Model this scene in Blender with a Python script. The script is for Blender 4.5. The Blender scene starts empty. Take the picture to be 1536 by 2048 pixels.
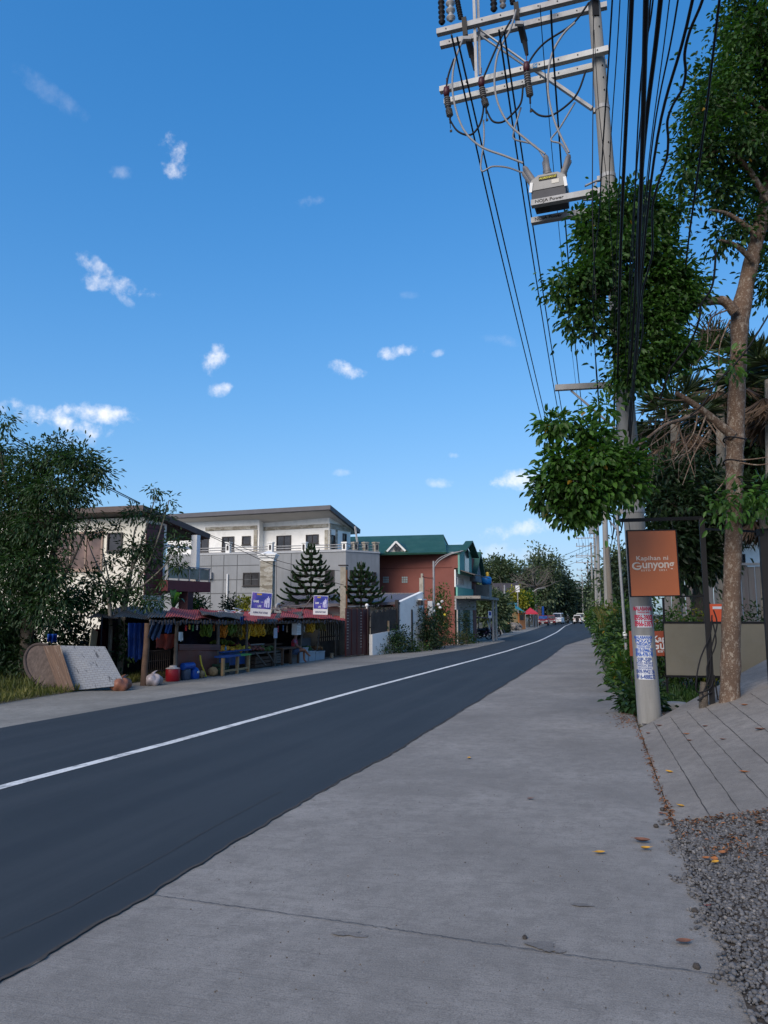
import bpy, bmesh, math, random
import numpy as np
from mathutils import Vector, Matrix
RN = random.Random(11)
NR = np.random.default_rng(5)
scene = bpy.context.scene
COL = scene.collection
rad = math.radians

# ------------------------------------------------------------------ camera geometry
F, CX, CY = 1538.0, 768.0, 1024.0          # focal length in photo pixels, principal point
YAW, PITCH, EYE = rad(17.4), math.atan((1228.0 - 1024.0) / 1538.0), 1.65
_fh = Vector((-math.sin(YAW), math.cos(YAW), 0)); _rt = Vector((math.cos(YAW), math.sin(YAW), 0)); _up = Vector((0, 0, 1))
_fw = _fh * math.cos(PITCH) + _up * math.sin(PITCH); _uv = -_fh * math.sin(PITCH) + _up * math.cos(PITCH)
CAMP = Vector((0, 0, EYE))
def ray(px, py): return _fw + _rt * ((px - CX) / F) + _uv * ((CY - py) / F)
def at(px, py, d):
    r = ray(px, py); return CAMP + r * (d / r.dot(_fh))
def at_z(px, py, z):
    r = ray(px, py); return CAMP + r * ((z - EYE) / r.z)
def g(x, y=0): return 0.03 * max(-13.0, min(0.0, x))        # the road tilts gently to the left
def gnd(px, py, z0=0.0):
    z = -0.2
    for _ in range(30):
        p = at_z(px, py, z); z = g(p.x, p.y) + z0
    return at_z(px, py, z)
def on_plane(px, py, fn):
    z = 0.0
    for _ in range(60):
        p = at_z(px, py, z); z = 0.5 * z + 0.5 * fn(p.x, p.y)
    return at_z(px, py, z)
def plan(px, d):
    p = at(px, 1228, d); return Vector((p.x, p.y, 0))
def pxm(d): return d / F                     # metres per photo pixel at depth d

# ------------------------------------------------------------------ mesh builder
WL = {}
class MB:
    def __init__(s): s.v = []; s.f = []; s.mi = []; s.m = 0
    def add(s, vs, fs):
        b = len(s.v); s.v += [tuple(v) for v in vs]; s.f += [tuple(i + b for i in f) for f in fs]; s.mi += [s.m] * len(fs); return s
    def box(s, c, u, v, w):
        c, u, v, w = Vector(c), Vector(u), Vector(v), Vector(w)
        vs = [c + a * u + b * v + e * w for a in (-1, 1) for b in (-1, 1) for e in (-1, 1)]
        return s.add(vs, [(0, 1, 3, 2), (4, 6, 7, 5), (0, 4, 5, 1), (2, 3, 7, 6), (0, 2, 6, 4), (1, 5, 7, 3)])
    def abox(s, x0, x1, y0, y1, z0, z1):
        return s.box(((x0 + x1) / 2, (y0 + y1) / 2, (z0 + z1) / 2), ((x1 - x0) / 2, 0, 0), (0, (y1 - y0) / 2, 0), (0, 0, (z1 - z0) / 2))
    def bar(s, a, b, w, h, side=None):       # rectangular bar from a to b
        a, b = Vector(a), Vector(b); t = (b - a); L = t.length; t.normalize()
        up = Vector((0, 0, 1)) if abs(t.z) < .95 else Vector((0, 1, 0))
        sd = Vector(side).normalized() if side is not None else t.cross(up).normalized()
        sd = (sd - t * sd.dot(t)).normalized(); n = sd.cross(t).normalized()
        return s.box((a + b) / 2, t * L / 2, sd * w / 2, n * h / 2)
    def prism(s, pts, z0, z1):
        n = len(pts); z0 = z0 if isinstance(z0, (list, tuple)) else [z0] * n; z1 = z1 if isinstance(z1, (list, tuple)) else [z1] * n
        vs = [(p[0], p[1], z) for p, z in zip(pts, z0)] + [(p[0], p[1], z) for p, z in zip(pts, z1)]
        fs = [tuple(range(n))[::-1], tuple(range(n, 2 * n))] + [(i, (i + 1) % n, n + (i + 1) % n, n + i) for i in range(n)]
        return s.add(vs, fs)
    def slab(s, quad, th):                   # thick sheet from a planar polygon, thickness along its normal (downwards)
        q = [Vector(p) for p in quad]; n = (q[1] - q[0]).cross(q[2] - q[0]).normalized()
        if n.z < 0: n = -n
        k = len(q); vs = q + [p - n * th for p in q]
        return s.add(vs, [tuple(range(k)), tuple(range(k, 2 * k))[::-1]] + [(i, (i + 1) % k, k + (i + 1) % k, k + i) for i in range(k)])
    def tube(s, pts, r, n=8, cap=True, flat=1.0):
        pts = [Vector(p) for p in pts]; k = len(pts); r = r if isinstance(r, (list, tuple)) else [r] * k
        ref = None; vs = []; fs = []
        for i, p in enumerate(pts):
            t = (pts[min(i + 1, k - 1)] - pts[max(i - 1, 0)]).normalized()
            if ref is None:
                ref = t.cross(Vector((0, 0, 1)))
                if ref.length < .05: ref = t.cross(Vector((1, 0, 0)))
            ref = (ref - t * ref.dot(t)); ref.normalize(); o = t.cross(ref)
            vs += [p + (ref * math.cos(2 * math.pi * j / n) + o * flat * math.sin(2 * math.pi * j / n)) * r[i] for j in range(n)]
        for i in range(k - 1):
            for j in range(n): fs.append((i * n + j, i * n + (j + 1) % n, (i + 1) * n + (j + 1) % n, (i + 1) * n + j))
        if cap: fs += [tuple(range(n))[::-1], tuple(range((k - 1) * n, k * n))]
        return s.add(vs, fs)
    def lathe(s, prof, c, n=16, axis=(0, 0, 1)):
        a = Vector(axis).normalized(); c = Vector(c); u = a.cross(Vector((1, 0, 0)))
        if u.length < .1: u = a.cross(Vector((0, 1, 0)))
        u.normalize(); w = a.cross(u); vs = []; fs = []
        for r, z in prof: vs += [c + a * z + (u * math.cos(2 * math.pi * j / n) + w * math.sin(2 * math.pi * j / n)) * max(r, .0005) for j in range(n)]
        for i in range(len(prof) - 1):
            for j in range(n): fs.append((i * n + j, i * n + (j + 1) % n, (i + 1) * n + (j + 1) % n, (i + 1) * n + j))
        fs += [tuple(range(n))[::-1], tuple(range((len(prof) - 1) * n, len(prof) * n))]
        return s.add(vs, fs)
    def ball(s, c, rx, ry=None, rz=None, n=10, jit=0):
        ry = ry or rx; rz = rz or rx; m = max(5, n // 2 + 1); c = Vector(c); vs = []; fs = []
        for i in range(m + 1):
            t = math.pi * i / m
            for j in range(n):
                p = 2 * math.pi * j / n; k = 1 + (RN.uniform(-jit, jit) if jit else 0)
                st = max(math.sin(t), .02)
                vs.append(c + Vector((rx * st * math.cos(p) * k, ry * st * math.sin(p) * k, rz * math.cos(t) * k)))
        for i in range(m):
            for j in range(n): fs.append((i * n + j, (i + 1) * n + j, (i + 1) * n + (j + 1) % n, i * n + (j + 1) % n))
        fs += [tuple(range(n)), tuple(range(m * n, (m + 1) * n))[::-1]]
        return s.add(vs, fs)
    def grid(s, fn, nu, nv):                 # open sheet fn(u,v)
        vs = [fn(i / nu, j / nv) for i in range(nu + 1) for j in range(nv + 1)]
        return s.add(vs, [(i * (nv + 1) + j, (i + 1) * (nv + 1) + j, (i + 1) * (nv + 1) + j + 1, i * (nv + 1) + j + 1) for i in range(nu) for j in range(nv)])
    def text(s, body, size, org, u, v, sx=1.0, bold=0.0, ext=.001, align='CENTER', mapf=None, spacing=1.0):
        cu = bpy.data.curves.new('lettering_curve', 'FONT'); cu.body = body; cu.size = size; cu.align_x = align; cu.align_y = 'CENTER'
        cu.offset = bold; cu.extrude = ext; cu.resolution_u = 3; cu.space_character = spacing
        ob = bpy.data.objects.new('lettering_tmp', cu); me = ob.to_mesh()
        u, v = Vector(u), Vector(v); n = u.cross(v); org = Vector(org)
        vs = [(mapf(x.co.x * sx, x.co.y, x.co.z) if mapf else org + u * (x.co.x * sx) + v * x.co.y + n * (x.co.z + ext)) for x in me.vertices]
        s.add(vs, [tuple(p.vertices) for p in me.polygons]); ob.to_mesh_clear(); bpy.data.objects.remove(ob); bpy.data.curves.remove(cu)
        return s
    def build(s, name, mats, parent=None, smooth=False, fix=True, org=None):
        if not isinstance(mats, (list, tuple)): mats = [mats]
        if parent is not None: o = WL[parent.name]
        elif org is not None: o = Vector(org)
        else:
            a = np.array(s.v); o = Vector(((a[:, 0].min() + a[:, 0].max()) / 2, (a[:, 1].min() + a[:, 1].max()) / 2, a[:, 2].min()))
        me = bpy.data.meshes.new(name)
        me.from_pydata([(p[0] - o.x, p[1] - o.y, p[2] - o.z) for p in s.v], [], s.f)
        for m in mats: me.materials.append(m)
        if len(mats) > 1: me.polygons.foreach_set('material_index', s.mi)
        if fix:
            bm = bmesh.new(); bm.from_mesh(me); bmesh.ops.recalc_face_normals(bm, faces=bm.faces); bm.to_mesh(me); bm.free()
        if smooth:
            me.polygons.foreach_set('use_smooth', [True] * len(me.polygons))
            try: me.set_sharp_from_angle(angle=rad(62))
            except Exception: pass
        ob = bpy.data.objects.new(name, me); COL.objects.link(ob)
        if parent is not None: ob.parent = parent
        else: ob.location = o
        WL[ob.name] = o
        return ob

def tag(o, label, cat=None, group=None):
    o['label'] = label
    if cat: o['category'] = cat
    if group: o['group'] = group
    return o
def thing(name, label, cat, loc, group=None):
    o = bpy.data.objects.new(name, None); COL.objects.link(o); o.location = loc; o.empty_display_size = .2
    WL[o.name] = Vector(loc)
    return tag(o, label, cat, group)
def struct(o, kind='structure'): o['kind'] = kind; return o
def copy_tree(o, loc, rz=0, label=None, parent=None, sc=None):
    c = o.copy(); COL.objects.link(c); WL[c.name] = Vector(loc) if parent is None else WL[parent.name]
    if parent is not None: c.parent = parent
    else:
        c.location = loc; c.rotation_euler = (0, 0, rz)
        if sc: c.scale = (sc, sc, sc)
        if label: c['label'] = label
    for ch in list(o.children): copy_tree(ch, loc, 0, None, c)
    return c

class Wall:                                  # vertical plane through two plan points, normal towards the camera
    def __init__(s, p0, p1):
        s.p0 = Vector((p0[0], p0[1], 0)); s.p1 = Vector((p1[0], p1[1], 0)); s.u = (s.p1 - s.p0).normalized(); s.L = (s.p1 - s.p0).length
        s.n = s.u.cross(Vector((0, 0, 1)))
        if s.n.dot(Vector((0, 0, 0)) - s.p0) < 0: s.n = -s.n
    def hit(s, px, py, off=0.0):
        r = ray(px, py); t = (s.p0 + s.n * off - CAMP).dot(s.n) / r.dot(s.n); return CAMP + r * t
    def sz(s, px, py):
        h = s.hit(px, py); return (h - s.p0).dot(s.u), h.z
    def pt(s, a, z, n=0): return s.p0 + s.u * a + s.n * n + Vector((0, 0, z))
    def box(s, mb, s0, s1, z0, z1, n0, n1):
        return mb.box(s.pt((s0 + s1) / 2, (z0 + z1) / 2, (n0 + n1) / 2), s.u * abs(s1 - s0) / 2, Vector((0, 0, abs(z1 - z0) / 2)), s.n * abs(n1 - n0) / 2)
    def rect(s, x0, y0, x1, y1):
        a = s.sz((x0 + x1) / 2, y1)[1]; b = s.sz((x0 + x1) / 2, y0)[1]
        s0 = s.sz(x0, (y0 + y1) / 2)[0]; s1 = s.sz(x1, (y0 + y1) / 2)[0]
        return min(s0, s1), max(s0, s1), a, b

# ------------------------------------------------------------------ materials
def _new(name):
    m = bpy.data.materials.new(name); m.use_nodes = True; nt = m.node_tree
    return m, nt, nt.nodes['Principled BSDF']
def _n(nt, t, **k):
    x = nt.nodes.new(t)
    for a, b in k.items(): setattr(x, a, b)
    return x
def _noise(nt, co, scale, detail=4, rough=.6, vec=None):
    x = _n(nt, 'ShaderNodeTexNoise'); x.inputs['Scale'].default_value = scale; x.inputs['Detail'].default_value = detail; x.inputs['Roughness'].default_value = rough
    nt.links.new(co, x.inputs['Vector']); return x.outputs['Fac']
def _ramp(nt, fac, stops):
    x = _n(nt, 'ShaderNodeValToRGB'); e = x.color_ramp.elements
    while len(e) < len(stops): e.new(.5)
    for i, (p, c) in enumerate(stops): e[i].position = p; e[i].color = (*c, 1) if len(c) == 3 else c
    nt.links.new(fac, x.inputs['Fac']); return x.outputs['Color']
def _mix(nt, fac, a, b, mode='MIX'):
    x = _n(nt, 'ShaderNodeMix', data_type='RGBA', blend_type=mode)
    for i, val in ((0, fac), (6, a), (7, b)):
        if isinstance(val, bpy.types.NodeSocket): nt.links.new(val, x.inputs[i])
        else: x.inputs[i].default_value = val if not isinstance(val, tuple) or len(val) == 4 else (*val, 1)
    return x.outputs[2]
def _math(nt, op, a, b=0.0, c=None):
    x = _n(nt, 'ShaderNodeMath', operation=op)
    for i, val in enumerate((a, b) if c is None else (a, b, c)):
        if isinstance(val, bpy.types.NodeSocket): nt.links.new(val, x.inputs[i])
        else: x.inputs[i].default_value = val
    return x.outputs[0]
def _bump(nt, bs, h, strength, dist=.01):
    x = _n(nt, 'ShaderNodeBump'); x.inputs['Strength'].default_value = strength; x.inputs['Distance'].default_value = dist
    nt.links.new(h, x.inputs['Height']); nt.links.new(x.outputs['Normal'], bs.inputs['Normal'])
def _map(nt, co, sc=(1, 1, 1), rot=(0, 0, 0)):
    x = _n(nt, 'ShaderNodeMapping'); x.inputs['Scale'].default_value = sc; x.inputs['Rotation'].default_value = rot
    nt.links.new(co, x.inputs['Vector']); return x.outputs['Vector']
def _obj(nt): return _n(nt, 'ShaderNodeTexCoord').outputs['Object']
def sc3(c, k): return tuple(min(1, x * k) for x in c)
_MC = {}
def M(name, col, rough=.7, var=.2, scale=2.5, bump=.15, bscale=30, metal=0.0, spec=.35, dirt=None, dirtamt=.5, stretch=(1, 1, 1)):
    if name in _MC: return _MC[name]
    m, nt, bs = _new(name); co = _map(nt, _obj(nt), stretch)
    n1 = _noise(nt, co, scale, 6, .65)
    c = _ramp(nt, n1, [(.3, sc3(col, 1 - var)), (.7, sc3(col, 1 + var))])
    if dirt:
        n2 = _noise(nt, co, scale * .6 + .7, 8, .75)
        k = _ramp(nt, n2, [(.48, (0, 0, 0)), (.68, (dirtamt,) * 3)]); c = _mix(nt, k, c, (*dirt, 1))
    nt.links.new(c, bs.inputs['Base Color']); bs.inputs['Roughness'].default_value = rough; bs.inputs['Metallic'].default_value = metal
    bs.inputs['Specular IOR Level'].default_value = spec
    if bump: _bump(nt, bs, _noise(nt, co, bscale, 5, .6), bump)
    _MC[name] = m; return m
def leafmat(name, dark, light, trans=.3, yellow=0.0):
    m, nt, bs = _new(name); gm = _n(nt, 'ShaderNodeNewGeometry'); co = _obj(nt)
    k = _math(nt, 'MULTIPLY_ADD', gm.outputs['Random Per Island'], .6, _math(nt, 'MULTIPLY_ADD', _noise(nt, co, .9, 3), 1.2, -.4))
    st = [(0, dark), (1, light)]
    c = _ramp(nt, k, st)
    if yellow:
        y = _math(nt, 'GREATER_THAN', gm.outputs['Random Per Island'], 1 - yellow); c = _mix(nt, y, c, (.28, .17, .02, 1))
    nt.links.new(c, bs.inputs['Base Color']); bs.inputs['Roughness'].default_value = .45; bs.inputs['Specular IOR Level'].default_value = .35
    tr = _n(nt, 'ShaderNodeBsdfTranslucent'); nt.links.new(_mix(nt, 1.0, c, (1.0, 1.25, .5, 1), 'MULTIPLY'), tr.inputs['Color'])
    mx = _n(nt, 'ShaderNodeMixShader'); mx.inputs[0].default_value = trans; nt.links.new(bs.outputs[0], mx.inputs[1]); nt.links.new(tr.outputs[0], mx.inputs[2])
    nt.links.new(mx.outputs[0], nt.nodes['Material Output'].inputs['Surface']); return m

# ------------------------------------------------------------------ foliage
def leaf_arrays(pos, axis, nrm, L, W, fold=.25):
    n = len(pos); axis = axis / np.linalg.norm(axis, axis=1, keepdims=True)
    side = np.cross(axis, nrm); side /= (np.linalg.norm(side, axis=1, keepdims=True) + 1e-9); up = np.cross(side, axis)
    L = L[:, None]; W = W[:, None]
    v = np.empty((n, 6, 3)); v[:, 0] = pos; v[:, 1] = pos + axis * L * .28 + side * W * .42 + up * W * fold; v[:, 2] = pos + axis * L * .68 + side * W * .40 + up * W * fold * .7 - up * L * .04
    v[:, 3] = pos + axis * L - up * L * .14; v[:, 4] = pos + axis * L * .68 - side * W * .40 + up * W * fold * .7 - up * L * .04; v[:, 5] = pos + axis * L * .28 - side * W * .42 + up * W * fold
    return v.reshape(-1, 3)
def rnd_dir(n):
    d = NR.normal(size=(n, 3)); return d / np.linalg.norm(d, axis=1, keepdims=True)
def leaves(name, mat, parent, clumps, n, L, W=None, per=14, sig=.16, droop=.45, shell=.45, twigs=None):
    W = W or L * .5; tot = sum(c[1][0] * c[1][1] + c[1][1] * c[1][2] for c in clumps); out = []
    for c, r in clumps:
        c = np.array(c); r = np.array(r); k = max(2, int(n * (r[0] * r[1] + r[1] * r[2]) / tot / per))
        dd = rnd_dir(k); rr = NR.uniform(shell, 1.0, k)[:, None] ** .8
        rr = rr * np.where(NR.random((k, 1)) < .13, NR.uniform(1.15, 1.5, (k, 1)), 1.0); bump = 1 + .22 * np.sin(dd[:, :1] * 5 + c[0] * 3) * np.cos(dd[:, 2:] * 4 + c[2])
        cc = c + dd * rr * r * bump
        m = k * per; ci = np.repeat(np.arange(k), per); s = sig * NR.uniform(.6, 1.4, k)[ci][:, None]
        off = NR.normal(size=(m, 3)) * s; p = cc[ci] + off
        ax = off / (s + 1e-6) * .6 + dd[ci] * .5 + rnd_dir(m) * .5; ax[:, 2] -= droop
        nm = rnd_dir(m) * .7; nm[:, 2] += .9
        sz = NR.uniform(.6, 1.15, m)
        out.append(leaf_arrays(p, ax, nm, L * sz, W * sz))
        if twigs is not None:
            for q in range(0, k, 3): twigs.append((Vector(c), Vector(cc[q])))
    v = np.concatenate(out)
    o = WL[parent.name] if parent is not None else Vector(v.mean(axis=0)); v = v - np.array(o)
    return raw_quads(name, mat, v, parent, o)
def raw_quads(name, mat, v, parent=None, o=None):
    n = len(v) // 6; me = bpy.data.meshes.new(name); me.vertices.add(n * 6); me.vertices.foreach_set('co', v.astype(np.float32).ravel())
    i = np.arange(n) * 6; t = np.stack([i, i + 1, i + 2, i + 3, i, i + 3, i + 4, i + 5], 1).ravel()
    me.loops.add(n * 8); me.loops.foreach_set('vertex_index', t.astype(np.int32)); me.polygons.add(n * 2)
    me.polygons.foreach_set('loop_start', (np.arange(n * 2) * 4).astype(np.int32)); me.polygons.foreach_set('loop_total', np.full(n * 2, 4, np.int32))
    me.update(); me.validate(); me.materials.append(mat)
    ob = bpy.data.objects.new(name, me); COL.objects.link(ob)
    if parent is not None: ob.parent = parent; WL[ob.name] = WL[parent.name]
    else: ob.location = o; WL[ob.name] = Vector(o)
    return ob
def blades(name, mat, parent, pts, h, w, lean=.5, o=None):
    pts = np.array([tuple(p) for p in pts]); n = len(pts); ax = rnd_dir(n) * lean; ax[:, 2] = NR.uniform(.6, 1.2, n)
    v = leaf_arrays(pts, ax, rnd_dir(n), h * NR.uniform(.4, 1.1, n), np.full(n, w), .1)
    o = WL[parent.name] if parent is not None else Vector(pts.mean(axis=0)); return raw_quads(name, mat, v - np.array(o), parent, o)
def ell(px, py, rx, ry, d, dd=None):         # crown clump given in photo pixels at a depth
    c = at(px, py, d); k = pxm(d) * 1.02; return (tuple(c), (rx * k, (dd if dd else (rx + ry) / 2 * k), ry * k))
def wander(a, b, n=5, amp=.08):
    a, b = Vector(a), Vector(b); L = (b - a).length; out = []
    for i in range(n + 1):
        t = i / n; p = a.lerp(b, t)
        if 0 < i < n: p = p + Vector((RN.uniform(-1, 1), RN.uniform(-1, 1), RN.uniform(-1, 1))) * amp * L
        out.append(p)
    return out
def catmull(pts, k=6):
    pts = [Vector(p) for p in pts]; out = []; n = len(pts)
    for i in range(n - 1):
        p0, p1, p2, p3 = pts[max(i - 1, 0)], pts[i], pts[i + 1], pts[min(i + 2, n - 1)]
        for j in range(k):
            t = j / k
            out.append(.5 * ((2 * p1) + (p2 - p0) * t + (2 * p0 - 5 * p1 + 4 * p2 - p3) * t * t + (3 * p1 - p0 - 3 * p2 + p3) * t ** 3))
    out.append(pts[-1]); return out
def tree(name, label, cat, trunk, radii, clumps, lmat, bmat, n, L, W=None, group=None, limbs=(), per=14, sig=.16, droop=.45, shell=.45, twig=True, tr=.012):
    root = thing(name, label, cat, trunk[0], group); tb = MB()
    tb.tube(catmull(trunk, 5), np.interp(np.linspace(0, len(trunk) - 1, (len(trunk) - 1) * 5 + 1), range(len(radii)), radii).tolist(), 12)
    for pts, r0, r1 in limbs:
        q = catmull(pts, 5); tb.tube(q, np.linspace(r0, r1, len(q)).tolist(), 7)
    tw = []; leaves('crown', lmat, root, clumps, n, L, W, per, sig, droop, shell, tw)
    if twig:
        for a, b in tw[:260]: tb.tube(wander(a, b, 3, .1), [tr, tr * .8, tr * .6, tr * .3], 4, False)
    tb.build('trunk', bmat, root, smooth=True)
    return root
# ------------------------------------------------------------------ camera, light, sky
cam = bpy.data.cameras.new('camera'); cam.sensor_fit = 'HORIZONTAL'; cam.sensor_width = 36; cam.lens = 36 * F / 1536.0
cam.clip_start = .05; cam.clip_end = 9000
camo = bpy.data.objects.new('camera', cam); COL.objects.link(camo); camo.location = CAMP
camo.rotation_euler = Matrix((_rt, _uv, -_fw)).transposed().to_euler(); scene.camera = camo
SUN_EL, SUN_AZ = rad(35), rad(196)           # azimuth clockwise from +Y: low, behind the camera
sd = Vector((math.sin(SUN_AZ) * math.cos(SUN_EL), math.cos(SUN_AZ) * math.cos(SUN_EL), math.sin(SUN_EL)))
sl = bpy.data.lights.new('sun', 'SUN'); sl.energy = 1.4; sl.angle = rad(40); sl.color = (1, .87, .72)
so = bpy.data.objects.new('sun', sl); COL.objects.link(so); so.rotation_euler = (-sd).to_track_quat('-Z', 'Y').to_euler(); so.location = (0, -20, 30)
world = bpy.data.worlds.new('World'); scene.world = world; world.use_nodes = True; wt = world.node_tree
bg = wt.nodes['Background']; sky = _n(wt, 'ShaderNodeTexSky', sky_type='NISHITA'); sky.sun_disc = False; sky.sun_elevation = SUN_EL; sky.sun_rotation = SUN_AZ
sky.air_density = 1.0; sky.dust_density = 1.6; sky.ozone_density = 2.2
SKY_STR = .11; bg.inputs['Strength'].default_value = SKY_STR
hs = _n(wt, 'ShaderNodeHueSaturation'); hs.inputs['Saturation'].default_value = 1.25; hs.inputs['Value'].default_value = 1.0
def vmath(op, a, b):
    x = _n(wt, 'ShaderNodeVectorMath', operation=op)
    for i, v in enumerate((a, b)):
        if isinstance(v, bpy.types.NodeSocket): wt.links.new(v, x.inputs[i])
        else: x.inputs[i].default_value = v
    return x.outputs['Vector']
SK = (6.3, 6.5, 8.1)
skt = vmath('MULTIPLY', sky.outputs[0], (.86, 1.12, 1.42))
wt.links.new(vmath('DIVIDE', vmath('MULTIPLY', skt, SK), vmath('ADD', skt, SK)), hs.inputs['Color'])
D = _n(wt, 'ShaderNodeTexCoord').outputs['Generated']
def vdot(a, vec):
    x = _n(wt, 'ShaderNodeVectorMath', operation='DOT_PRODUCT'); wt.links.new(a, x.inputs[0]); x.inputs[1].default_value = vec; return x.outputs['Value']
nz = _n(wt, 'ShaderNodeTexNoise'); nz.inputs['Scale'].default_value = 26; nz.inputs['Detail'].default_value = 7; nz.inputs['Roughness'].default_value = .62; wt.links.new(D, nz.inputs['Vector'])
nz2 = _n(wt, 'ShaderNodeTexNoise'); nz2.inputs['Scale'].default_value = 75; nz2.inputs['Detail'].default_value = 6; nz2.inputs['Roughness'].default_value = .6; wt.links.new(D, nz2.inputs['Vector'])
nsum = _math(wt, 'ADD', _math(wt, 'MULTIPLY', nz.outputs['Fac'], .85), _math(wt, 'MULTIPLY', nz2.outputs['Fac'], .3))
# small fair-weather clouds: photo px centre, half sizes, tilt (deg), strength
CLOUDS = [(88, 834, 135, 24, 17, 1.0), (212, 832, 95, 22, 7, .95), (150, 880, 60, 20, 0, .35), (348, 310, 36, 38, 50, .95), (240, 346, 22, 14, 0, .25),
          (195, 535, 42, 20, 35, .7), (238, 570, 62, 24, 15, .75), (250, 600, 22, 14, 40, .5), (428, 710, 28, 36, 25, .9), (438, 780, 28, 16, -20, .75), (700, 742, 54, 22, 12, .95),
          (795, 704, 48, 20, -10, .85), (880, 706, 18, 10, -10, .45), (1045, 960, 58, 28, 0, .8), (1040, 1058, 95, 22, -6, .7), (880, 965, 40, 14, 0, .4), (906, 910, 16, 10, 0, .5),
          (617, 400, 30, 14, -10, .18), (690, 945, 30, 10, 0, .25), (105, 190, 60, 20, 40, .1), (820, 590, 26, 10, 0, .12), (1000, 680, 40, 14, 10, .12), (980, 1110, 160, 26, 0, .28)]
acc = None
for (px, py, rx, ry, tl, st) in CLOUDS:
    c = ray(px, py).normalized(); r0 = (ray(px + 1, py).normalized() - c).normalized(); u0 = c.cross(r0); u0 = -u0 if u0.z < 0 else u0; t = rad(-tl)
    r = r0 * math.cos(t) + u0 * math.sin(t); u = u0 * math.cos(t) - r0 * math.sin(t); k = F / (1 + ((px - CX) ** 2 + (py - CY) ** 2) / F / F) ** .5 * .94
    x = _math(wt, 'MULTIPLY', vdot(D, r), k / rx / .92); y = _math(wt, 'MULTIPLY', vdot(D, u), k / ry / .82)
    q = _math(wt, 'ADD', _math(wt, 'POWER', _math(wt, 'ABSOLUTE', x), 2.0), _math(wt, 'POWER', _math(wt, 'ABSOLUTE', y), 2.0))
    e = _math(wt, 'SUBTRACT', _math(wt, 'MULTIPLY', nsum, 3.3), _math(wt, 'MULTIPLY_ADD', q, .70, 1.33))
    f = _math(wt, 'MULTIPLY', _math(wt, 'GREATER_THAN', vdot(D, c), .5), st)
    mk = _n(wt, 'ShaderNodeMapRange', interpolation_type='SMOOTHSTEP'); mk.inputs['From Min'].default_value = 0; mk.inputs['From Max'].default_value = 1.25
    wt.links.new(e, mk.inputs['Value']); v = _math(wt, 'MULTIPLY', mk.outputs[0], f)
    acc = v if acc is None else _math(wt, 'MAXIMUM', acc, v)
CLOUDV = 4.9
skyc = _mix(wt, acc, hs.outputs[0], (CLOUDV * .98, CLOUDV * .97, CLOUDV * 1.0, 1)); wt.links.new(skyc, bg.inputs['Color'])
vs = scene.view_settings; vs.view_transform = 'Standard'; vs.look = 'None'; vs.gamma = 1; vs.use_curve_mapping = False; vs.exposure = 1.15
scene.cycles.max_bounces = 6; scene.cycles.diffuse_bounces = 3; scene.cycles.transparent_max_bounces = 6

# ------------------------------------------------------------------ ground materials
def asphalt():
    m, nt, bs = _new('asphalt'); co = _obj(nt)
    a = _noise(nt, co, .35, 6, .6); b = _noise(nt, co, 160, 3, .7); st = _noise(nt, _map(nt, co, (1.6, .07, 1)), 1.4, 5, .6)
    c = _ramp(nt, a, [(.3, (.022, .031, .038)), (.7, (.033, .044, .052))])
    c = _mix(nt, _ramp(nt, st, [(.42, (0, 0, 0)), (.66, (.55,) * 3)]), c, (.050, .060, .068, 1))
    st2 = _noise(nt, _map(nt, co, (2.6, .12, 1)), 1.1, 4, .65); c = _mix(nt, _ramp(nt, st2, [(.55, (0, 0, 0)), (.72, (.6,) * 3)]), c, (.022, .030, .039, 1))
    sc_ = _noise(nt, _map(nt, co, (3, 1.2, 1)), 2.3, 6, .75); c = _mix(nt, _ramp(nt, sc_, [(.62, (0, 0, 0)), (.76, (.5,) * 3)]), c, (.020, .026, .033, 1))
    c = _mix(nt, _ramp(nt, b, [(.35, (.5,) * 3), (.75, (0,) * 3)]), c, (.022, .026, .033, 1))
    sp = _noise(nt, co, 420, 2, .5); c = _mix(nt, _ramp(nt, sp, [(.66, (0,) * 3), (.72, (.5,) * 3)]), c, (.16, .17, .18, 1))
    nt.links.new(c, bs.inputs['Base Color']); bs.inputs['Roughness'].default_value = .82; bs.inputs['Specular IOR Level'].default_value = .3
    _bump(nt, bs, b, .5, .004); return m
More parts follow.
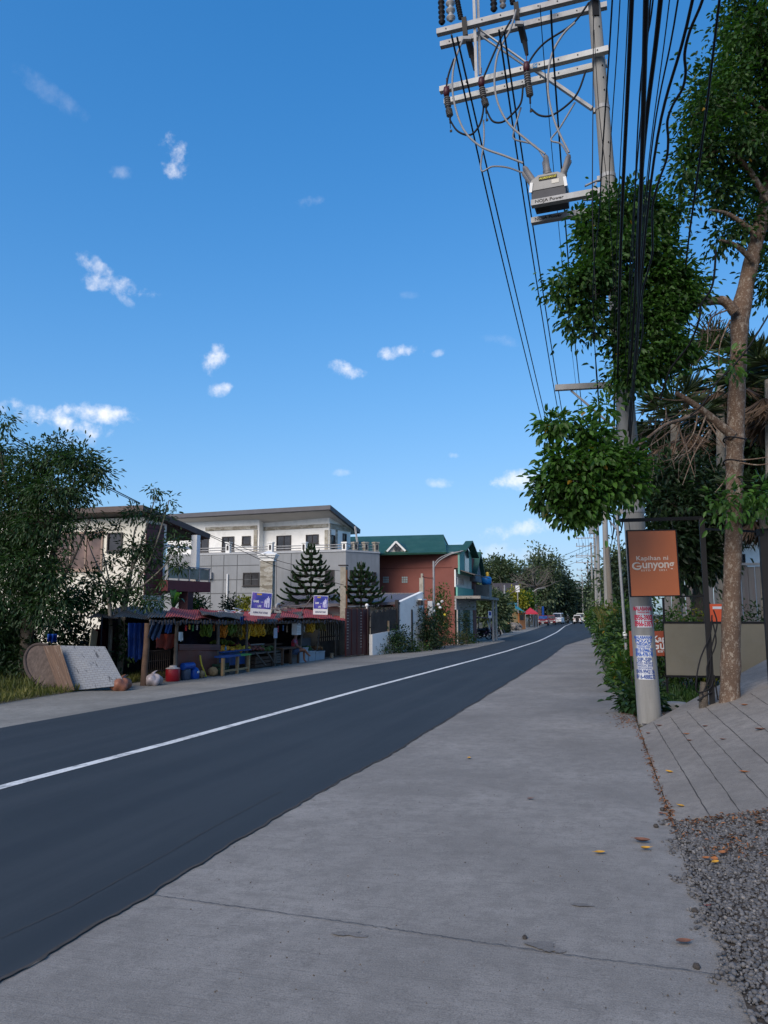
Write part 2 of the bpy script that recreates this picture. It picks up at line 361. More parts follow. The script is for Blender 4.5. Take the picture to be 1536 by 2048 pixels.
def concrete_slab(name, base, warm=1.0, bk=1.0):
    m, nt, bs = _new(name); co = _obj(nt)
    a = _noise(nt, co, .55, 7, .62); b = _noise(nt, co, 7, 8, .75); fine = _noise(nt, co, 120, 4, .7)
    broom = _noise(nt, _map(nt, co, (1.2, 60, 1), (0, 0, rad(-4))), 1.6, 4, .7)
    c = _ramp(nt, a, [(.3, sc3(base, .68)), (.7, sc3(base, 1.24))])
    c = _mix(nt, _ramp(nt, b, [(.40, (.6,) * 3), (.56, (0,) * 3)]), c, sc3(base, .66) + (1,))
    c = _mix(nt, _ramp(nt, broom, [(.34, (.6 * bk,) * 3), (.46, (0,) * 3)]), c, sc3(base, .55) + (1,)); c = _mix(nt, _ramp(nt, broom, [(.60, (0,) * 3), (.72, (.4 * bk,) * 3)]), c, sc3(base, 1.35) + (1,))
    sp2 = _noise(nt, co, 38, 3, .6); c = _mix(nt, _ramp(nt, sp2, [(.30, (.6,) * 3), (.40, (0,) * 3)]), c, sc3(base, .5) + (1,))
    c = _mix(nt, _ramp(nt, fine, [(.34, (.7,) * 3), (.5, (0,) * 3)]), c, sc3(base, .42) + (1,))
    c = _mix(nt, _ramp(nt, fine, [(.60, (0,) * 3), (.72, (.6,) * 3)]), c, sc3(base, 1.6) + (1,))
    stn = _noise(nt, co, 1.9, 4, .5); c = _mix(nt, _ramp(nt, stn, [(.66, (0,) * 3), (.78, (.35,) * 3)]), c, sc3(base, .5) + (1,))
    nt.links.new(c, bs.inputs['Base Color']); bs.inputs['Roughness'].default_value = .88; bs.inputs['Specular IOR Level'].default_value = .25
    _bump(nt, bs, _math(nt, 'ADD', fine, _math(nt, 'MULTIPLY', broom, .8 * bk)), .55, .006); return m
MAT_ASPH = asphalt(); MAT_CONC = concrete_slab('shoulder_concrete', (.272, .252, .228)); MAT_CONC2 = concrete_slab('far_shoulder_concrete', (.26, .245, .215))
MAT_RAMP = concrete_slab('ramp_concrete', (.255, .230, .202), 1, .12)
MAT_DIRT = M('dirt', (.10, .085, .06), .95, .35, 1.2, .5, 18, dirt=(.05, .07, .025), dirtamt=.8)
MAT_LINE = M('road_paint', (.70, .70, .67), .75, .1, 5, .15, 90, dirt=(.16, .165, .17), dirtamt=.85)
MAT_DARK = M('dark_crack', (.055, .05, .046), .95, .2, 8)

# ------------------------------------------------------------------ ground sheets
xs = [-900, -200, -60, -30, -20, -13, -6, 0, 6, 30, 200, 900]; ys = [-200, -20, 0, 30, 80, 200, 500, 2500]
mb = MB(); mb.add([(x, y, g(x, y) - .03) for y in ys for x in xs], [(j * len(xs) + i, j * len(xs) + i + 1, (j + 1) * len(xs) + i + 1, (j + 1) * len(xs) + i) for j in range(len(ys) - 1) for i in range(len(xs) - 1)])
struct(mb.build('ground', MAT_DIRT, org=(0, 0, 0), fix=False))
def edge(pxs, ext_back, ext_far=()):
    return [Vector((x, y, 0)) for x, y in ext_back] + [gnd(*p) for p in pxs] + [Vector((x, y, 0)) for x, y in ext_far]
E_R = edge([(0, 1965), (150, 1874), (300, 1790), (420, 1718), (590, 1612), (768, 1517), (950, 1406), (1096, 1317), (1130, 1291), (1149, 1270)], [(-2.7, -12), (-2.75, 0)], [])
E_C = edge([(0, 1577), (170, 1532), (340, 1487), (725, 1380), (955, 1319), (1013, 1303), (1076, 1283), (1107, 1266)], [(-6.1, -12), (-6.15, 3)], [])
E_L = edge([(0, 1457), (217, 1418), (440, 1380), (570, 1358), (749, 1329), (876, 1308), (950, 1296), (1013, 1282), (1055, 1265)], [(-9.9, -12), (-9.9, 5)], [])
E_LS = edge([(0, 1408), (130, 1386), (250, 1369), (330, 1356), (478, 1341), (565, 1326), (690, 1309), (784, 1304), (885, 1293), (944, 1281), (973, 1273), (1030, 1258)], [(-13.2, -12), (-13.2, 5)], [])
E_RS = edge([(1504, 2048), (1478, 1966), (1434, 1878), (1377, 1748), (1345, 1644), (1304, 1533), (1277, 1457), (1260, 1410), (1243, 1368), (1207, 1344), (1199, 1297), (1185, 1284)], [(.55, -12), (.5, 1.0)], [])
FARC = [(60, -6.0), (82, -6.95), (126, -9.5), (171, -11.4), (200, -14), (240, -22), (280, -36), (320, -60)]
def fit(poly, half):
    p = sorted(((v.y, v.x) for v in poly if v.y < 56)); return p + [(y, x + half) for y, x in FARC]
P_R, P_C, P_L, P_LS, P_RS = fit(E_R, 3.4), fit(E_C, 0), fit(E_L, -3.5), fit(E_LS, -6.6), fit(E_RS, 5.4)
def sx(P, y): return float(np.interp(y, [a for a, _ in P], [b for _, b in P]))
def strip(name, mat, fl, fr, y0, y1, dz, cols=6, jit=0.0, step=None):
    mb = MB(); rows = []; y = y0
    while y < y1: rows.append(y); y += step or (.35 if y < 14 else 1.5 if y < 60 else 5)
    rows.append(y1); vs = []
    for y in rows:
        a, b = fl(y), fr(y)
        for c in range(cols + 1):
            x = a + (b - a) * c / cols
            if jit and c in (0, cols): x += RN.uniform(-jit, jit)
            vs.append((x, y, g(x, y) + dz))
    k = cols + 1
    mb.add(vs, [(j * k + i, j * k + i + 1, (j + 1) * k + i + 1, (j + 1) * k + i) for j in range(len(rows) - 1) for i in range(cols)])
    return struct(mb.build(name, mat, org=(0, 0, 0), fix=False))
strip('road', MAT_ASPH, lambda y: sx(P_L, y), lambda y: sx(P_R, y) + .012 * math.sin(y * 2.1) + .01 * math.sin(y * 7.7) + .008 * math.sin(y * 19), -10, 300, .010, 6, 0, .12 if False else None)
strip('pavement', MAT_CONC, lambda y: sx(P_R, y) - .1, lambda y: sx(P_RS, y), -10, 300, 0.002, 8, .008)
strip('far_pavement', MAT_CONC2, lambda y: sx(P_LS, y), lambda y: sx(P_L, y) + .1, -10, 300, 0.003, 4, .02)
strip('road_marking', MAT_LINE, lambda y: sx(P_C, y) - .085, lambda y: sx(P_C, y) + .085, -10, 300, .015, 1, .004)
# dark ragged seam where asphalt meets the slab
mb = MB(); prev = None; y = .8; vs = []; rows = 0
while y < 55:
    x = sx(P_R, y) + .012 * math.sin(y * 2.1) + .01 * math.sin(y * 7.7) + .008 * math.sin(y * 19); w = RN.uniform(.006, .022)
    vs += [(x - .008, y, g(x) + .014), (x + w, y, g(x) + .013)]; rows += 1; y += .05 if y < 12 else .4
mb.add(vs, [(2 * i, 2 * i + 1, 2 * i + 3, 2 * i + 2) for i in range(rows - 1)]); struct(mb.build('pavement_edge', MAT_DARK, org=(0, 0, 0), fix=False))
def crack(name, pts, w, dz=.009, seg=40, wob=.006):
    mb = MB(); vs = []; n = 0; P = [gnd(*p) for p in pts]
    for i in range(len(P) - 1):
        d = (P[i + 1] - P[i]); s = Vector((-d.y, d.x, 0)).normalized()
        for j in range(seg + (i == len(P) - 2)):
            c = P[i] + d * (j / seg) + s * RN.uniform(-wob, wob); ww = w * RN.uniform(.5, 1.2)
            vs += [(c + s * ww / 2)[:2] + (g(c.x) + dz,), (c - s * ww / 2)[:2] + (g(c.x) + dz,)]; n += 1
    mb.add(vs, [(2 * i, 2 * i + 1, 2 * i + 3, 2 * i + 2) for i in range(n - 1)]); return struct(mb.build(name, MAT_DARK, org=(0, 0, 0), fix=False))
SM = concrete_slab('damp_stain', (.215, .20, .185))
for cx_, cy_, rx_, ry_ in ((1085, 1893, .075, .045), (1108, 1902, .05, .03), (1165, 1812, .06, .022), (700, 1870, .09, .03)):
    c_ = gnd(cx_, cy_); mb = MB(); n_ = 26; mb.add([(c_.x + rx_ * math.cos(t) * (1 + .3 * math.sin(3 * t + cx_) + .2 * math.sin(7 * t)), c_.y + ry_ * math.sin(t) * (1 + .3 * math.sin(4 * t + cy_) + .2 * math.cos(6 * t)), g(c_.x) + .0075) for t in [6.2832 * k / n_ for k in range(n_)]], [tuple(range(n_))]); struct(mb.build('pavement_stain', SM, org=(0, 0, 0), fix=False))
V = []; Fc = []; cnt = 0
for i in range(420):
    q = gnd(RN.uniform(300, 1480), 1330 + 700 * RN.random() ** 1.3)
    if q.x < sx(P_R, q.y) + .05 or q.x > sx(P_RS, q.y) - .02: continue
    s_ = RN.uniform(.0025, .0065); V += [(q.x + s_ * math.cos(k * 2.09 + i) * RN.uniform(.6, 1.6), q.y + s_ * math.sin(k * 2.09 + i) * RN.uniform(.6, 1.4), .006) for k in range(3)] + [(q.x, q.y, .008 + s_)]; Fc += [(cnt, cnt + 1, cnt + 3), (cnt + 1, cnt + 2, cnt + 3), (cnt + 2, cnt, cnt + 3)]; cnt += 4
mb = MB(); mb.add(V, Fc); ob = struct(mb.build('grit', M('grit', (.09, .075, .06), .9, .6, 3), org=(0, 0, 0)), 'stuff'); ob['label'] = 'tiny scattered grit and crumbs on the concrete pavement'
crack('pavement_joint', [(302, 1792), (520, 1822), (768, 1858), (1000, 1893), (1200, 1922), (1475, 1958)], .0065)
crack('road_seam', [(0, 1882), (140, 1818), (300, 1730), (430, 1655), (560, 1586)], .006, .0145, 30, .004)
# sloping concrete driveway on the right
ra, rb = gnd(1279, 1458), gnd(1346, 1645); _rl = (ra - rb).normalized()
def RAMP(x, y):
    s = (x - rb.x) * _rl.y - (y - rb.y) * _rl.x; k = .21 + .12 * max(0, min(1.2, (y - rb.y) / (ra.y - rb.y))); return k * s
rc, rd = on_plane(1800, 1588, RAMP), on_plane(1800, 1300, RAMP)
def ramp_pt(u, v):                            # u 0..1 along the slab from the street, v from near to far
    p = rb.lerp(rc, u).lerp(ra.lerp(rd, u), v); return Vector((p.x, p.y, max(RAMP(p.x, p.y), 0) + .012))
mb = MB(); mb.grid(lambda u, v: ramp_pt(u, v), 40, 20)
mb.add([ramp_pt(u / 20, 1) for u in range(21)] + [ramp_pt(u / 20, 1) * 1 - Vector((0, 0, ramp_pt(u / 20, 1).z + .05)) for u in range(21)], [(i, i + 1, 22 + i, 21 + i) for i in range(20)])
mb.add([ramp_pt(u / 20, 0) for u in range(21)] + [ramp_pt(u / 20, 0) * 1 - Vector((0, 0, ramp_pt(u / 20, 0).z + .05)) for u in range(21)], [(i, i + 1, 22 + i, 21 + i) for i in range(20)])
mb.add([ramp_pt(1, v / 10) for v in range(11)] + [ramp_pt(1, v / 10) - Vector((0, 0, ramp_pt(1, v / 10).z + .05)) for v in range(11)], [(i, i + 1, 12 + i, 11 + i) for i in range(10)])
struct(mb.build('driveway', MAT_RAMP, org=(0, 0, 0)))
def ramp_at(px, py):
    p = on_plane(px, py, RAMP); return Vector((p.x, p.y, RAMP(p.x, p.y)))
for a, b in [((1307, 1447), (1419, 1635)), ((1341, 1436), (1482, 1628)), ((1374, 1425), (1536, 1600)), ((1409, 1414), (1560, 1552)), ((1452, 1402), (1580, 1500)), ((1500, 1388), (1600, 1455))]:
    A, B = ramp_at(*a), ramp_at(*b); s = Vector((-(B - A).y, (B - A).x, 0)).normalized(); mb = MB(); vs = []
    for j in range(41):
        c = A.lerp(B, j / 40) + s * RN.uniform(-.004, .004); w = RN.uniform(.002, .006)
        vs += [c + s * w, c - s * w]
    vs = [(v.x, v.y, max(RAMP(v.x, v.y), 0) + .0155) for v in vs]
    mb.add(vs, [(2 * i, 2 * i + 1, 2 * i + 3, 2 * i + 2) for i in range(40)]); struct(mb.build('driveway_groove', MAT_DARK, org=(0, 0, 0), fix=False))
# gravel bed
yf = lambda x: rb.y + (rc.y - rb.y) * max(0, (x - rb.x) / (rc.x - rb.x))
def gz(x, y): k = max(0, min(1, (y - 1.0) / max(1, yf(x) - 1.0))); return max(0.0, RAMP(x, yf(x)) * k)
def gedge(y): return sx(P_RS, y)
mb = MB(); mb.grid(lambda u, v: (lambda x, y: Vector((x, y, gz(x, y) - .004 + (.004 if u > 0 else -.01))))(gedge(-2 + v * 9.5) + u * 2.6 - .03, min(-2 + v * 9.5, yf(gedge(-2 + v * 9.5) + u * 2.6) + .03)), 16, 40)
MAT_GRAV = M('gravel_bed', (.06, .052, .046), .95, .5, 60, .8, 90)
struct(mb.build('gravel_bed', MAT_GRAV, org=(0, 0, 0), fix=False))
def gravel_mat():
    m, nt, bs = _new('gravel_stone'); gm = _n(nt, 'ShaderNodeNewGeometry')
    c = _ramp(nt, gm.outputs['Random Per Island'], [(0, (.065, .064, .066)), (.5, (.10, .098, .099)), (.9, (.135, .132, .132)), (1, (.20, .185, .17))])
    nt.links.new(c, bs.inputs['Base Color']); bs.inputs['Roughness'].default_value = .85; _bump(nt, bs, _noise(nt, _obj(nt), 120, 3), .3, .002); return m
PHI = (1 + 5 ** .5) / 2
ICO = np.array([(-1, PHI, 0), (1, PHI, 0), (-1, -PHI, 0), (1, -PHI, 0), (0, -1, PHI), (0, 1, PHI), (0, -1, -PHI), (0, 1, -PHI), (PHI, 0, -1), (PHI, 0, 1), (-PHI, 0, -1), (-PHI, 0, 1)]) / 1.9
ICOF = [(0, 11, 5), (0, 5, 1), (0, 1, 7), (0, 7, 10), (0, 10, 11), (1, 5, 9), (5, 11, 4), (11, 10, 2), (10, 7, 6), (7, 1, 8), (3, 9, 4), (3, 4, 2), (3, 2, 6), (3, 6, 8), (3, 8, 9), (4, 9, 5), (2, 4, 11), (6, 2, 10), (8, 6, 7), (9, 8, 1)]
V = []; Fc = []; cnt = 0
for i in range(30000):
    y = NR.uniform(1.3, 7.0); u = NR.uniform(0, 1); x = gedge(y) - .07 + u * 1.45 + .04 * math.sin(y * 9) + .03 * math.sin(y * 23)
    if y > yf(x) + .015 or (x < gedge(y) + .0 and RN.random() < .7): continue
    s = .0055 + .0105 * NR.random() ** 1.7
    sc_ = NR.uniform(.65, 1.3, 3) * s; sc_[2] *= .75
    q = Matrix.Rotation(NR.uniform(0, 6.28), 3, 'Z') @ Matrix.Rotation(NR.uniform(-.6, .6), 3, 'X')
    pts = (ICO * NR.uniform(.8, 1.2, (12, 1)) * sc_) @ np.array(q).T + np.array((x, y, gz(x, y) + s * .35 + NR.uniform(0, .006)))
    V.append(pts); Fc += [(a + cnt, b + cnt, c + cnt) for a, b, c in ICOF]; cnt += 12
me = bpy.data.meshes.new('gravel'); me.from_pydata(np.concatenate(V).tolist(), [], Fc); me.materials.append(gravel_mat())
me.polygons.foreach_set('use_smooth', [True] * len(me.polygons))
ob = bpy.data.objects.new('gravel', me); COL.objects.link(ob); struct(ob, 'stuff'); ob['label'] = 'loose dark grey gravel beside the concrete shoulder'
# concrete apron behind the pole and dirt verge
mb = MB(); ap = [gnd(*p) for p in [(1262, 1372), (1285, 1452), (1440, 1400), (1580, 1372), (1560, 1352), (1400, 1362)]]
mb.add([(p.x, p.y, .012) for p in ap], [tuple(range(6))]); struct(mb.build('apron', concrete_slab('apron_concrete', (.2, .18, .16)), org=(0, 0, 0), fix=False))
# ------------------------------------------------------------------ shared materials
BARK = None
def barkmat(name, base, pale, amt, sc=15):
    m, nt, bs = _new(name); co = _obj(nt); a = _noise(nt, _map(nt, co, (1, 1, .55)), sc, 7, .7); b = _noise(nt, co, 42, 5, .65)
    big = _noise(nt, co, 1.7, 4, .6)
    c = _ramp(nt, big, [(.35, sc3(base, .7)), (.65, sc3(base, 1.25))])
    c = _mix(nt, _ramp(nt, a, [(.53, (0,) * 3), (.60, (amt,) * 3)]), c, (*pale, 1))
    c = _mix(nt, _ramp(nt, b, [(.56, (0,) * 3), (.63, (amt * .9,) * 3)]), c, sc3(pale, 1.15) + (1,))
    ring = _noise(nt, _map(nt, co, (1, 1, 7)), 1.6, 4, .6); c = _mix(nt, _ramp(nt, ring, [(.6, (0,) * 3), (.7, (.5,) * 3)]), c, sc3(base, .5) + (1,))
    nt.links.new(c, bs.inputs['Base Color']); bs.inputs['Roughness'].default_value = .9; _bump(nt, bs, _math(nt, 'ADD', b, ring), .7, .02); return m
BARK = barkmat('lichen_bark', (.115, .072, .047), (.32, .275, .22), .62); BARK_D = barkmat('dark_bark', (.075, .06, .045), (.16, .14, .11), .4); BARK_P = barkmat('pale_bark', (.22, .19, .15), (.34, .31, .26), .5)
LEAF_A = leafmat('broad_leaf', (.009, .026, .010), (.078, .172, .032), .36, .0015)
LEAF_B = leafmat('bright_broad_leaf', (.018, .046, .011), (.092, .205, .036), .4, .004)
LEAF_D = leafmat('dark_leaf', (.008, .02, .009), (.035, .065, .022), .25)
LEAF_L = leafmat('roadside_leaf', (.012, .032, .014), (.055, .11, .035), .3)
LEAF_G = leafmat('bush_leaf', (.02, .05, .012), (.10, .19, .03), .35, .02)
LEAF_Y = leafmat('yellow_leaf', (.10, .12, .015), (.42, .38, .03), .35)
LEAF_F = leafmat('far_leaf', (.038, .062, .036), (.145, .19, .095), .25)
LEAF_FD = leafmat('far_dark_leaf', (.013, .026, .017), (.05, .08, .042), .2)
GRASS = leafmat('dry_grass', (.05, .07, .015), (.24, .22, .06), .35)
GALV = M('galvanised_steel', (.30, .305, .31), .6, .18, 6, .1, 60, .25, .5, (.24, .2, .17), .3)
PAINT_W = M('grey_white_paint', (.50, .50, .48), .6, .08, 5, .1, 70, 0, .4, (.35, .33, .3), .35)
RUBBER = M('black_rubber', (.010, .010, .012), .6, .15, 10, .1, 30, 0, .2)
CABLE_G = M('grey_cable', (.24, .24, .245), .5, .1, 10, 0)
BLACKST = M('black_steel', (.009, .009, .010), .55, .25, 6, .1, 80, 0, .22)
GREYP = M('grey_polymer', (.17, .165, .165), .5, .12, 9, .1)
REDP = M('dark_red_polymer', (.06, .008, .014), .45, .2, 9)
WHITE = M('white_paint', (.74, .74, .72), .55, .06, 4, .05)
def pole_mat():
    m, nt, bs = _new('pole_concrete'); co = _obj(nt); a = _noise(nt, _map(nt, co, (3, 3, .35)), 2.2, 7, .65); b = _noise(nt, co, 60, 4, .6); d = _noise(nt, _map(nt, co, (9, 9, .5)), 2, 5, .6)
    c = _ramp(nt, a, [(.3, (.20, .195, .18)), (.7, (.30, .29, .27))]); c = _mix(nt, _ramp(nt, b, [(.3, (.5,) * 3), (.46, (0,) * 3)]), c, (.2, .2, .19, 1))
    c = _mix(nt, _ramp(nt, d, [(.55, (0,) * 3), (.72, (.45,) * 3)]), c, (.17, .165, .155, 1))
    nt.links.new(c, bs.inputs['Base Color']); bs.inputs['Roughness'].default_value = .85; _bump(nt, bs, b, .3, .005); return m
POLEM = pole_mat()

# ------------------------------------------------------------------ main utility pole
PB = gnd(1300, 1446); _pd = PB.dot(_fh); PT0 = at(1187, -10, _pd + .05)
paxis = (PT0 - PB) / (PT0.z - PB.z)
def pc(z): return PB + paxis * (z - PB.z)
def prad(z): return .178 - .0062 * z
pole = thing('utility_pole', 'leaning grey concrete utility pole carrying steel crossarms and pasted notices', 'utility pole', PB)
mb = MB(); zz = [-.1, .3, 1, 2, 3, 4.5, 6, 8, 10, 12.2]; mb.tube([pc(z) for z in zz], [prad(z) for z in zz], 28); mb.build('shaft', POLEM, pole, smooth=True)
def crossarm(lpx, rpx, dfront, name='crossarm', w=.10, mat=PAINT_W):
    z = at(rpx[0], rpx[1], _pd + dfront).z; r = at(rpx[0], rpx[1], _pd + dfront); l = at_z(lpx[0], lpx[1], z)
    l = Vector((l.x, l.y, z)); mb = MB(); mb.bar(l, r, w, w)
    d = (r - l).normalized(); s = d.cross(Vector((0, 0, 1)))
    for k in np.linspace(.06, .94, 9):
        p = l.lerp(r, float(k)); mb.m = 1; mb.lathe([(.006, 0), (.012, .002), (.012, .006), (.006, .007)], p - s * (-1 if s.dot(p) < 0 else 1) * (w / 2 + .004), 8, s)
    o = mb.build(name, [mat, BLACKST], pole); return l, r
A1 = crossarm((880, 181), (1217, 99), -.2); A2 = crossarm((889, 205), (1214, 127), .2)
B1 = crossarm((874, 66), (1216, -18), -.2, mat=GALV); B2 = crossarm((881, 91), (1214, 11), .2, mat=GALV)
WA = Wall(A1[0], A1[1])                      # plane of the near lower crossarm
WA2 = Wall(A2[0], A2[1])
def pa(px, py, off=0.0): return WA.hit(px, py, off)
mb = MB(); mb.bar(pa(947, -30, .02), pa(953, 163, .02), .05, .03); mb.build('brace', GALV, pole)
mb = MB(); mb.bar(pa(955, -30, -.1), pa(960, 150, -.1), .05, .03); mb.build('brace', GALV, pole)
mb = MB(); mb.bar(pa(957, 57, -.03), pa(1062, 132, -.03), .05, .02); mb.bar(pa(953, 66, -.10), pa(1062, 140, -.10), .05, .02); mb.build('brace', GALV, pole)
mb = MB(); mb.bar(pa(1068, 138, -.06), pa(1184, 218, -.1), .08, .05); mb.build('brace', GALV, pole)
for z in (at(1196, 215, _pd).z, at(1207, 352, _pd).z, at(1268, 1022, _pd).z):
    mb = MB(); c = pc(z); r = prad(z); mb.lathe([(r + .002, -.035), (r + .010, -.033), (r + .010, .033), (r + .002, .035)], c, 28, paxis)
    p = c + WA.u * (-r - .02); mb.box(p, (.03, 0, 0), (0, .03, 0), (0, 0, .04)); mb.build('pole_band', GALV, pole)
mb = MB(); c = pc(at(1186, 22, _pd).z); mb.box(c - _fh * (prad(c.z) + .012) + _rt * -.02, _rt * .055, _fh * .012, Vector((0, 0, .14))); mb.build('number_plate', BLACKST, pole)
for py in (58, 100, 136, 160, 185, 290, 318): mb = MB(); z = at(1190, py, _pd).z; c = pc(z); mb.lathe([(.012, 0), (.012, .012), (.004, .018)], c - _fh * prad(z) + _rt * .02, 8, -_fh); mb.build('step_bolt', BLACKST, pole)
mb = MB(); mb.bar(at(1110, 776, _pd + .15), at(1224, 770, _pd - .02), .09, .09); mb.build('crossarm', GALV, pole)
mb = MB(); mb.bar(at(1142, 781, _pd + .12), at(1232, 858, _pd - .02), .035, .03); mb.build('brace', GALV, pole)
mb = MB(); mb.bar(at(1208, 876, _pd + .1), at(1250, 872, _pd + .1), .1, .08); mb.build('bracket', GALV, pole)
def insulator(name, a, b, r, n, mat, parent, cap=None, pol=0.55):
    a, b = Vector(a), Vector(b); ax = b - a; L = ax.length; prof = [(r * pol, 0)]
    for i in range(n):
        z0 = L * (i + .1) / n; dz = L / n; prof += [(r * pol, z0), (r, z0 + dz * .25), (r, z0 + dz * .42), (r * pol, z0 + dz * .7)]
    prof.append((r * pol, L)); mb = MB(); mb.lathe(prof, a, 14, ax); o = mb.build(name, mat, parent, smooth=True); return o
# surge arresters on the lower crossarms
for (x, y0, y1, x2, y2, yb) in ((893, 168, 197, 900, 235, 262), (963, 148, 178, 972, 215, 240), (1053, 122, 148, 1060, 195, 222)):
    t = thing('surge_arrester', {893: 'grey ribbed surge arrester with dark red cap at the far left crossarm end', 963: 'grey ribbed surge arrester with dark red cap between the other two', 1053: 'grey ribbed surge arrester with dark red cap beside the blue letter plate'}[x], 'surge arrester', pa(x, y1, .13), 'surge arresters on the crossarm')
    mb = MB(); mb.lathe([(.022, 0), (.05, .015), (.062, .1), (.05, .17), (.02, .19)], pa(x, y1 - 4, .13), 12, pa(x, y0, .13) - pa(x, y1, .13)); mb.lathe([(.008, 0), (.008, .1)], pa(x, y0 - 2, .13), 6); mb.build('cap', REDP, t, smooth=True)
    insulator('ribbed_body', pa(x + 1, y1 - 2, .13), pa((x + x2) / 2, (y1 + y2) / 2 - 1, .13), .058, 5, GREYP, t)
    mb = MB(); mb.lathe([(.045, 0), (.045, .04)], pa((x + x2) / 2, (y1 + y2) / 2, .13), 12, pa(x2, y2, .13) - pa(x, y1, .13)); mb.build('clamp', BLACKST, t)
    insulator('ribbed_body', pa((x + x2) / 2 + 1, (y1 + y2) / 2 + 3, .13), pa(x2, y2 - 3, .13), .062, 5, GREYP, t)
    mb = MB(); mb.lathe([(.03, 0), (.016, .05), (.016, .14), (.006, .15), (.006, .24)], pa(x2, y2 - 3, .13), 10, pa(x2 + 1, yb, .13) - pa(x2, y2, .13)); mb.box(pa(x2 + 2, yb, .13), (.02, 0, 0), (0, .01, 0), (0, 0, .02)); mb.build('lead', BLACKST, t)
# fuse cutouts and insulators on the upper crossarms
for (xa, ya, xb, yb, lab) in ((926, 40, 933, 80, 'fuse cutout holder hanging near the tip of the upper crossarm'), (1030, 10, 1037, 50, 'fuse cutout holder hanging mid way along the upper crossarm')):
    t = thing('fuse_cutout', 'dark ' + lab, 'fuse cutout', pa(xb, yb, .1), 'fuse cutouts')
    mb = MB(); mb.bar(pa(xa + 2, ya - 4, .12), pa(xb - 2, yb - 8, .12), .085, .06); mb.build('bracket', BLACKST, t)
    mb = MB(); mb.box(pa(xb + 1, yb - 3, .13), _rt * .07, _fh * .03, (0, 0, .03)); mb.build('plate', GALV, t)
    mb = MB(); mb.bar(pa(xb + 3, yb - 4, .02), pa(xb + 12, yb + 34, -.12), .10, .07); mb.tube([pa(xb + 12, yb + 32, -.12), pa(xb + 17, yb + 60, -.12)], [.05, .03], 8); mb.build('holder', BLACKST, t)
    insulator('ribbed_body', pa(xa - 4, ya - 2, .12), pa(xa - 12, ya - 42, .12), .05, 8, RUBBER, t)
for (x, y, r, mt, lab, pol) in ((884, 48, .065, RUBBER, 'black ribbed line insulator at the outer crossarm tip', .6), (902, 42, .085, GALV, 'pale porcelain disc insulator string beside the black tip insulator', .45),
                           (988, 22, .065, RUBBER, 'black ribbed line insulator left of the middle fuse cutout', .6), (1006, 16, .06, GREYP, 'grey line insulator directly right of a black ribbed one', .5), (1102, 12, .06, GREYP, 'grey pin insulator on the crossarm near the pole', .5)):
    o = insulator('line_insulator', WA2.hit(x, y, .25), WA2.hit(x - 2, y - 58, .25), r, 6 if r < .08 else 4, mt, None, pol=pol); tag(o, lab, 'insulator', 'insulators on the upper crossarm')
plate = MB(); e = pa(1070, 131, .053); plate.box(e, WA.u * .036, Vector((0, 0, .042)), WA.n * .003)
po = plate.build('letter_plate', M('blue_plate', (.02, .2, .42), .5, .05), None); tag(po, 'small blue plate with a white letter C on the white crossarm', 'sign')
uu = WA.u if WA.u.dot(_rt) > 0 else -WA.u
mb = MB(); mb.text('C', .075, e + WA.n * .0035, uu, (0, 0, 1), bold=.002); mb.build('lettering', WHITE, po)
# recloser
RD = WA.hit(1101, 392, -.1).dot(_fh)
rt = thing('recloser', 'grey switchgear tank with six cable bushings on a bracket off the pole', 'recloser', at(1100, 424, RD))
RU = (WA.u if WA.u.dot(_rt) > 0 else -WA.u); RNn = WA.n
c0 = WA.hit(1101, 392, -.1); hw = 33 * RD * 1.11 / F
def rp(x, n, z): return c0 + RU * x + RNn * n + Vector((0, 0, z))
mb = MB(); prof = [(-hw, 0), (-hw, .10), (-hw * .97, .18), (-hw * .55, .26), (hw * .55, .26), (hw * .97, .18), (hw, .10), (hw, 0)]
f = [rp(x, .27, z) for x, z in prof]; b = [rp(x, -.27, z) for x, z in prof]; k = len(prof)
mb.add(f + b, [tuple(range(k)), tuple(range(k, 2 * k))[::-1]] + [(i, (i + 1) % k, k + (i + 1) % k, k + i) for i in range(k)]); mb.build('tank', M('tank_grey', (.20, .205, .205), .45, .08, 5, .05, 40, .1), rt)
mb = MB(); mb.box(rp(0, 0, -.075), RU * hw * .96, RNn * .26, Vector((0, 0, .074))); mb.build('base', M('dark_grey_base', (.05, .052, .06), .6, .2), rt)
mb = MB(); mb.box(rp(-.12, .1, -.20), RU * .11, RNn * .08, Vector((0, 0, .05))); mb.build('junction_box', BLACKST, rt)
for sxn in (-1, 1):
    mb = MB(); mb.bar(rp(sxn * hw * .93, .282, .14), rp(sxn * hw * 1.0, .282, -.03), .05, .01); mb.build('lug', WHITE, rt)
yl = M('label_yellow', (.62, .55, .03), .5, .05)
mb = MB(); mb.box(rp(-.0, .275, .185), RU * .15, RNn * .003, Vector((0, 0, .035))); pl = mb.build('number_plate', BLACKST, rt)
mb = MB(); mb.text('ACR0104137', .052, rp(-.0, .2795, .185), RU, (0, 0, 1), bold=.0012); mb.build('lettering', yl, pl)
mb = MB(); mb.box(rp(.12, .274, .10), RU * .06, RNn * .002, Vector((0, 0, .035))); mb.build('label_sticker', M('cream_label', (.6, .57, .5), .6, .05), rt)
BUSH = []
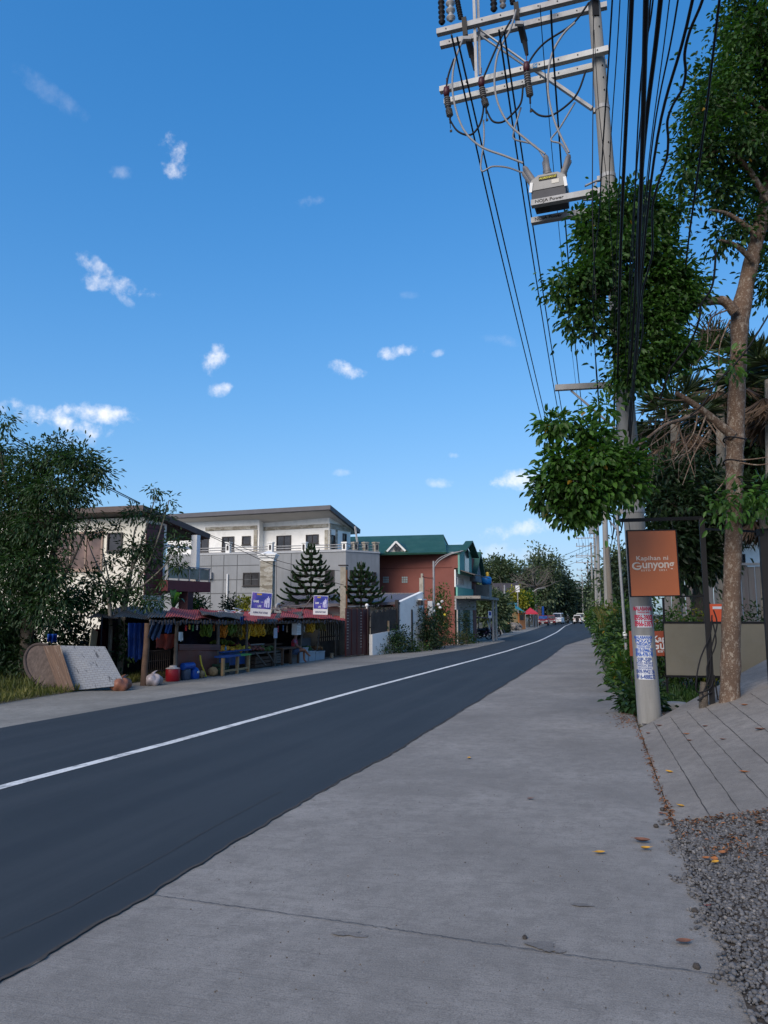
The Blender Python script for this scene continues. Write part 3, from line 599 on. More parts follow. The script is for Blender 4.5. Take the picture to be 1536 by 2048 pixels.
for (x0, x1, dx) in ((1074, 1048, 0), (1096, 1091, 1), (1125, 1138, 2)):
    for n in (.16, -.16):
        yb = 372 if dx == 0 else 350 if dx == 1 else 352
        if n < 0: yb += (8 if dx == 0 else 2)
        yt = (334 if dx == 0 else 311 if dx == 1 else 310) + (10 if n < 0 else 0)
        a = WA.hit(x0 + (-2 if n < 0 else 0), yb, n - .1); b = WA.hit(x1 + (-2 if n < 0 and dx < 2 else 2 if n < 0 else 0), yt, n - .1)
        mb = MB(); ax = b - a; L = ax.length
        mb.lathe([(.075, 0), (.075, .03), (.05, .04), (.062, .09), (.05, .12), (.047, L * .9), (.04, L * .93), (.03, L)], a, 12, ax); mb.build('bushing', GREYP, rt, smooth=True); BUSH.append(b)
for nn, ya, yb, xr, txt in ((.33, 406, 396, 1205, 'NOJA Power'), (-.33, 441, 410, 1200, 'NOJA Power')):
    a = WA.hit(1062, ya, nn - .05); z = a.z; b = at_z(xr, yb, z); b = a + RU * ((b - a).dot(RU)); mb = MB(); mb.box((a + b) / 2, RU * (b - a).length / 2, RNn * .012, Vector((0, 0, .05))); mb.box((a + b) / 2 - RNn * .05 + Vector((0, 0, -.044)), RU * (b - a).length / 2, RNn * .05, Vector((0, 0, .006))); br = mb.build('bracket_arm', GALV, rt)
    mb = MB(); mb.text(txt, .075, a + RU * .30 + RNn * .0135, RU, (0, 0, 1), sx=1.15, bold=.0012); mb.build('lettering', BLACKST, br)
mb = MB()
for (q, w, x, y) in (((1170, 372), (1196, 360), .05, .02), ((1178, 400), (1192, 366), .06, .03), ((1166, 398), (1200, 396), .05, .05), ((1172, 388), (1180, 384), .05, .03)): mb.bar(at(*q, RD - .1), at(*w, RD - .1), x, y)
mb.build('clamp', GALV, rt)
# insulated leads: grey cables from bushings up to the gear, black jumpers
def cable(name, pts, r, mat, label, group, n=6, k=8):
    mb = MB(); mb.tube(catmull(pts, k), r, n); o = mb.build(name, mat, None, smooth=True); return tag(o, label, 'cable', group)
for i, pts in enumerate([[(1046, 326), (1010, 312), (960, 292), (925, 255), (906, 190), (908, 130), (925, 80)], [(1043, 345), (1015, 335), (985, 333), (962, 340), (968, 280), (967, 240)], [(1090, 308), (1060, 285), (1012, 240), (990, 180), (995, 110), (1020, 60), (1032, 20)],
                         [(1089, 318), (1068, 290), (1030, 279), (1028, 262), (1042, 215)], [(1138, 305), (1110, 245), (1096, 180), (1102, 115), (1125, 70), (1150, 45)], [(1137, 312), (1122, 288), (1102, 280), (1120, 255), (1150, 205)]]):
    lab = ['thick grey cable looping from the left bushing up to the left fuse cutout', 'thin grey cable arching low from the left bushing to the first jumper', 'thick grey cable curving from the middle bushing to the middle fuse cutout', 'thin grey cable kinked from the middle bushing to the second jumper', 'thick grey cable bowing from the right bushing up towards the pole top', 'thin grey cable kinked from the right bushing to the third jumper'][i]
    cable('equipment_cable', [pa(x, y, .22 if i % 2 == 0 else .05) for x, y in pts], .019 if i % 2 == 0 else .015, CABLE_G, lab, 'grey equipment cables')
for i, pts in enumerate([[(899, 238), (915, 262), (940, 270), (958, 252), (966, 225), (967, 200)], [(973, 220), (985, 242), (1005, 244), (1025, 228), (1042, 205), (1046, 170)], [(1062, 218), (1080, 231), (1105, 230), (1140, 205), (1158, 180), (1172, 140)],
                         [(892, 180), (897, 150), (908, 118)], [(966, 158), (980, 125), (1000, 80), (1022, 40)], [(1052, 145), (1062, 118), (1090, 85), (1145, 48), (1178, 5)]]):
    lab = ['black jumper sagging below the leftmost arrester', 'black jumper sagging between middle arrester and thin grey cable', 'black jumper sagging from right arrester towards the pole', 'short black lead rising from the leftmost arrester cap', 'black lead rising from the middle arrester cap', 'long black lead rising from the right arrester cap to the pole top'][i]
    cable('jumper_cable', [pa(x, y, .16 if i > 2 else .1) for x, y in pts], .017, RUBBER, lab, 'black jumper cables')

# ------------------------------------------------------------------ pasted notices on the pole
RED_T = M('red_ink', (.60, .008, .06), .6, .1); BLUE_T = M('blue_ink', (.002, .09, .42), .6, .1); NAVY_T = M('navy_ink', (.015, .06, .25), .6, .1); PAPER = M('paper', (.66, .67, .68), .7, .08, 14, .1, dirt=(.45, .44, .42), dirtamt=.4)
def notice(px, py0, py1, wpx, lines, ink, label):
    pcx, pcy = px, (py0 + py1) / 2; zc = at(pcx, pcy, _pd - .16).z; c = pc(zc); r = prad(zc) + .003; h = (py1 - py0) * pxm(_pd - .1) * 1.02; w = wpx * pxm(_pd - .1) * 1.06
    dirp = (at(pcx, pcy, _pd - .16) - c); a0 = math.atan2(dirp.y, dirp.x); base = c
    def mp(u, v, n=0.0):
        a = a0 + u / r; q = pc(zc + v); rr = prad(zc + v) + .003 + n; return Vector((q.x + math.cos(a) * rr, q.y + math.sin(a) * rr, zc + v))
    mb = MB(); mb.grid(lambda s, t: mp((s - .5) * w, (t - .5) * h), 12, 8); o = mb.build('pasted_notice', PAPER, None, fix=False); tag(o, label, 'notice', 'notices pasted on the pole')
    mb = MB()
    for (t, y, sz, ink_sx) in lines: mb.text(t, sz * h, (0, 0, 0), (1, 0, 0), (0, 0, 1), sx=ink_sx, bold=.0012 * sz / .1, ext=0, mapf=lambda x, yy, n, y=y: mp(x, (.5 - y) * h + yy, .0012))
    mb.build('lettering', ink, o, fix=False)
notice(1288, 1213, 1254, 28, [('MALABANAN', .13, .26, .62), ('TANGGAL BARA', .30, .11, .72), ('0956-39002', .55, .34, .56), ('0966-53875', .84, .34, .56)], RED_T, 'white notice with red lettering, topmost on the pole')
notice(1287.5, 1272, 1313, 27, [('MALABANAN', .1, .19, .78), ('POZO', .27, .21, 1.35), ('NEGRO', .42, .17, 1.15), ('TANGGAL BARA', .54, .1, .8), ('0919-5946-27', .70, .25, .6), ('0906-478-145', .89, .25, .6)], BLUE_T, 'white notice with light blue lettering, in the middle of the pole')
notice(1290, 1316, 1358, 28, [('SIP-SIP', .12, .24, 1.0), ('POZO NEGRO', .27, .14, .85), ('TANGGAL BARA', .38, .12, .85), ('DECLOGGING', .49, .11, .9), ('0909-9942136', .65, .25, .6), ('0916-4888272', .88, .26, .6)], NAVY_T, 'white notice with navy lettering, lowest on the pole')

# ------------------------------------------------------------------ hanging sign on black gallows frame
ORANGE = M('terracotta_sign', (.41, .112, .034), .42, .07, 1.5, .03, 30, 0, .5); CREAM = M('cream_letters', (.62, .52, .42), .6, .03)
pb = ramp_at(1425, 1409); pd = pb.dot(_fh); sdp = pd - .1
fr = thing('sign_post', 'black steel gallows post with arm reaching left over an orange sign', 'sign post', pb)
ptop = at(1403, 1036, pd); armL = at(1240, 1041, pd - .05)
mb = MB(); mb.bar(pb - Vector((0, 0, .1)), ptop, .075, .075); mb.build('post', BLACKST, fr)
mb = MB(); mb.bar(ptop - Vector((0, 0, .0)), armL, .05, .05); mb.build('arm', BLACKST, fr)
mb = MB(); mb.bar(at(1412, 1192, pd), at(1360, 1193, pd), .022, .022); mb.build('stay', BLACKST, fr)
q = [at(1253, 1061, sdp), at(1352, 1058, sdp), at(1361, 1193, sdp), at(1259, 1194, sdp)]
uL = ((q[1] - q[0]) + (q[2] - q[3])).normalized(); vL = ((q[0] - q[3]) + (q[1] - q[2])); vL = (vL - uL * vL.dot(uL)).normalized(); nL = uL.cross(vL)
cs = sum(q, Vector()) / 4; W2 = ((q[1] - q[0]).length + (q[2] - q[3]).length) / 4; H2 = ((q[0] - q[3]).length + (q[1] - q[2]).length) / 4
sg = thing('hanging_sign', 'square terracotta orange hanging sign with cream lettering in front of the pole', 'sign', cs - vL * H2)
mb = MB(); mb.box(cs, uL * (W2 - .012), vL * (H2 - .012), nL * .012); mb.build('panel', ORANGE, sg)
mb = MB()
for a, b, e, f in ((0, H2 - .008, W2, .008), (0, -H2 + .008, W2, .008), (W2 - .008, 0, .008, H2 - .016), (-W2 + .008, 0, .008, H2 - .016)): mb.box(cs + uL * a + vL * b, uL * e, vL * f, nL * .02)
mb.build('frame', BLACKST, sg)
mb = MB(); o = cs + nL * .0125
def sgp(px, py): p = ((px - 309) / 414 - .5) * 2 * W2, (.5 - (py - 335) / 530) * 2 * H2; return o + uL * p[0] + vL * p[1]
mb.text('Kapihan ni', .090, sgp(508, 562), uL, vL, sx=1.2, bold=.0012, spacing=1.05)
mb.text('unyong', .168, sgp(553, 612), uL, vL, sx=1.0, bold=.003, spacing=.96)
gpts = [Vector((math.cos(t), math.sin(t), 0)) for t in np.linspace(.75, 2 * math.pi - .12, 22)]
gc = sgp(380, 622); mb.tube([gc + uL * p.x * .062 + vL * p.y * .048 for p in gpts] , [.007 + .009 * math.sin(math.pi * i / 21) for i in range(22)], 6, True)
mb.bar(gc + uL * -.005 + vL * -.004, gc + uL * .068 + vL * .0, .016, .004, vL)
mb.text('ESTD', .034, sgp(450, 658), uL, vL, sx=1.5, bold=.0006, spacing=1.3); mb.text('2021', .034, sgp(592, 658), uL, vL, sx=1.5, bold=.0006, spacing=1.3)
mb.build('lettering', CREAM, sg)
for px in (1257, 1343):
    mb = MB(); a = at(px, 1040, pd - .05); b = at(px + 3, 1060, sdp); mb.tube([a + Vector((0, 0, .03)), a.lerp(b, .5), b], .005, 6); mb.build('hook', BLACKST, sg)
# coil of cable hanging at the black post
mb = MB()
for pts in ([(1424, 1230), (1420, 1270), (1400, 1320), (1392, 1370), (1398, 1385), (1420, 1376), (1426, 1360)], [(1424, 1240), (1432, 1285), (1415, 1330), (1414, 1352), (1412, 1378), (1402, 1398), (1396, 1400), (1406, 1394), (1424, 1384)], [(1427, 1220), (1434, 1250), (1422, 1300), (1420, 1350), (1404, 1390)], [(1428, 1350), (1436, 1400)]):
    mb.tube(catmull([at(x, y, pd - .06 - .02 * (i % 2)) for i, (x, y) in enumerate(pts)], 8), .011, 6)
tag(mb.build('cable_coil', RUBBER, None, smooth=True), 'loose loops of black cable hanging from the black sign post', 'cable coil')

# ------------------------------------------------------------------ panel signs, gate post, small things behind the ramp
PD = 15.0
kh = M('khaki_tarpaulin', (.18, .16, .115), .8, .12, 1.2, .12, 12, dirt=(.2, .185, .155), dirtamt=.5)
pn = thing('sign_board', 'wide khaki tarpaulin board back on a dark frame behind the trees', 'sign board', gnd(1332, 1395))
PW = Wall(plan(1331, PD), plan(1640, PD - .55))
mb = MB(); s0, z0 = PW.sz(1333, 1350); s1, z1 = PW.sz(1333, 1247); PW.box(mb, s0, PW.sz(1600, 1247)[0], z0, z1, -.01, .01); mb.build('panel', kh, pn)
mb = MB(); sE = PW.sz(1600, 1247)[0]; PW.box(mb, s0 - .03, sE, z1, z1 + .04, -.02, .02); PW.box(mb, s0 - .03, sE, z0 - .04, z0, -.02, .02); mb.build('frame', BLACKST, pn)
for px in (1331.5, 1452, 1570):
    s = PW.sz(px, 1300)[0]; mb = MB(); PW.box(mb, s - .02, s + .02, -.05 if px < 1400 else .1, z1 + (.5 if px < 1340 else .02), -.045, -.012); mb.build('leg', BLACKST, pn)
sg2 = thing('banner_sign', 'red orange banner with white lettering half hidden behind the pole', 'sign', plan(1300, 15.75))
W2b = Wall(plan(1256, 15.75), plan(1400, 15.75)); a = W2b.sz(1260, 1312); b = W2b.sz(1392, 1262)
mb = MB(); W2b.box(mb, a[0], b[0], a[1], b[1], -.008, .008); mb.build('panel', M('red_orange_banner', (.33, .075, .035), .6, .08), sg2)
mb = MB(); mb.text('Kapihan ni', .16, W2b.hit(1342, 1278, .009), W2b.u if W2b.u.dot(_rt) > 0 else -W2b.u, (0, 0, 1), sx=1.12, bold=.003); mb.text('Gunyong', .24, W2b.hit(1344, 1291, .009), _rt, (0, 0, 1), sx=.97, bold=.005); mb.text('ESTD 2021', .06, W2b.hit(1341, 1303, .009), _rt, (0, 0, 1), sx=1.9, bold=.0015); mb.build('lettering', WHITE, sg2)
mb = MB(); p = W2b.pt(b[0] - .02, 0, -.03); mb.bar(p, p + Vector((0, 0, b[1] + .02)), .03, .03); mb.build('leg', BLACKST, sg2); mb = MB(); p = W2b.pt(a[0] + .03, 0, -.03); mb.bar(p, p + Vector((0, 0, b[1] - .02)), .03, .03); mb.build('leg', BLACKST, sg2)
ob3 = thing('orange_box', 'bright orange notice board standing on the ledge left of the speckled trunk', 'notice board', at(1428, 1250, 15.6))
OW = Wall(plan(1410, 15.5), plan(1450, 15.5)); a = OW.sz(1413, 1251); b = OW.sz(1446, 1208)
mb = MB(); OW.box(mb, a[0], b[0], a[1] - .1, b[1], -.03, .03); mb.build('panel', M('bright_orange', (.75, .11, .035), .5, .06), ob3)
mb = MB(); a = OW.sz(1424, 1218); b = OW.sz(1442, 1213); OW.box(mb, a[0], b[0], a[1], b[1], .031, .034); mb.build('white_strip', WHITE, ob3)
gp = ramp_at(1548, 1372); gd = gp.dot(_fh)
gt = thing('gate_post', 'black steel gate post standing at the right edge of the ramp', 'gate post', gp)
mb = MB(); mb.bar(gp - Vector((0, 0, .1)), at(1527, 1062, gd), .13, .13); mb.build('post', BLACKST, gt)
mb = MB(); mb.bar(at(1516, 1065, gd), at(1660, 1060, gd), .12, .1); mb.build('lintel', BLACKST, gt)
mb = MB(); mb.bar(at(1560, 1075, gd + .1), at(1590, 1370, gd + .1), .05, .05); mb.build('rail', BLACKST, gt)
mb = MB(); mb.bar(at(1410, 1058, gd + 1.2), at(1530, 1064, gd + .1), .035, .035); tag(mb.build('steel_bar', BLACKST), 'thin black horizontal bar running behind the speckled trunk to the gate post', 'bar')
# concrete stub and debris
p = gnd(1352, 1418); mb = MB(); mb.lathe([(.20, -.05), (.215, .02), (.20, .09), (.17, .115), (.08, .12)], p, 18); tag(mb.build('concrete_stub', M('stub_concrete', (.3, .29, .27), .9, .25, 5, .5, 30), None, smooth=True), 'low round concrete stub on the ground beside the pole base', 'concrete footing')
p = ramp_at(1425, 1412) + Vector((-.12, .06, 0)); mb = MB(); mb.tube([p - Vector((0, 0, .3)), p + Vector((.01, 0, .12)), p + Vector((.03, .02, .33))], [.07, .065, .05], 10); tag(mb.build('tree_stump', BARK_D, None, smooth=True), 'short cut brown stump beside the black sign post', 'stump')
p = at(1490, 1372, 13.4); mb = MB(); mb.tube(wander(p + Vector((-.35, .1, .0)), p + Vector((.5, .3, .02)), 4, .05), [.09, .1, .1, .09, .07], 10); tag(mb.build('fallen_log', BARK_P, None, smooth=True), 'pale fallen log lying behind the speckled trunk', 'log')

# ------------------------------------------------------------------ big right tree, wrapped round the pole
tb0 = ramp_at(1458, 1402); td = tb0.dot(_fh)
tr_px = [(1458, 1404, 21.5), (1461, 1330, 20), (1463, 1200, 18.5), (1468, 1040, 17), (1469, 940, 18), (1470, 880, 20), (1474, 780, 17.5), (1478, 690, 17.5), (1481, 630, 21), (1498, 545, 17), (1523, 440, 16), (1535, 380, 14.5), (1552, 290, 13), (1575, 170, 11), (1590, 20, 8)]
trunk = [tb0 - Vector((0, 0, .15))] + [at(x, y, td + .02 * i) for i, (x, y, w) in enumerate(tr_px) if i]
radii = [w * pxm(td) * .93 for _, _, w in tr_px]
limbs = []
def limb(pts, r0, r1, d0=td): limbs.append(([at(x, y, dd) for x, y, dd in pts], r0, r1))
limb([(1470, 625, td), (1448, 602, td), (1415, 603, td), (1390, 606, td - .1), (1350, 600, td - .2), (1290, 590, td - .3), (1240, 560, td - .4)], .085, .03)
limb([(1395, 610, td - .1), (1362, 634, td - .1), (1330, 660, td - .3), (1300, 690, td - .4)], .04, .018)
limb([(1340, 600, td - .2), (1290, 520, td - .3), (1250, 440, td - .4)], .035, .015); limb([(1250, 570, td - .4), (1190, 590, td - .5), (1150, 600, td - .5)], .025, .01)
limb([(1466, 872, td), (1440, 850, td), (1410, 825, td - .05), (1375, 800, td - .15), (1352, 786, td - .2)], .08, .035)
limb([(1400, 822, td - .05), (1365, 838, td - .3), (1330, 850, td - .5), (1290, 880, td - .8), (1240, 920, td - 1.0), (1180, 950, td - 1.1)], .028, .014)
limb([(1400, 820, td), (1420, 850, td), (1450, 895, td - .2)], .02, .008)
for a in [[(1395, 830), (1385, 870), (1345, 925)], [(1412, 832), (1380, 900), (1320, 925)], [(1355, 845), (1372, 900), (1390, 955)], [(1420, 860), (1390, 905), (1365, 970)], [(1375, 800), (1340, 800), (1285, 790)], [(1372, 830), (1330, 870), (1280, 905)], [(1460, 640), (1440, 690), (1438, 740)], [(1455, 620), (1420, 640), (1412, 700), (1380, 735)], [(1440, 660), (1400, 660), (1370, 640)], [(1438, 670), (1400, 720), (1340, 735)], [(1480, 920), (1510, 918), (1545, 912)], [(1480, 925), (1515, 930), (1550, 925)], [(1462, 930), (1450, 960), (1430, 985)]]:
    limb([(x, y, td - .15 - .1 * i) for i, (x, y) in enumerate(a)], .014, .004)
for pts in [[(1535, 400), (1490, 330), (1440, 300), (1400, 330)], [(1560, 260), (1500, 200), (1440, 210)], [(1575, 150), (1530, 80), (1490, 40)], [(1515, 470), (1460, 430), (1420, 420)], [(1505, 520), (1470, 490), (1440, 480)]]: limb([(x, y, td - .1 * i) for i, (x, y) in enumerate(pts)], .05, .015)
cl = [ell(1500, 30, 60, 60, td, .9), ell(1520, 110, 95, 70, td, 1.0), ell(1450, 190, 70, 60, td, .9), ell(1402, 225, 40, 34, td - .3, .5), ell(1400, 305, 48, 42, td - .2, .6), ell(1470, 300, 70, 60, td, .9), ell(1368, 350, 30, 22, td - .3, .3), ell(1385, 395, 26, 12, td - .3, .2), ell(1440, 385, 45, 30, td, .4), ell(1545, 240, 70, 80, td + .3, 1.), ell(1550, 340, 60, 60, td + .4, .8), ell(1445, 470, 32, 22, td, .3), ell(1490, 440, 32, 30, td + .2, .4), ell(1550, 470, 30, 60, td + .4, .5), ell(1545, 560, 30, 50, td + .3, .5), ell(1600, 100, 90, 120, td, 1.)]
mid = [ell(1245, 415, 52, 26, td - .4, .4), ell(1300, 432, 38, 32, td - .3, .35), ell(1195, 450, 36, 26, td - .4, .3), ell(1180, 485, 30, 16, td - .4, .25), ell(1160, 560, 44, 26, td - .5, .35), ell(1200, 545, 36, 26, td - .5, .35), ell(1255, 490, 54, 34, td - .5, .4), ell(1320, 500, 36, 34, td - .3, .35), ell(1350, 555, 38, 30, td - .3, .35), ell(1290, 565, 58, 36, td - .3, .4), ell(1330, 615, 44, 30, td - .3, .35), ell(1178, 610, 30, 26, td - .5, .25), ell(1265, 630, 50, 30, td - .3, .35), ell(1310, 668, 46, 26, td - .3, .35), ell(1250, 690, 28, 26, td - .4, .3), ell(1255, 745, 30, 28, td - .4, .3), ell(1325, 720, 40, 26, td - .3, .3), ell(1290, 735, 26, 24, td - .3, .25), ell(1190, 655, 18, 18, td - .5, .15), ell(1372, 598, 24, 18, td - .3, .2), ell(1350, 690, 22, 20, td - .3, .2), ell(1385, 560, 18, 14, td - .3, .15), ell(1345, 428, 24, 18, td - .3, .2), ell(1380, 585, 22, 16, td - .3, .2), ell(1118, 565, 20, 12, td - .5, .15), ell(1128, 600, 16, 10, td - .5, .15), ell(1142, 640, 16, 11, td - .5, .12), ell(1152, 672, 12, 8, td - .5, .1), ell(1158, 436, 20, 10, td - .4, .15), ell(1375, 705, 20, 14, td - .3, .2), ell(1218, 772, 12, 12, td - .4, .1), ell(1270, 392, 26, 10, td - .4, .2)]
low = [ell(1130, 925, 34, 22, td - 1.1, .3), ell(1195, 918, 44, 24, td - 1.1, .35), ell(1250, 932, 32, 22, td - 1.0, .3), ell(1102, 972, 24, 24, td - 1.1, .25), ell(1150, 975, 42, 28, td - 1.1, .35), ell(1210, 970, 40, 26, td - 1.0, .3), ell(1135, 1025, 26, 16, td - 1.1, .2), ell(1180, 1012, 34, 18, td - 1.1, .25), ell(1262, 975, 20, 16, td - 1.0, .2), ell(1115, 852, 34, 13, td - 1.1, .2), ell(1165, 862, 20, 10, td - 1.1, .15), ell(1195, 880, 24, 10, td - 1.0, .15), ell(1205, 820, 18, 8, td - .9, .12), ell(1160, 1045, 14, 8, td - 1.1, .1), ell(1085, 1000, 12, 12, td - 1.1, .1)]
trk = [ell(1490, 985, 42, 18, td - .3, .25), ell(1440, 1000, 26, 14, td - .4, .2), ell(1520, 1010, 36, 24, td - .2, .3), ell(1462, 1022, 24, 12, td - .4, .2), ell(1450, 730, 26, 24, td - .2, .25)]
for k in range(34):
    x0, y0 = RN.uniform(1300, 1430), RN.uniform(800, 875); x1, y1 = x0 + RN.uniform(-75, 40), y0 + RN.uniform(5, 120); dd = td + RN.uniform(-.5, .5)
    limbs.append((wander(at(x0, y0, dd), at(x1, y1, dd + RN.uniform(-.3, .3)), 4, .09), RN.uniform(.005, .011), .0025))
for k in range(14):
    x0, y0 = RN.uniform(1395, 1450), RN.uniform(615, 640); x1, y1 = x0 + RN.uniform(-70, 20), y0 + RN.uniform(30, 120)
    limbs.append((wander(at(x0, y0, td - .1), at(x1, y1, td + RN.uniform(-.3, .3)), 4, .1), RN.uniform(.005, .009), .0025))
bigt = thing('street_tree', 'tall tree with speckled pale brown trunk leaning right, foliage wrapped round the pole', 'tree', tb0)
tbm = MB(); q = catmull(trunk, 6); rr = np.interp(np.linspace(0, len(trunk) - 1, len(q)), range(len(radii)), radii); tbm.tube(q, [float(r * (1 + .05 * math.sin(i * 1.3) + .03 * RN.uniform(-1, 1))) for i, r in enumerate(rr)], 18)
for pts, r0, r1 in limbs: qq = catmull(pts, 5); tbm.tube(qq, np.linspace(r0, r1, len(qq)).tolist(), 8)
tw = []
leaves('crown', LEAF_A, bigt, cl, 24000, .098, .052, 22, .115, .45, .2, tw); leaves('crown', LEAF_A, bigt, mid, 19000, .102, .054, 24, .095, .5, .3, tw); leaves('crown', LEAF_B, bigt, low, 6600, .115, .062, 18, .085, .5, .2, tw); leaves('crown', LEAF_B, bigt, trk, 420, .14, .07, 9, .1)
for a, b in tw[::2]: tbm.tube(wander(a, b, 3, .08), [.009, .007, .005, .003], 4, False)
tbm.build('trunk', BARK, bigt, smooth=True)
for x, y, r in ((1469, 879, .155), (1468, 924, .148)):
    p = at(x, y, td); mb = MB(); mb.tube([p + Vector((r * math.cos(t), r * math.sin(t), .02 * math.sin(t * 2))) for t in np.linspace(0, 6.283, 25)], .012, 6); mb.build('strap', RUBBER, bigt)
# ------------------------------------------------------------------ building helpers
def glassmat(name, col, rough=.12):
    m, nt, bs = _new(name); c = _ramp(nt, _noise(nt, _obj(nt), 1.3, 2), [(.35, sc3(col, .5)), (.65, sc3(col, 1.4))]); nt.links.new(c, bs.inputs['Base Color'])
    bs.inputs['Roughness'].default_value = rough; bs.inputs['Specular IOR Level'].default_value = .6; return m
GLASS = glassmat('dark_glass', (.03, .028, .03)); GLASSB = glassmat('bronze_glass', (.16, .10, .08)); GLASSC = glassmat('balcony_glass', (.10, .13, .12))
FRAME_D = M('dark_frame', (.035, .03, .03), .5, .1, 6)
CREAMW = M('cream_wall', (.80, .77, .67), .8, .05, .8, .08, 40, dirt=(.45, .42, .35), dirtamt=.35)
WHITEW = M('white_wall', (.84, .83, .79), .8, .05, .7, .08, 40, dirt=(.46, .46, .44), dirtamt=.35)
SOFFIT = M('soffit', (.50, .47, .43), .8, .06, 1)
ROOFD = M('dark_roof', (.075, .075, .085), .55, .15, 1.5, .1, 20)
ROOFB = M('brown_roof', (.085, .062, .055), .6, .15, 1.5, .1, 20)
WINE = M('wine_paint', (.115, .03, .035), .6, .12, 2, .05, 30, dirt=(.07, .025, .025), dirtamt=.5)
def planks(name, col, axis_sc, gap=.12):
    m, nt, bs = _new(name); co = _obj(nt); w = _n(nt, 'ShaderNodeTexWave', wave_type='BANDS', bands_direction='Z'); w.inputs['Scale'].default_value = axis_sc; nt.links.new(co, w.inputs['Vector'])
    n = _noise(nt, _map(nt, co, (.6, .6, 5)), 1.5, 5); c = _ramp(nt, n, [(.3, sc3(col, .7)), (.7, sc3(col, 1.3))])
    c = _mix(nt, _ramp(nt, w.outputs['Fac'], [(0, (.85,) * 3), (gap, (0,) * 3)]), c, sc3(col, .25) + (1,)); nt.links.new(c, bs.inputs['Base Color']); bs.inputs['Roughness'].default_value = .6; return m
WOODP = planks('wine_cladding', (.10, .03, .03), .9)
def tilemat():
    m, nt, bs = _new('grey_tile_cladding'); co = _obj(nt); n = _noise(nt, co, .7, 6, .65); st = _noise(nt, _map(nt, co, (3, 3, .25)), 1.2, 5, .6)
    c = _ramp(nt, n, [(.3, (.215, .225, .235)), (.7, (.27, .28, .29))]); c = _mix(nt, _ramp(nt, st, [(.5, (0,) * 3), (.75, (.5,) * 3)]), c, (.17, .175, .175, 1))
    nt.links.new(c, bs.inputs['Base Color']); bs.inputs['Roughness'].default_value = .6; return m
GREYT = tilemat()
def stonemat():
    m, nt, bs = _new('ledge_stone'); co = _map(nt, _obj(nt), (2.2, 2.2, 6)); v = _n(nt, 'ShaderNodeTexVoronoi'); v.inputs['Scale'].default_value = 1.2; nt.links.new(co, v.inputs['Vector'])
    c = _ramp(nt, v.outputs['Color'], [(.1, (.20, .175, .13)), (.5, (.34, .31, .25)), (.9, (.46, .44, .38))])
    c = _mix(nt, _ramp(nt, _noise(nt, _obj(nt), 9, 5), [(.45, (0,) * 3), (.7, (.6,) * 3)]), c, (.17, .15, .12, 1)); nt.links.new(c, bs.inputs['Base Color']); bs.inputs['Roughness'].default_value = .9; _bump(nt, bs, v.outputs['Distance'], .6, .03); return m
STONE = stonemat()
def corr(name, col, rust, amt, sc=14, direction='X', rough=.6):
    m, nt, bs = _new(name); co = _obj(nt); n = _noise(nt, co, 1.6, 7, .7); n2 = _noise(nt, co, .8, 5, .7)
    c = _ramp(nt, n, [(.3, sc3(col, .8)), (.7, sc3(col, 1.2))]); c = _mix(nt, _ramp(nt, n2, [(.46, (0,) * 3), (.62, (amt,) * 3)]), c, (*rust, 1))
    nt.links.new(c, bs.inputs['Base Color']); bs.inputs['Roughness'].default_value = rough; bs.inputs['Metallic'].default_value = .1
    return m
RED_R = corr('red_sheet', (.36, .05, .05), (.24, .10, .08), .5, rough=.85); RUST_R = corr('rusty_sheet', (.17, .06, .04), (.07, .04, .03), .6); GREY_R = corr('old_grey_sheet', (.13, .115, .10), (.09, .06, .045), .7, rough=.9); BLACK_R = corr('dark_old_sheet', (.05, .045, .042), (.03, .025, .022), .6); GREEN_R = corr('green_roof', (.018, .078, .054), (.04, .10, .075), .4); GREYP_R = corr('grey_purple_roof', (.15, .14, .155), (.10, .09, .09), .5)
def window(w, rect, parent, fm=None, gm=None, mull=1, trans=0, fw=.06, sill=True, name='window'):
    s0, s1, z0, z1 = w.rect(*rect); fm = fm or FRAME_D; gm = gm or GLASS; mb = MB()
    w.box(mb, s0 - fw, s0, z0 - fw, z1 + fw, .0, .07); w.box(mb, s1, s1 + fw, z0 - fw, z1 + fw, .0, .07); w.box(mb, s0, s1, z1, z1 + fw, .0, .068); w.box(mb, s0, s1, z0 - fw, z0, .0, .068)
    for k in range(mull): x = s0 + (s1 - s0) * (k + 1) / (mull + 1); w.box(mb, x - .025, x + .025, z0, z1, .012, .05)
    for k in range(trans): z = z0 + (z1 - z0) * (k + 1) / (trans + 1); w.box(mb, s0, s1, z - .02, z + .02, .014, .052)
    o = mb.build(name, fm, parent); mb = MB(); w.box(mb, s0, s1, z0, z1, -.02, .01); mb.build('pane', gm, o)
    if sill: mb = MB(); w.box(mb, s0 - fw - .04, s1 + fw + .04, z0 - fw - .05, z0 - fw - .003, .0, .1); mb.build('sill', fm, o)
    return o
def P3(px, py, d): return at(px, py, d)
def zat(px, py, d): return at(px, py, d).z

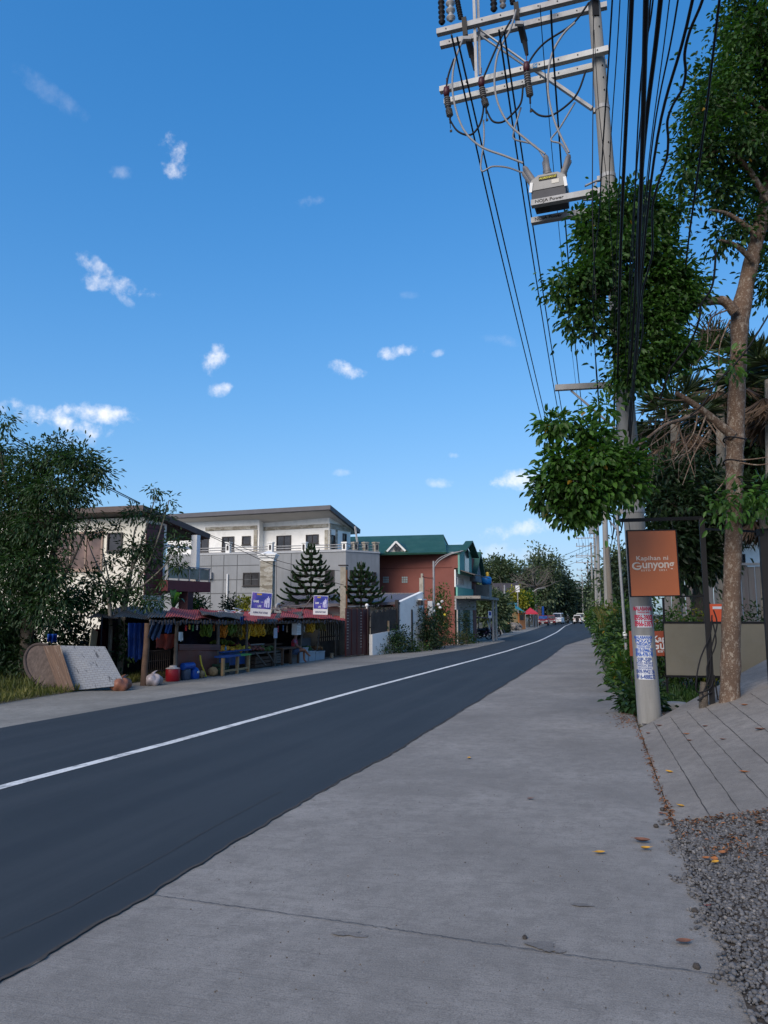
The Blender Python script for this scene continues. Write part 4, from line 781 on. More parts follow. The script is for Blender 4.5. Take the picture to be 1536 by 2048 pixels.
# ------------------------------------------------------------------ cream house with brown mono-pitch roof (left)
hC = plan(285, 31.7); hL = hC + Vector((-13, -.3, 0)); hR = plan(386, 34.2); ztop = zat(285, 1022, 31.7)
ch = thing('cream_house', 'cream two-storey house with brown sloping roof and wine red balcony, behind the trees', 'house', hC + Vector((0, 0, -.4)))
w1 = Wall(hL, hC); w2 = Wall(hC, hR)
rC, rL, rR = P3(287, 1010, 31.0), None, P3(421, 1068, 35.0)
rL = Vector((rC.x - 15, rC.y - .35, rC.z)); rB = rL + (rR - rC)
def planez(a, b, c):
    n = (b - a).cross(c - a); return lambda p: a.z - (n.x * (p[0] - a.x) + n.y * (p[1] - a.y)) / n.z
rz = planez(rC, rL, rR)
hb = hR + Vector((-13, -.3, 0)); pts = [hL, hC, hR + (hC - hR) * .0, hb]; pts[2] = plan(386, 34.2)
# the right part is recessed behind a balcony
hP = plan(327, 32.7); hQ = hP + w2.n * -2.2; hS = hR + w2.n * -2.2
poly = [hL, hC, hP, hQ, hS, hb]
mb = MB(); mb.prism([(p.x, p.y) for p in poly], -.5, [rz(p) - .29 for p in poly]); mb.build('wall', CREAMW, ch)
mb = MB(); mb.slab([rL, rC, rR, rB], .24); mb.build('roof', ROOFB, ch)
mb = MB(); mb.slab([p - Vector((0, 0, .25)) for p in (rL + Vector((.3, .3, 0)), rC + Vector((-.25, .25, 0)), rR + Vector((-.25, -.15, 0)), rB)], .04); mb.build('soffit', FRAME_D, ch)
mb = MB(); s = w2.sz(290, 1100)[0]; e = w2.sz(325, 1100)[0]; z0 = w2.sz(307, 1190)[1]; w2.box(mb, s, e, z0, rz(w2.pt(s, 0)) - .55, .003, .06); mb.build('cladding', WOODP, ch)
window(w1, (112, 1068, 203, 1138), ch, GLASSB and M('tan_frame', (.33, .24, .19), .6, .1), GLASSB, 2, 0, .08)
window(w1, (218, 1068, 243, 1100), ch, FRAME_D, GLASS, 0)
w3 = Wall(hQ, hS)
mb = MB(); w3.box(mb, .1, w3.L - .1, w3.sz(350, 1180)[1], w3.sz(350, 1102)[1], .003, .05); o = mb.build('sliding_door', FRAME_D, ch)
for k in range(4): a = .2 + (w3.L - .4) * k / 4; mb = MB(); w3.box(mb, a, a + (w3.L - .4) / 4 - .12, w3.sz(350, 1176)[1], w3.sz(350, 1106)[1], .052, .065); mb.build('pane', GLASSB if k % 2 else GLASS, o)
s0 = w2.sz(316, 1180)[0]; s1 = w2.sz(421, 1180)[0] - .6; zb0 = w2.sz(370, 1184)[1]; zb1 = w2.sz(370, 1163)[1]
mb = MB(); w2.box(mb, s0, s1, zb0, zb1, -2.15, .55); mb.build('balcony', WINE, ch)
mb = MB(); zr = w2.sz(370, 1137)[1]
for f in np.linspace(0, 1, 5): a = s0 + .05 + (s1 - s0 - .1) * f; w2.box(mb, a - .025, a + .025, zb1, zr, .47, .52)
w2.box(mb, s0, s1, zr, zr + .04, .46, .53); w2.box(mb, s1 - .04, s1, zr, zr + .04, -2., .46); rl_ = mb.build('balcony_railing', GALV, ch)
mb = MB(); w2.box(mb, s0 + .05, s1 - .05, zb1 + .08, zr - .03, .48, .50); mb.build('glass_panel', GLASSC, rl_)
mb = MB(); q = plan(387, 34.0); mb.abox(q.x - .14, q.x + .14, q.y - .14, q.y + .14, zb1, rz(q) - .35); mb.build('column', WHITEW, ch)
mb = MB(); q = plan(371, 33.4); mb.abox(q.x - .22, q.x + .22, q.y - .22, q.y + .22, -.4, zb0); mb.build('column', M('dark_wine', (.05, .015, .02), .6, .1), ch)
mb = MB(); w2.box(mb, w2.sz(329, 1100)[0], w2.L, w2.sz(355, 1096)[1], w2.sz(355, 1091)[1], -.1, .02); mb.build('lintel', WHITEW, ch)
# low boundary wall, cream, behind the trees
# ------------------------------------------------------------------ grey and white house
gC, gL, gR = plan(691, 49), plan(300, 53.2), plan(759, 50.6); gz1 = zat(691, 1103, 49)
gh = thing('grey_house', 'wide grey tiled house with white upper storey and dark sloping roof', 'house', gC + Vector((0, 0, -.4)))
gw1, gw2 = Wall(gL, gC), Wall(gC, gR); bk = Vector((-3, 9.5, 0))
mb = MB(); mb.prism([(p.x, p.y) for p in (gL, gC, gR, gR + bk, gL + Vector((0, 9, 0)))], -.5, gz1); mb.build('wall', GREYT, gh)
mb = MB(); mb.prism([(p.x, p.y) for p in (gL - gw1.n * -.02 , gC + gw1.n * .06, gR + gw2.n * .06, gR + bk * .2, gL + Vector((0, 1, 0)))], gz1 + .003, gz1 + .10); mb.build('coping', M('pale_coping', (.42, .43, .44), .7, .08, 2), gh)
# panel joints as thin recessed-looking strips
mb = MB()
for px in (398, 422, 447, 474, 525, 553, 582, 640): s = gw1.sz(px, 1150)[0]; gw1.box(mb, s - .022, s + .022, -.3, gz1 - .03, .001, .012)
for py in (1132, 1160, 1187): z = gw1.sz(420, py)[1]; gw1.box(mb, gw1.sz(389, py)[0], gw1.sz(518, py)[0], z - .022, z + .022, .002, .014)
s = gw1.sz(655, 1150)[0]; mb.build('joint', M('tile_joint', (.10, .105, .11), .8, .1), gh)
window(gw1, (488, 1147, 517, 1170), gh); window(gw1, (652, 1142, 667, 1167), gh, mull=0); window(gw1, (586, 1150, 600, 1155), gh, mull=0, sill=False)
window(gw2, (701, 1142, 706, 1164), gh, mull=0); window(gw2, (718, 1143, 722, 1165), gh, mull=0); window(gw2, (731, 1144, 736, 1166), gh, mull=0); window(gw2, (745, 1146, 750, 1166), gh, mull=0)
mb = MB(); gp_ = gw1.hit(454, 1200, .08); mb.tube([Vector((gp_.x, gp_.y, -.2)), gw1.hit(455, 1148, .08)], .06, 8); mb.build('downpipe', WHITE, gh)
mb = MB(); sa = gw1.sz(420, 1150); gw1.box(mb, gw1.sz(419.5, 1150)[0], gw1.sz(426, 1150)[0], gw1.sz(420, 1158)[1], gw1.sz(420, 1145)[1], .003, .25); mb.build('air_conditioner', GALV, gh)
# upper storey
uA, uB, uC2, uD, uE = plan(330, 54.6), plan(515, 52.3), plan(524, 53.0), plan(657, 50.8), plan(700, 53.2)
rFL, rFR, rBR = P3(328, 1029, 53.6), P3(661, 1010, 49.2), P3(721, 1059, 54.2); rBL = rFL + (rBR - rFR); grz = planez(rFL, rFR, rBR)
up = [uA, uB, uC2, uD, uE, uE + Vector((-4, 5, 0)), uA + Vector((0, 6, 0))]
mb = MB(); mb.prism([(p.x, p.y) for p in up], gz1 - .3, [grz(p) - .3 for p in up]); mb.build('upper_wall', WHITEW, gh)
mb = MB(); mb.slab([rFL, rFR, rBR, rBL], .30); mb.build('roof', ROOFD, gh)
mb = MB(); mb.slab([p - Vector((0, 0, .305)) for p in (rFL + Vector((.2, .15, 0)), rFR + Vector((-.15, .15, 0)), rBR + Vector((-.2, -.1, 0)), rBL)], .04); mb.build('soffit', SOFFIT, gh)
ua, ub, uc = Wall(uA, uB), Wall(uC2, uD), Wall(uD, uE)
for w, x0, x1, y0, y1 in ((ua, 412, 514.5, 1053, 1060), (ub, 524.5, 657, 1051, 1058), (uc, 657.2, 699, 1050, 1060)):
    s0 = w.sz(x0, 1055)[0]; s1 = w.sz(x1, 1055)[0]; xm = (x0 + x1) / 2; mb = MB(); w.box(mb, max(s0, .0), min(s1, w.L), w.sz(xm, y1)[1], w.sz(xm, y0)[1], .002, .07); mb.build('stone_band', STONE, gh)
for w, x0, x1 in ((ua, 508, 515), (ub, 650, 656.8), (uc, 657.4, 661), (uc, 671, 674)):
    s0 = max(0, w.sz(x0, 1080)[0]); s1 = min(w.L, w.sz(x1, 1080)[0]); xm = (x0 + x1) / 2; mb = MB(); w.box(mb, s0, s1, gz1, w.sz(xm, 1060)[1], .003, .06); mb.build('stone_pilaster', STONE, gh)
window(ua, (389, 1076, 416, 1103), gh); window(ua, (446, 1075, 467, 1100), gh); window(ua, (486, 1074, 500, 1088), gh, mull=0); window(ub, (555, 1073, 581, 1100), gh); window(ub, (614, 1071, 636, 1086), gh)
window(uc, (662, 1072, 668, 1100), gh, mull=0); window(uc, (686, 1069, 691, 1084), gh, mull=0)
# roof deck railing with niche posts
rg = MB()
for w, x0, x1, ys in ((gw1, 389, 691, (1091, 1096, 1101)), (gw2, 691, 759, (1090, 1096, 1101))):
    for y in ys:
        z = gw1.sz(600, y)[1]; a = w.pt(max(0, w.sz(x0, y)[0]), z, -.15); b = w.pt(w.L, z, -.15); rg.tube([a, b], .035, 6)
rail = rg.build('deck_railing', GALV, gh)
for w, px, mt in ((gw1, 391, 1), (gw1, 455, 1), (gw1, 540, 1), (gw1, 607, 1), (gw1, 688, 1), (gw2, 712, 0), (gw2, 733, 0), (gw2, 754, 0)):
    s = w.sz(px, 1100)[0]; z0, z1 = gz1 + .1, w.sz(px, 1088)[1] + .05; mb = MB(); w.box(mb, s - .15, s + .15, z0, z1, -.3, .0); w.box(mb, s - .19, s + .19, z1 + .003, z1 + .09, -.34, .04)
    mb.m = 1; c = w.pt(s, (z0 + z1) / 2 - .02, .004); mb.box(c, w.u * .075, (0, 0, .13), w.n * .004); mb.lathe([(.075, -.004), (.075, .004)], c + Vector((0, 0, .13)), 16, w.n)
    mb.build('post', [WHITEW if mt else STONE, FRAME_D], rail)
mb = MB(); b = gw2.hit(709, 1053, -.6); mb.bar(gw2.hit(716, 1101, -.2), b, .05, .05); mb.bar(gw2.hit(718, 1101, -.2), gw2.hit(711, 1053, -.6), .05, .05)
for k in range(8): t = (k + .5) / 8; mb.bar(gw2.hit(716, 1101, -.2).lerp(b, t), gw2.hit(718, 1101, -.2).lerp(gw2.hit(711, 1053, -.6), t), .03, .03)
tag(mb.build('ladder', GALV), 'aluminium ladder leaning on the roof corner of the grey house', 'ladder')
# freestanding stone pillar with white cap
pw = Wall(plan(500, 47.5), plan(600, 47.2)); sp = thing('stone_pillar', 'tall stone clad pillar with stepped white cap in front of the grey house', 'pillar', pw.hit(535, 1228))
mb = MB(); pw.box(mb, pw.sz(520, 1150)[0], pw.sz(545, 1150)[0], -.4, pw.sz(535, 1122)[1], -.7, 0); mb.build('shaft', STONE, sp)
mb = MB(); s0, s1 = pw.sz(519, 1150)[0], pw.sz(547, 1150)[0]
for y0, y1, e in ((1122, 1115, .0), (1115, 1111, .08), (1111, 1108, .14)): pw.box(mb, s0 - e, s1 + e, pw.sz(535, y0)[1] + .003, pw.sz(535, y1)[1], -.72 - e, .02 + e)
t = pw.pt((s0 + s1) / 2, pw.sz(535, 1108)[1], -.35); mb.lathe([(.62, 0), (.6, .04), (.1, .2), (.02, .22)], t, 4); mb.build('cap', WHITEW, sp)
# ------------------------------------------------------------------ low annex with grey roof and white end wall
an = thing('garage', 'low garage with grey purple sheet roof and white end wall beside the gate', 'garage', plan(800, 42) + Vector((0, 0, -.4)))
e0, e1, r1, r0 = P3(545, 1214, 40.5), P3(800, 1206, 41.2), P3(846, 1187, 43.4), P3(590, 1187, 47.2)
mb = MB(); N = 90
def rf(u, v): p = e0.lerp(e1, u).lerp(r0.lerp(r1, u), v); return p + Vector((0, 0, .025 * math.sin(u * N * 2.2)))
mb.grid(rf, 180, 2); mb.build('roof', GREYP_R, an, fix=False)
mb = MB(); mb.bar(r0, r1 , .2, .07); mb.bar(e0, e1, .10, .14); mb.build('ridge_cap', GREYP_R, an)
wa, wb = plan(800, 41.15), plan(846, 43.35); ww = Wall(wa, wb); za, zb = e1.z + .05, r1.z + .1
q = [wa, wb, wb - ww.n * .25, wa - ww.n * .25]; mb = MB(); mb.prism([(p.x, p.y) for p in q], -.5, [za, zb, zb, za]); mb.build('end_wall', WHITEW, an)
mb = MB(); s = ww.sz(824.5, 1250)[0]; ww.box(mb, s - .05, s + .05, -.4, ww.sz(824, 1220)[1], .002, .02); ww.box(mb, s - .13, s - .05, -.4, ww.sz(824, 1219)[1], .004, .06); mb.build('slot', FRAME_D, an)
mb = MB(); fwl = [plan(560, 41.5), plan(790, 42.0)]; fq = [fwl[0], fwl[1], fwl[1] + Vector((0, .2, 0)), fwl[0] + Vector((0, .2, 0))]; mb.prism([(p.x, p.y) for p in fq], -.5, zat(690, 1214, 41.5)); mb.build('front_wall', CREAMW, an)
wl = thing('wall_lamp', 'black box lamp under a white shelf on the white end wall', 'lamp', ww.hit(841, 1206, .1))
mb = MB(); c = ww.hit(841, 1206, .16); mb.box(c, ww.u * .11, ww.n * .1, Vector((0, 0, .13))); mb.build('lamp_body', FRAME_D, wl)
mb = MB(); c = ww.hit(844, 1199, .16); mb.box(c, ww.u * .26, ww.n * .14, Vector((0, 0, .03))); mb.build('shelf', WHITE, wl)
# low white garden wall and slatted fence
gwA, gwB = plan(745, 38.4), plan(799, 41.0); gwl = Wall(gwA, gwB); z0g = -.45
mb = MB(); q = [gwA, gwB, gwB - gwl.n * .18, gwA - gwl.n * .18]; mb.prism([(p.x, p.y) for p in q], z0g, [gwl.sz(746, 1269)[1], gwl.sz(798, 1259)[1]] * 1 + [gwl.sz(798, 1259)[1], gwl.sz(746, 1269)[1]]); tag(mb.build('garden_wall', WHITEW), 'low white garden wall under the dark slatted fence', 'wall')
sf = thing('slatted_fence', 'dark weathered vertical slat fence on the low white wall', 'fence', gwl.pt(.1, .5, -.1))
mb = MB(); n = 24
for k in range(n): s = gwl.L * (k + .5) / n; zb_ = gwl.sz(746, 1269)[1] + (gwl.sz(798, 1259)[1] - gwl.sz(746, 1269)[1]) * s / gwl.L; gwl.box(mb, s - .045, s + .045, zb_, zb_ + 1.12 + RN.uniform(-.09, .09), -.12, -.09)
mb.build('slat_panel', M('weathered_wood', (.055, .048, .043), .85, .35, 3, .3, 30), sf)
mb = MB(); gwl.box(mb, 0, gwl.L, .95, 1.02, -.16, -.125); gwl.box(mb, 0, gwl.L, 1.5, 1.57, -.16, -.125); mb.build('rail', FRAME_D, sf)
mb = MB(); gwl.box(mb, gwl.L - .14, gwl.L - .02, -.4, gwl.sz(798, 1200)[1], -.2, -.02); mb.build('post', FRAME_D, sf)
# gate
gA, gB = plan(692, 36.6), plan(735, 38.6); gtw = Wall(gA, gB); zt = gtw.sz(715, 1218)[1]
gate = thing('sliding_gate', 'dark wine red metal driveway gate with small cut-outs', 'gate', gtw.pt(gtw.L / 2, -.4))
GATEM = M('gate_wine', (.06, .016, .018), .5, .2, 2, .1, 30)
nP = 4
for k in range(nP): a = gtw.L * k / nP; b = gtw.L * (k + 1) / nP; mb = MB(); gtw.box(mb, a + .03, b - .03, -.3, zt, -.03, .0); gtw.box(mb, a, a + .05, -.3, zt + .03, -.05, .025); mb.build('gate_panel', GATEM, gate)
mb = MB()
for k in (.16, 2.62):
    s = gtw.L * k / nP
    for i in range(13): z = .0 + (zt - .1) * (i + .3) / 13; gtw.box(mb, s, s + .17, z, z + .035, .002, .006)
mb.build('cut_out', M('pale_slot', (.35, .31, .28), .6, .1), gate)
gpst = thing('gate_pillar', 'brown gate pillar with white globe lamp on top', 'gate pillar', gtw.pt(gtw.L + .15, -.4))
mb = MB(); gtw.box(mb, gtw.L + .02, gtw.L + .22, -.4, gtw.sz(739, 1217)[1], -.2, .02); mb.build('shaft', M('brown_pillar', (.085, .05, .042), .7, .15, 2), gpst)
mb = MB(); t = gtw.pt(gtw.L + .12, gtw.sz(739, 1214)[1], -.1); mb.lathe([(.03, -.12), (.05, 0)], t, 10); mb.ball(t + Vector((0, 0, .08)), .095); mb.build('globe_lamp', WHITE, gpst, smooth=True)
# concrete post with rusty pipe
cp = gnd(687, 1309); cpd = cp.dot(_fh)
cps = thing('concrete_post', 'weathered square concrete post with rusty pipe at the right end of the stalls', 'post', cp)
mb = MB(); mb.prism([(cp.x - .15, cp.y - .15), (cp.x + .15, cp.y - .15), (cp.x + .15, cp.y + .15), (cp.x - .15, cp.y + .15)], -.5, zat(685, 1134, cpd)); mb.build('shaft', M('stained_post', (.30, .28, .23), .9, .25, 1.6, .4, 20, dirt=(.10, .085, .07), dirtamt=.8), cps)
mb = MB(); a = Vector((cp.x + .19, cp.y - .1, -.4)); mb.tube([a, a + Vector((0, 0, zat(690, 1140, cpd) + .4))], .035, 8); mb.build('pipe', M('rust', (.16, .07, .035), .8, .3, 4), cps)
mb = MB(); mb.box((cp.x - .02, cp.y - .05, zat(685, 1131, cpd)), (.22, 0, 0), (0, .17, 0), (0, 0, .03)); mb.build('cap', FRAME_D, cps)
p_ = [gnd(*q) for q in ((693, 1308), (738, 1291), (786, 1304), (700, 1313))]; mb = MB(); mb.add([(p.x, p.y, g(p.x) + .02) for p in p_], [(0, 1, 2, 3)]); struct(mb.build('gate_apron', concrete_slab('gate_concrete', (.36, .33, .29)), org=(0, 0, 0), fix=False))

# ------------------------------------------------------------------ red building with green roofs
dR = 51.4; bR = plan(917, dR); bL = bR + Vector((-9.5, .4, 0)); ztR = zat(917, 1106, dR)
rb_ = thing('red_building', 'brick red rendered building with green gabled roofs and teal shop front', 'building', bR + Vector((0, 0, -.4)))
REDW = M('red_render', (.215, .078, .062), .85, .07, .9, .1, 25, dirt=(.19, .066, .05), dirtamt=.5); TEAL = M('teal_wall', (.15, .36, .30), .75, .07, 1.2, .1, 20, dirt=(.25, .33, .3), dirtamt=.5); TEALD = M('teal_door', (.012, .10, .095), .6, .15, 3)
fw_ = Wall(bL, bR); sB = bR + Vector((0, 7.8, 0)); sw = Wall(bR, sB)
lowR = plan(909, dR); zmid = fw_.sz(912, 1136)[1]
mb = MB(); mb.prism([(p.x, p.y) for p in (bL, bR, sB, bL + Vector((0, 8, 0)))], zmid, ztR); lo = bR + (bL - bR).normalized() * fw_.sz(909, 1200)[0] * 0; lx = bR + (bL - bR).normalized() * (bR - fw_.hit(909, 1200)).to_2d().length
mb.prism([(p.x, p.y) for p in (bL, lx, lx + Vector((0, 7.8, 0)), bL + Vector((0, 8, 0)))], -.5, zmid - .003); mb.build('wall', REDW, rb_)
mb = MB(); fw_.box(mb, 0, fw_.L, ztR + .003, ztR + .07, -.2, .05); mb.build('coping', WHITEW, rb_)
mb = MB(); z = fw_.sz(840, 1136)[1]; fw_.box(mb, 0, fw_.L - .4, z - .02, z + .02, .0, .015); mb.build('drip_line', M('dark_red', (.12, .04, .032), .85, .1), rb_)
BLK = M('glass_block', (.30, .38, .38), .25, .3, 5)
for px in (772, 809.5):
    s0, s1, z0, z1 = fw_.rect(px - 6, 1153, px + 6, 1166); mb = MB()
    for i in range(3):
        for j in range(3): a = (s1 - s0) / 3; b = (z1 - z0) / 3; fw_.box(mb, s0 + a * i + .015, s0 + a * (i + 1) - .015, z0 + b * j + .015, z0 + b * (j + 1) - .015, .0, .03)
    mb.build('window', BLK, rb_)
# green roofs
R0, R1 = P3(640, 1075, 57.5), P3(887, 1069, 55.5); E0, E1 = P3(640, 1110, 51.6), P3(893, 1104, 51.0); back = Vector((0, 10.5, 0))
mb = MB(); mb.slab([E0, E1, R1, R0], .12); q = Vector((R1.x, R1.y * 2 - E1.y, E1.z)); q0 = Vector((R0.x, R0.y * 2 - E0.y, E0.z)); mb.slab([R0, R1, q, q0], .12); mb.build('roof', GREEN_R, rb_)
mb = MB(); v3 = [E1 + Vector((-.05, .2, -.1)), R1 + Vector((-.05, 0, -.1)), q + Vector((-.05, -.2, -.1))]; mb.add([v for v in v3] + [v - Vector((.15, 0, 0)) for v in v3], [(0, 1, 2), (3, 5, 4), (0, 3, 4, 1), (1, 4, 5, 2), (0, 2, 5, 3)]); mb.build('gable', TEAL, rb_)
S0, S1 = P3(885, 1090, 54.5), P3(930, 1089, 55.3); F0, F1 = P3(800, 1107, 51.3), P3(921, 1105, 51.3); G0, G1 = P3(905, 1090, 57), P3(936, 1118, 58)
mb = MB(); mb.slab([F0, F1, S1, S0], .1); mb.slab([S0, S1, S1 + Vector((.1, 3.6, -1.0)), S0 + Vector((.1, 3.6, -1.0))], .1); mb.build('roof', GREEN_R, rb_)
# dormer
dA, dB, dT = P3(775, 1104, 51.6), P3(812, 1103, 51.6), P3(793, 1085, 51.6); dv = Vector((.1, 4.2, 0))
mb = MB(); mb.add([dA, dB, dT, dA + dv * .2, dB + dv * .2, dT + dv * .9], [(0, 1, 2), (0, 2, 5, 3), (2, 1, 4, 5)]); dm = mb.build('dormer', M('dormer_grey', (.42, .41, .39), .8, .08), rb_)
mb = MB(); ov = Vector((0, -.12, .06)); mb.slab([dA + ov + Vector((-.25, 0, -.1)), dT + ov, dT + dv + Vector((0, 0, .06)), dA + dv * .2 + Vector((-.25, 0, -.05))], .07); mb.slab([dB + ov + Vector((.25, 0, -.1)), dT + ov, dT + dv + Vector((0, 0, .06)), dB + dv * .2 + Vector((.25, 0, -.05))], .07); mb.build('dormer_roof', GREEN_R, dm)
dw = Wall(plan(780, 51.5), plan(806, 51.5)); mb = MB()
for x0, x1 in ((788.5, 793.2), (794.6, 800)): s0, s1, z0, z1 = dw.rect(x0, 1089 if x0 > 790 else 1092, x1, 1100.5); dw.box(mb, s0, s1, z0, z1, -.03, .06)
mb.build('window', GLASS, dm)
mb = MB()
for a, b in ((dA, dT), (dB, dT)): mb.bar(a + Vector((0, -.16, .02)), b + Vector((0, -.16, .05)), .09, .12)
mb.build('bargeboard', WHITEW, dm)
# teal gable over the street side, balcony, shop front
sw.box(mb := MB(), .0, 4.2, sw.sz(925, 1150)[1], ztR + .02, .0, .12)
a0 = sw.pt(-.1, ztR + .02, .0); mb.prism([(p.x, p.y) for p in (sw.pt(0, 0, .0), sw.pt(2.3, 0, .0), sw.pt(4.2, 0, 0), sw.pt(4.2, 0, .12), sw.pt(2.3, 0, .12), sw.pt(0, 0, .12))], ztR + .022, [ztR + .03, S1.z - .15, ztR + .03, ztR + .03, S1.z - .15, ztR + .03]); mb.build('gable', TEAL, rb_)
mb = MB(); c = sw.pt(2.4, ztR - .3, .125); mb.box(c - Vector((0, 0, .35)), sw.u * .75, Vector((0, 0, .55)), sw.n * .01); mb.lathe([(.75, -.01), (.75, .012)], c + Vector((0, 0, .2)), 18, sw.n); mb.build('arch_window', GLASS, rb_)
mb = MB(); T0 = sw.pt(-.2, ztR + .12, .35); T1 = sw.pt(2.3, S1.z + .05, .35); T2 = sw.pt(4.6, ztR + .0, .35); mb.bar(T0, T1, .5, .09, sw.n); mb.bar(T1, T2, .5, .09, sw.n); mb.build('bargeboard', GREEN_R, rb_)
k0 = sw.pt(4.9, 0, .1); k1 = sw.pt(8.2, 0, .1); zk = fw_.sz(915, 1150)[1]; mb = MB(); mb.prism([(p.x, p.y) for p in (k0, (k0 + k1) / 2, k1, k1 - sw.n * 3, k0 - sw.n * 3)], zk - .2, [zk + .2, zk + 1.9, zk + .2, zk + .2, zk + .2]); mb.build('side_gable', M('grey_gable', (.22, .23, .24), .8, .1), rb_)
mb = MB(); mb.bar(sw.pt(4.7, zk + .2, .15), sw.pt(6.55, zk + 2.0, .15), .5, .09, sw.n); mb.bar(sw.pt(6.55, zk + 2.0, .15), sw.pt(8.4, zk + .1, .15), .5, .09, sw.n); mb.build('bargeboard', GREEN_R, rb_)
zB0, zB1, zB2 = sw.sz(921, 1197)[1], sw.sz(921, 1185)[1], sw.sz(921, 1150)[1]
lw = Wall(lx, lx + Vector((0, 7.8, 0)))
mb = MB(); lw.box(mb, 0, 7.6, zB0 - .02, zB0 + .16, .003, 1.75); mb.build('balcony_slab', M('raw_concrete', (.30, .28, .25), .9, .25, 2, .3, 25, dirt=(.13, .12, .1), dirtamt=.7), rb_)
mb = MB(); lw.box(mb, 0, 5.5, zB0 + .163, zB0 + .75, .1, .22); mb.build('balcony_wall', M('aqua_wall', (.17, .44, .36), .75, .08), rb_)
mb = MB(); lw.box(mb, .0, 5.5, zB0 + .755, zmid - .1, .004, .1); mb.build('upper_front', WHITEW, rb_)
mb = MB()
for k in range(12): lw.box(mb, .25 + k * .2, .28 + k * .2, zB0 + .9, zmid - .6, .14, .17)
lw.box(mb, .2, 2.6, zB0 + .9, zB0 + .95, .138, .172); lw.box(mb, .2, 2.6, zmid - .65, zmid - .6, .138, .172); mb.build('window_grille', WHITE, rb_)
mb = MB(); lw.box(mb, .2, 2.6, zB0 + .95, zmid - .65, .101, .12); mb.build('window', GLASS, rb_)
mb = MB(); a = lw.pt(.1, zmid - .02, .1); b = lw.pt(.1, zmid - .45, 1.4); mb.slab([a, a + lw.u * 5.6, b + lw.u * 5.6, b], .05); mb.build('awning', GREY_R, rb_)
mb = MB(); lw.box(mb, .0, 7.0, zB0 - .75, zB0 - .03, .004, .12); mb.build('shop_fascia', M('grey_fascia', (.33, .34, .35), .8, .12, 1.5), rb_)
for k in range(5): mb = MB(); lw.box(mb, .25 + k * 1.15, 1.25 + k * 1.15, -.35, zB0 - .76, .02, .09); mb.build('door', TEALD if k % 3 != 1 else M('pale_door', (.42, .48, .46), .7, .1), rb_)
for s in (.1, 5.9, 7.3): mb = MB(); lw.box(mb, s, s + .14, -.4, zB0 - .03, 1.5, 1.64) if s > 1 else lw.box(mb, s - .06, s + .08, -.4, zB0 - .76, .125, .2); mb.build('column', M('pale_post', (.42, .40, .37), .85, .2, 3, .2, 20), rb_)
mb = MB(); lw.box(mb, 6.1, 7.2, zB0 + .163, zmid - .9, .3, 1.3); mb.build('tank_stand', M('raw_block', (.22, .21, .19), .9, .2, 3), rb_)
wt_ = lw.pt(6.7, zmid - .88, 1.0); mb = MB(); mb.lathe([(.28, 0), (.38, .12), (.38, .48), (.3, .58), (.1, .62)], wt_, 16); tag(mb.build('water_tank', M('blue_plastic', (.01, .16, .46), .4, .08, 4), None, smooth=True), 'blue plastic water tank on the balcony of the red building', 'water tank')
mb = MB(); q = wt_ + Vector((.1, -.1, .62)); mb.lathe([(.10, 0), (.11, .26), (.05, .32)], q, 12); tag(mb.build('yellow_container', M('yellow_plastic', (.6, .38, .04), .45, .08), None, smooth=True), 'small yellow container standing on the blue water tank', 'container')
# ------------------------------------------------------------------ fruit stalls along the far pavement
XF = -13.3; SWL = Wall((XF, 10), (XF, 60)); SG = g(XF)
def sp_(px, z=None, off=0.0):
    h = SWL.hit(px, 1250, off); return Vector((h.x, h.y, SG if z is None else z))
def sv(px, py, off=0.0): return SWL.hit(px, py, off)      # off<0 = further into the stall
WOODG = M('grey_wood', (.12, .10, .082), .9, .3, 4, .4, 25); WOODB = M('brown_wood', (.10, .06, .04), .85, .3, 4, .3, 25); WOODY = M('pale_wood', (.34, .22, .11), .8, .2, 4, .2, 25)
BLUET = M('blue_tarpaulin', (.012, .045, .19), .5, .25, 2, .3, 8); BLUEC = M('blue_cloth', (.02, .07, .24), .6, .25, 2.5, .2, 12); DENIM = M('denim', (.045, .075, .14), .9, .3, 5, .4, 30)
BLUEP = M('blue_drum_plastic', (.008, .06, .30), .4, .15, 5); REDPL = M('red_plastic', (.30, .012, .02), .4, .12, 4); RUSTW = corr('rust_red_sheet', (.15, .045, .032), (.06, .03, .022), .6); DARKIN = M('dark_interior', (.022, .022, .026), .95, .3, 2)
def sheet(name, a, b, c, d, mat, parent, waves=10, amp=.022, th=True):     # corrugated sheet a-b front edge, d-c back edge, ridges running front to back
    a, b, c, d = map(Vector, (a, b, c, d)); up = (b - a).cross(d - a).normalized(); up = up if up.z > 0 else -up; mb = MB(); n = waves * 8
    def f(u, v): return a.lerp(b, u).lerp(d.lerp(c, u), v) + up * (amp * math.sin(u * waves * 6.283) + (.03 * math.sin(v * 3 + u * 5)))
    mb.grid(f, n, 4); o = mb.build(name, mat, parent, smooth=True, fix=False)
    return o
stall = thing('fruit_stall', 'long ramshackle roadside fruit stall with patched red and grey sheet roofs on wooden posts', 'market stall', sp_(470))
def fr_(px, py): return sv(px, py, .35)
def bk_(px, py, o=-3.4): return sv(px, py, o)
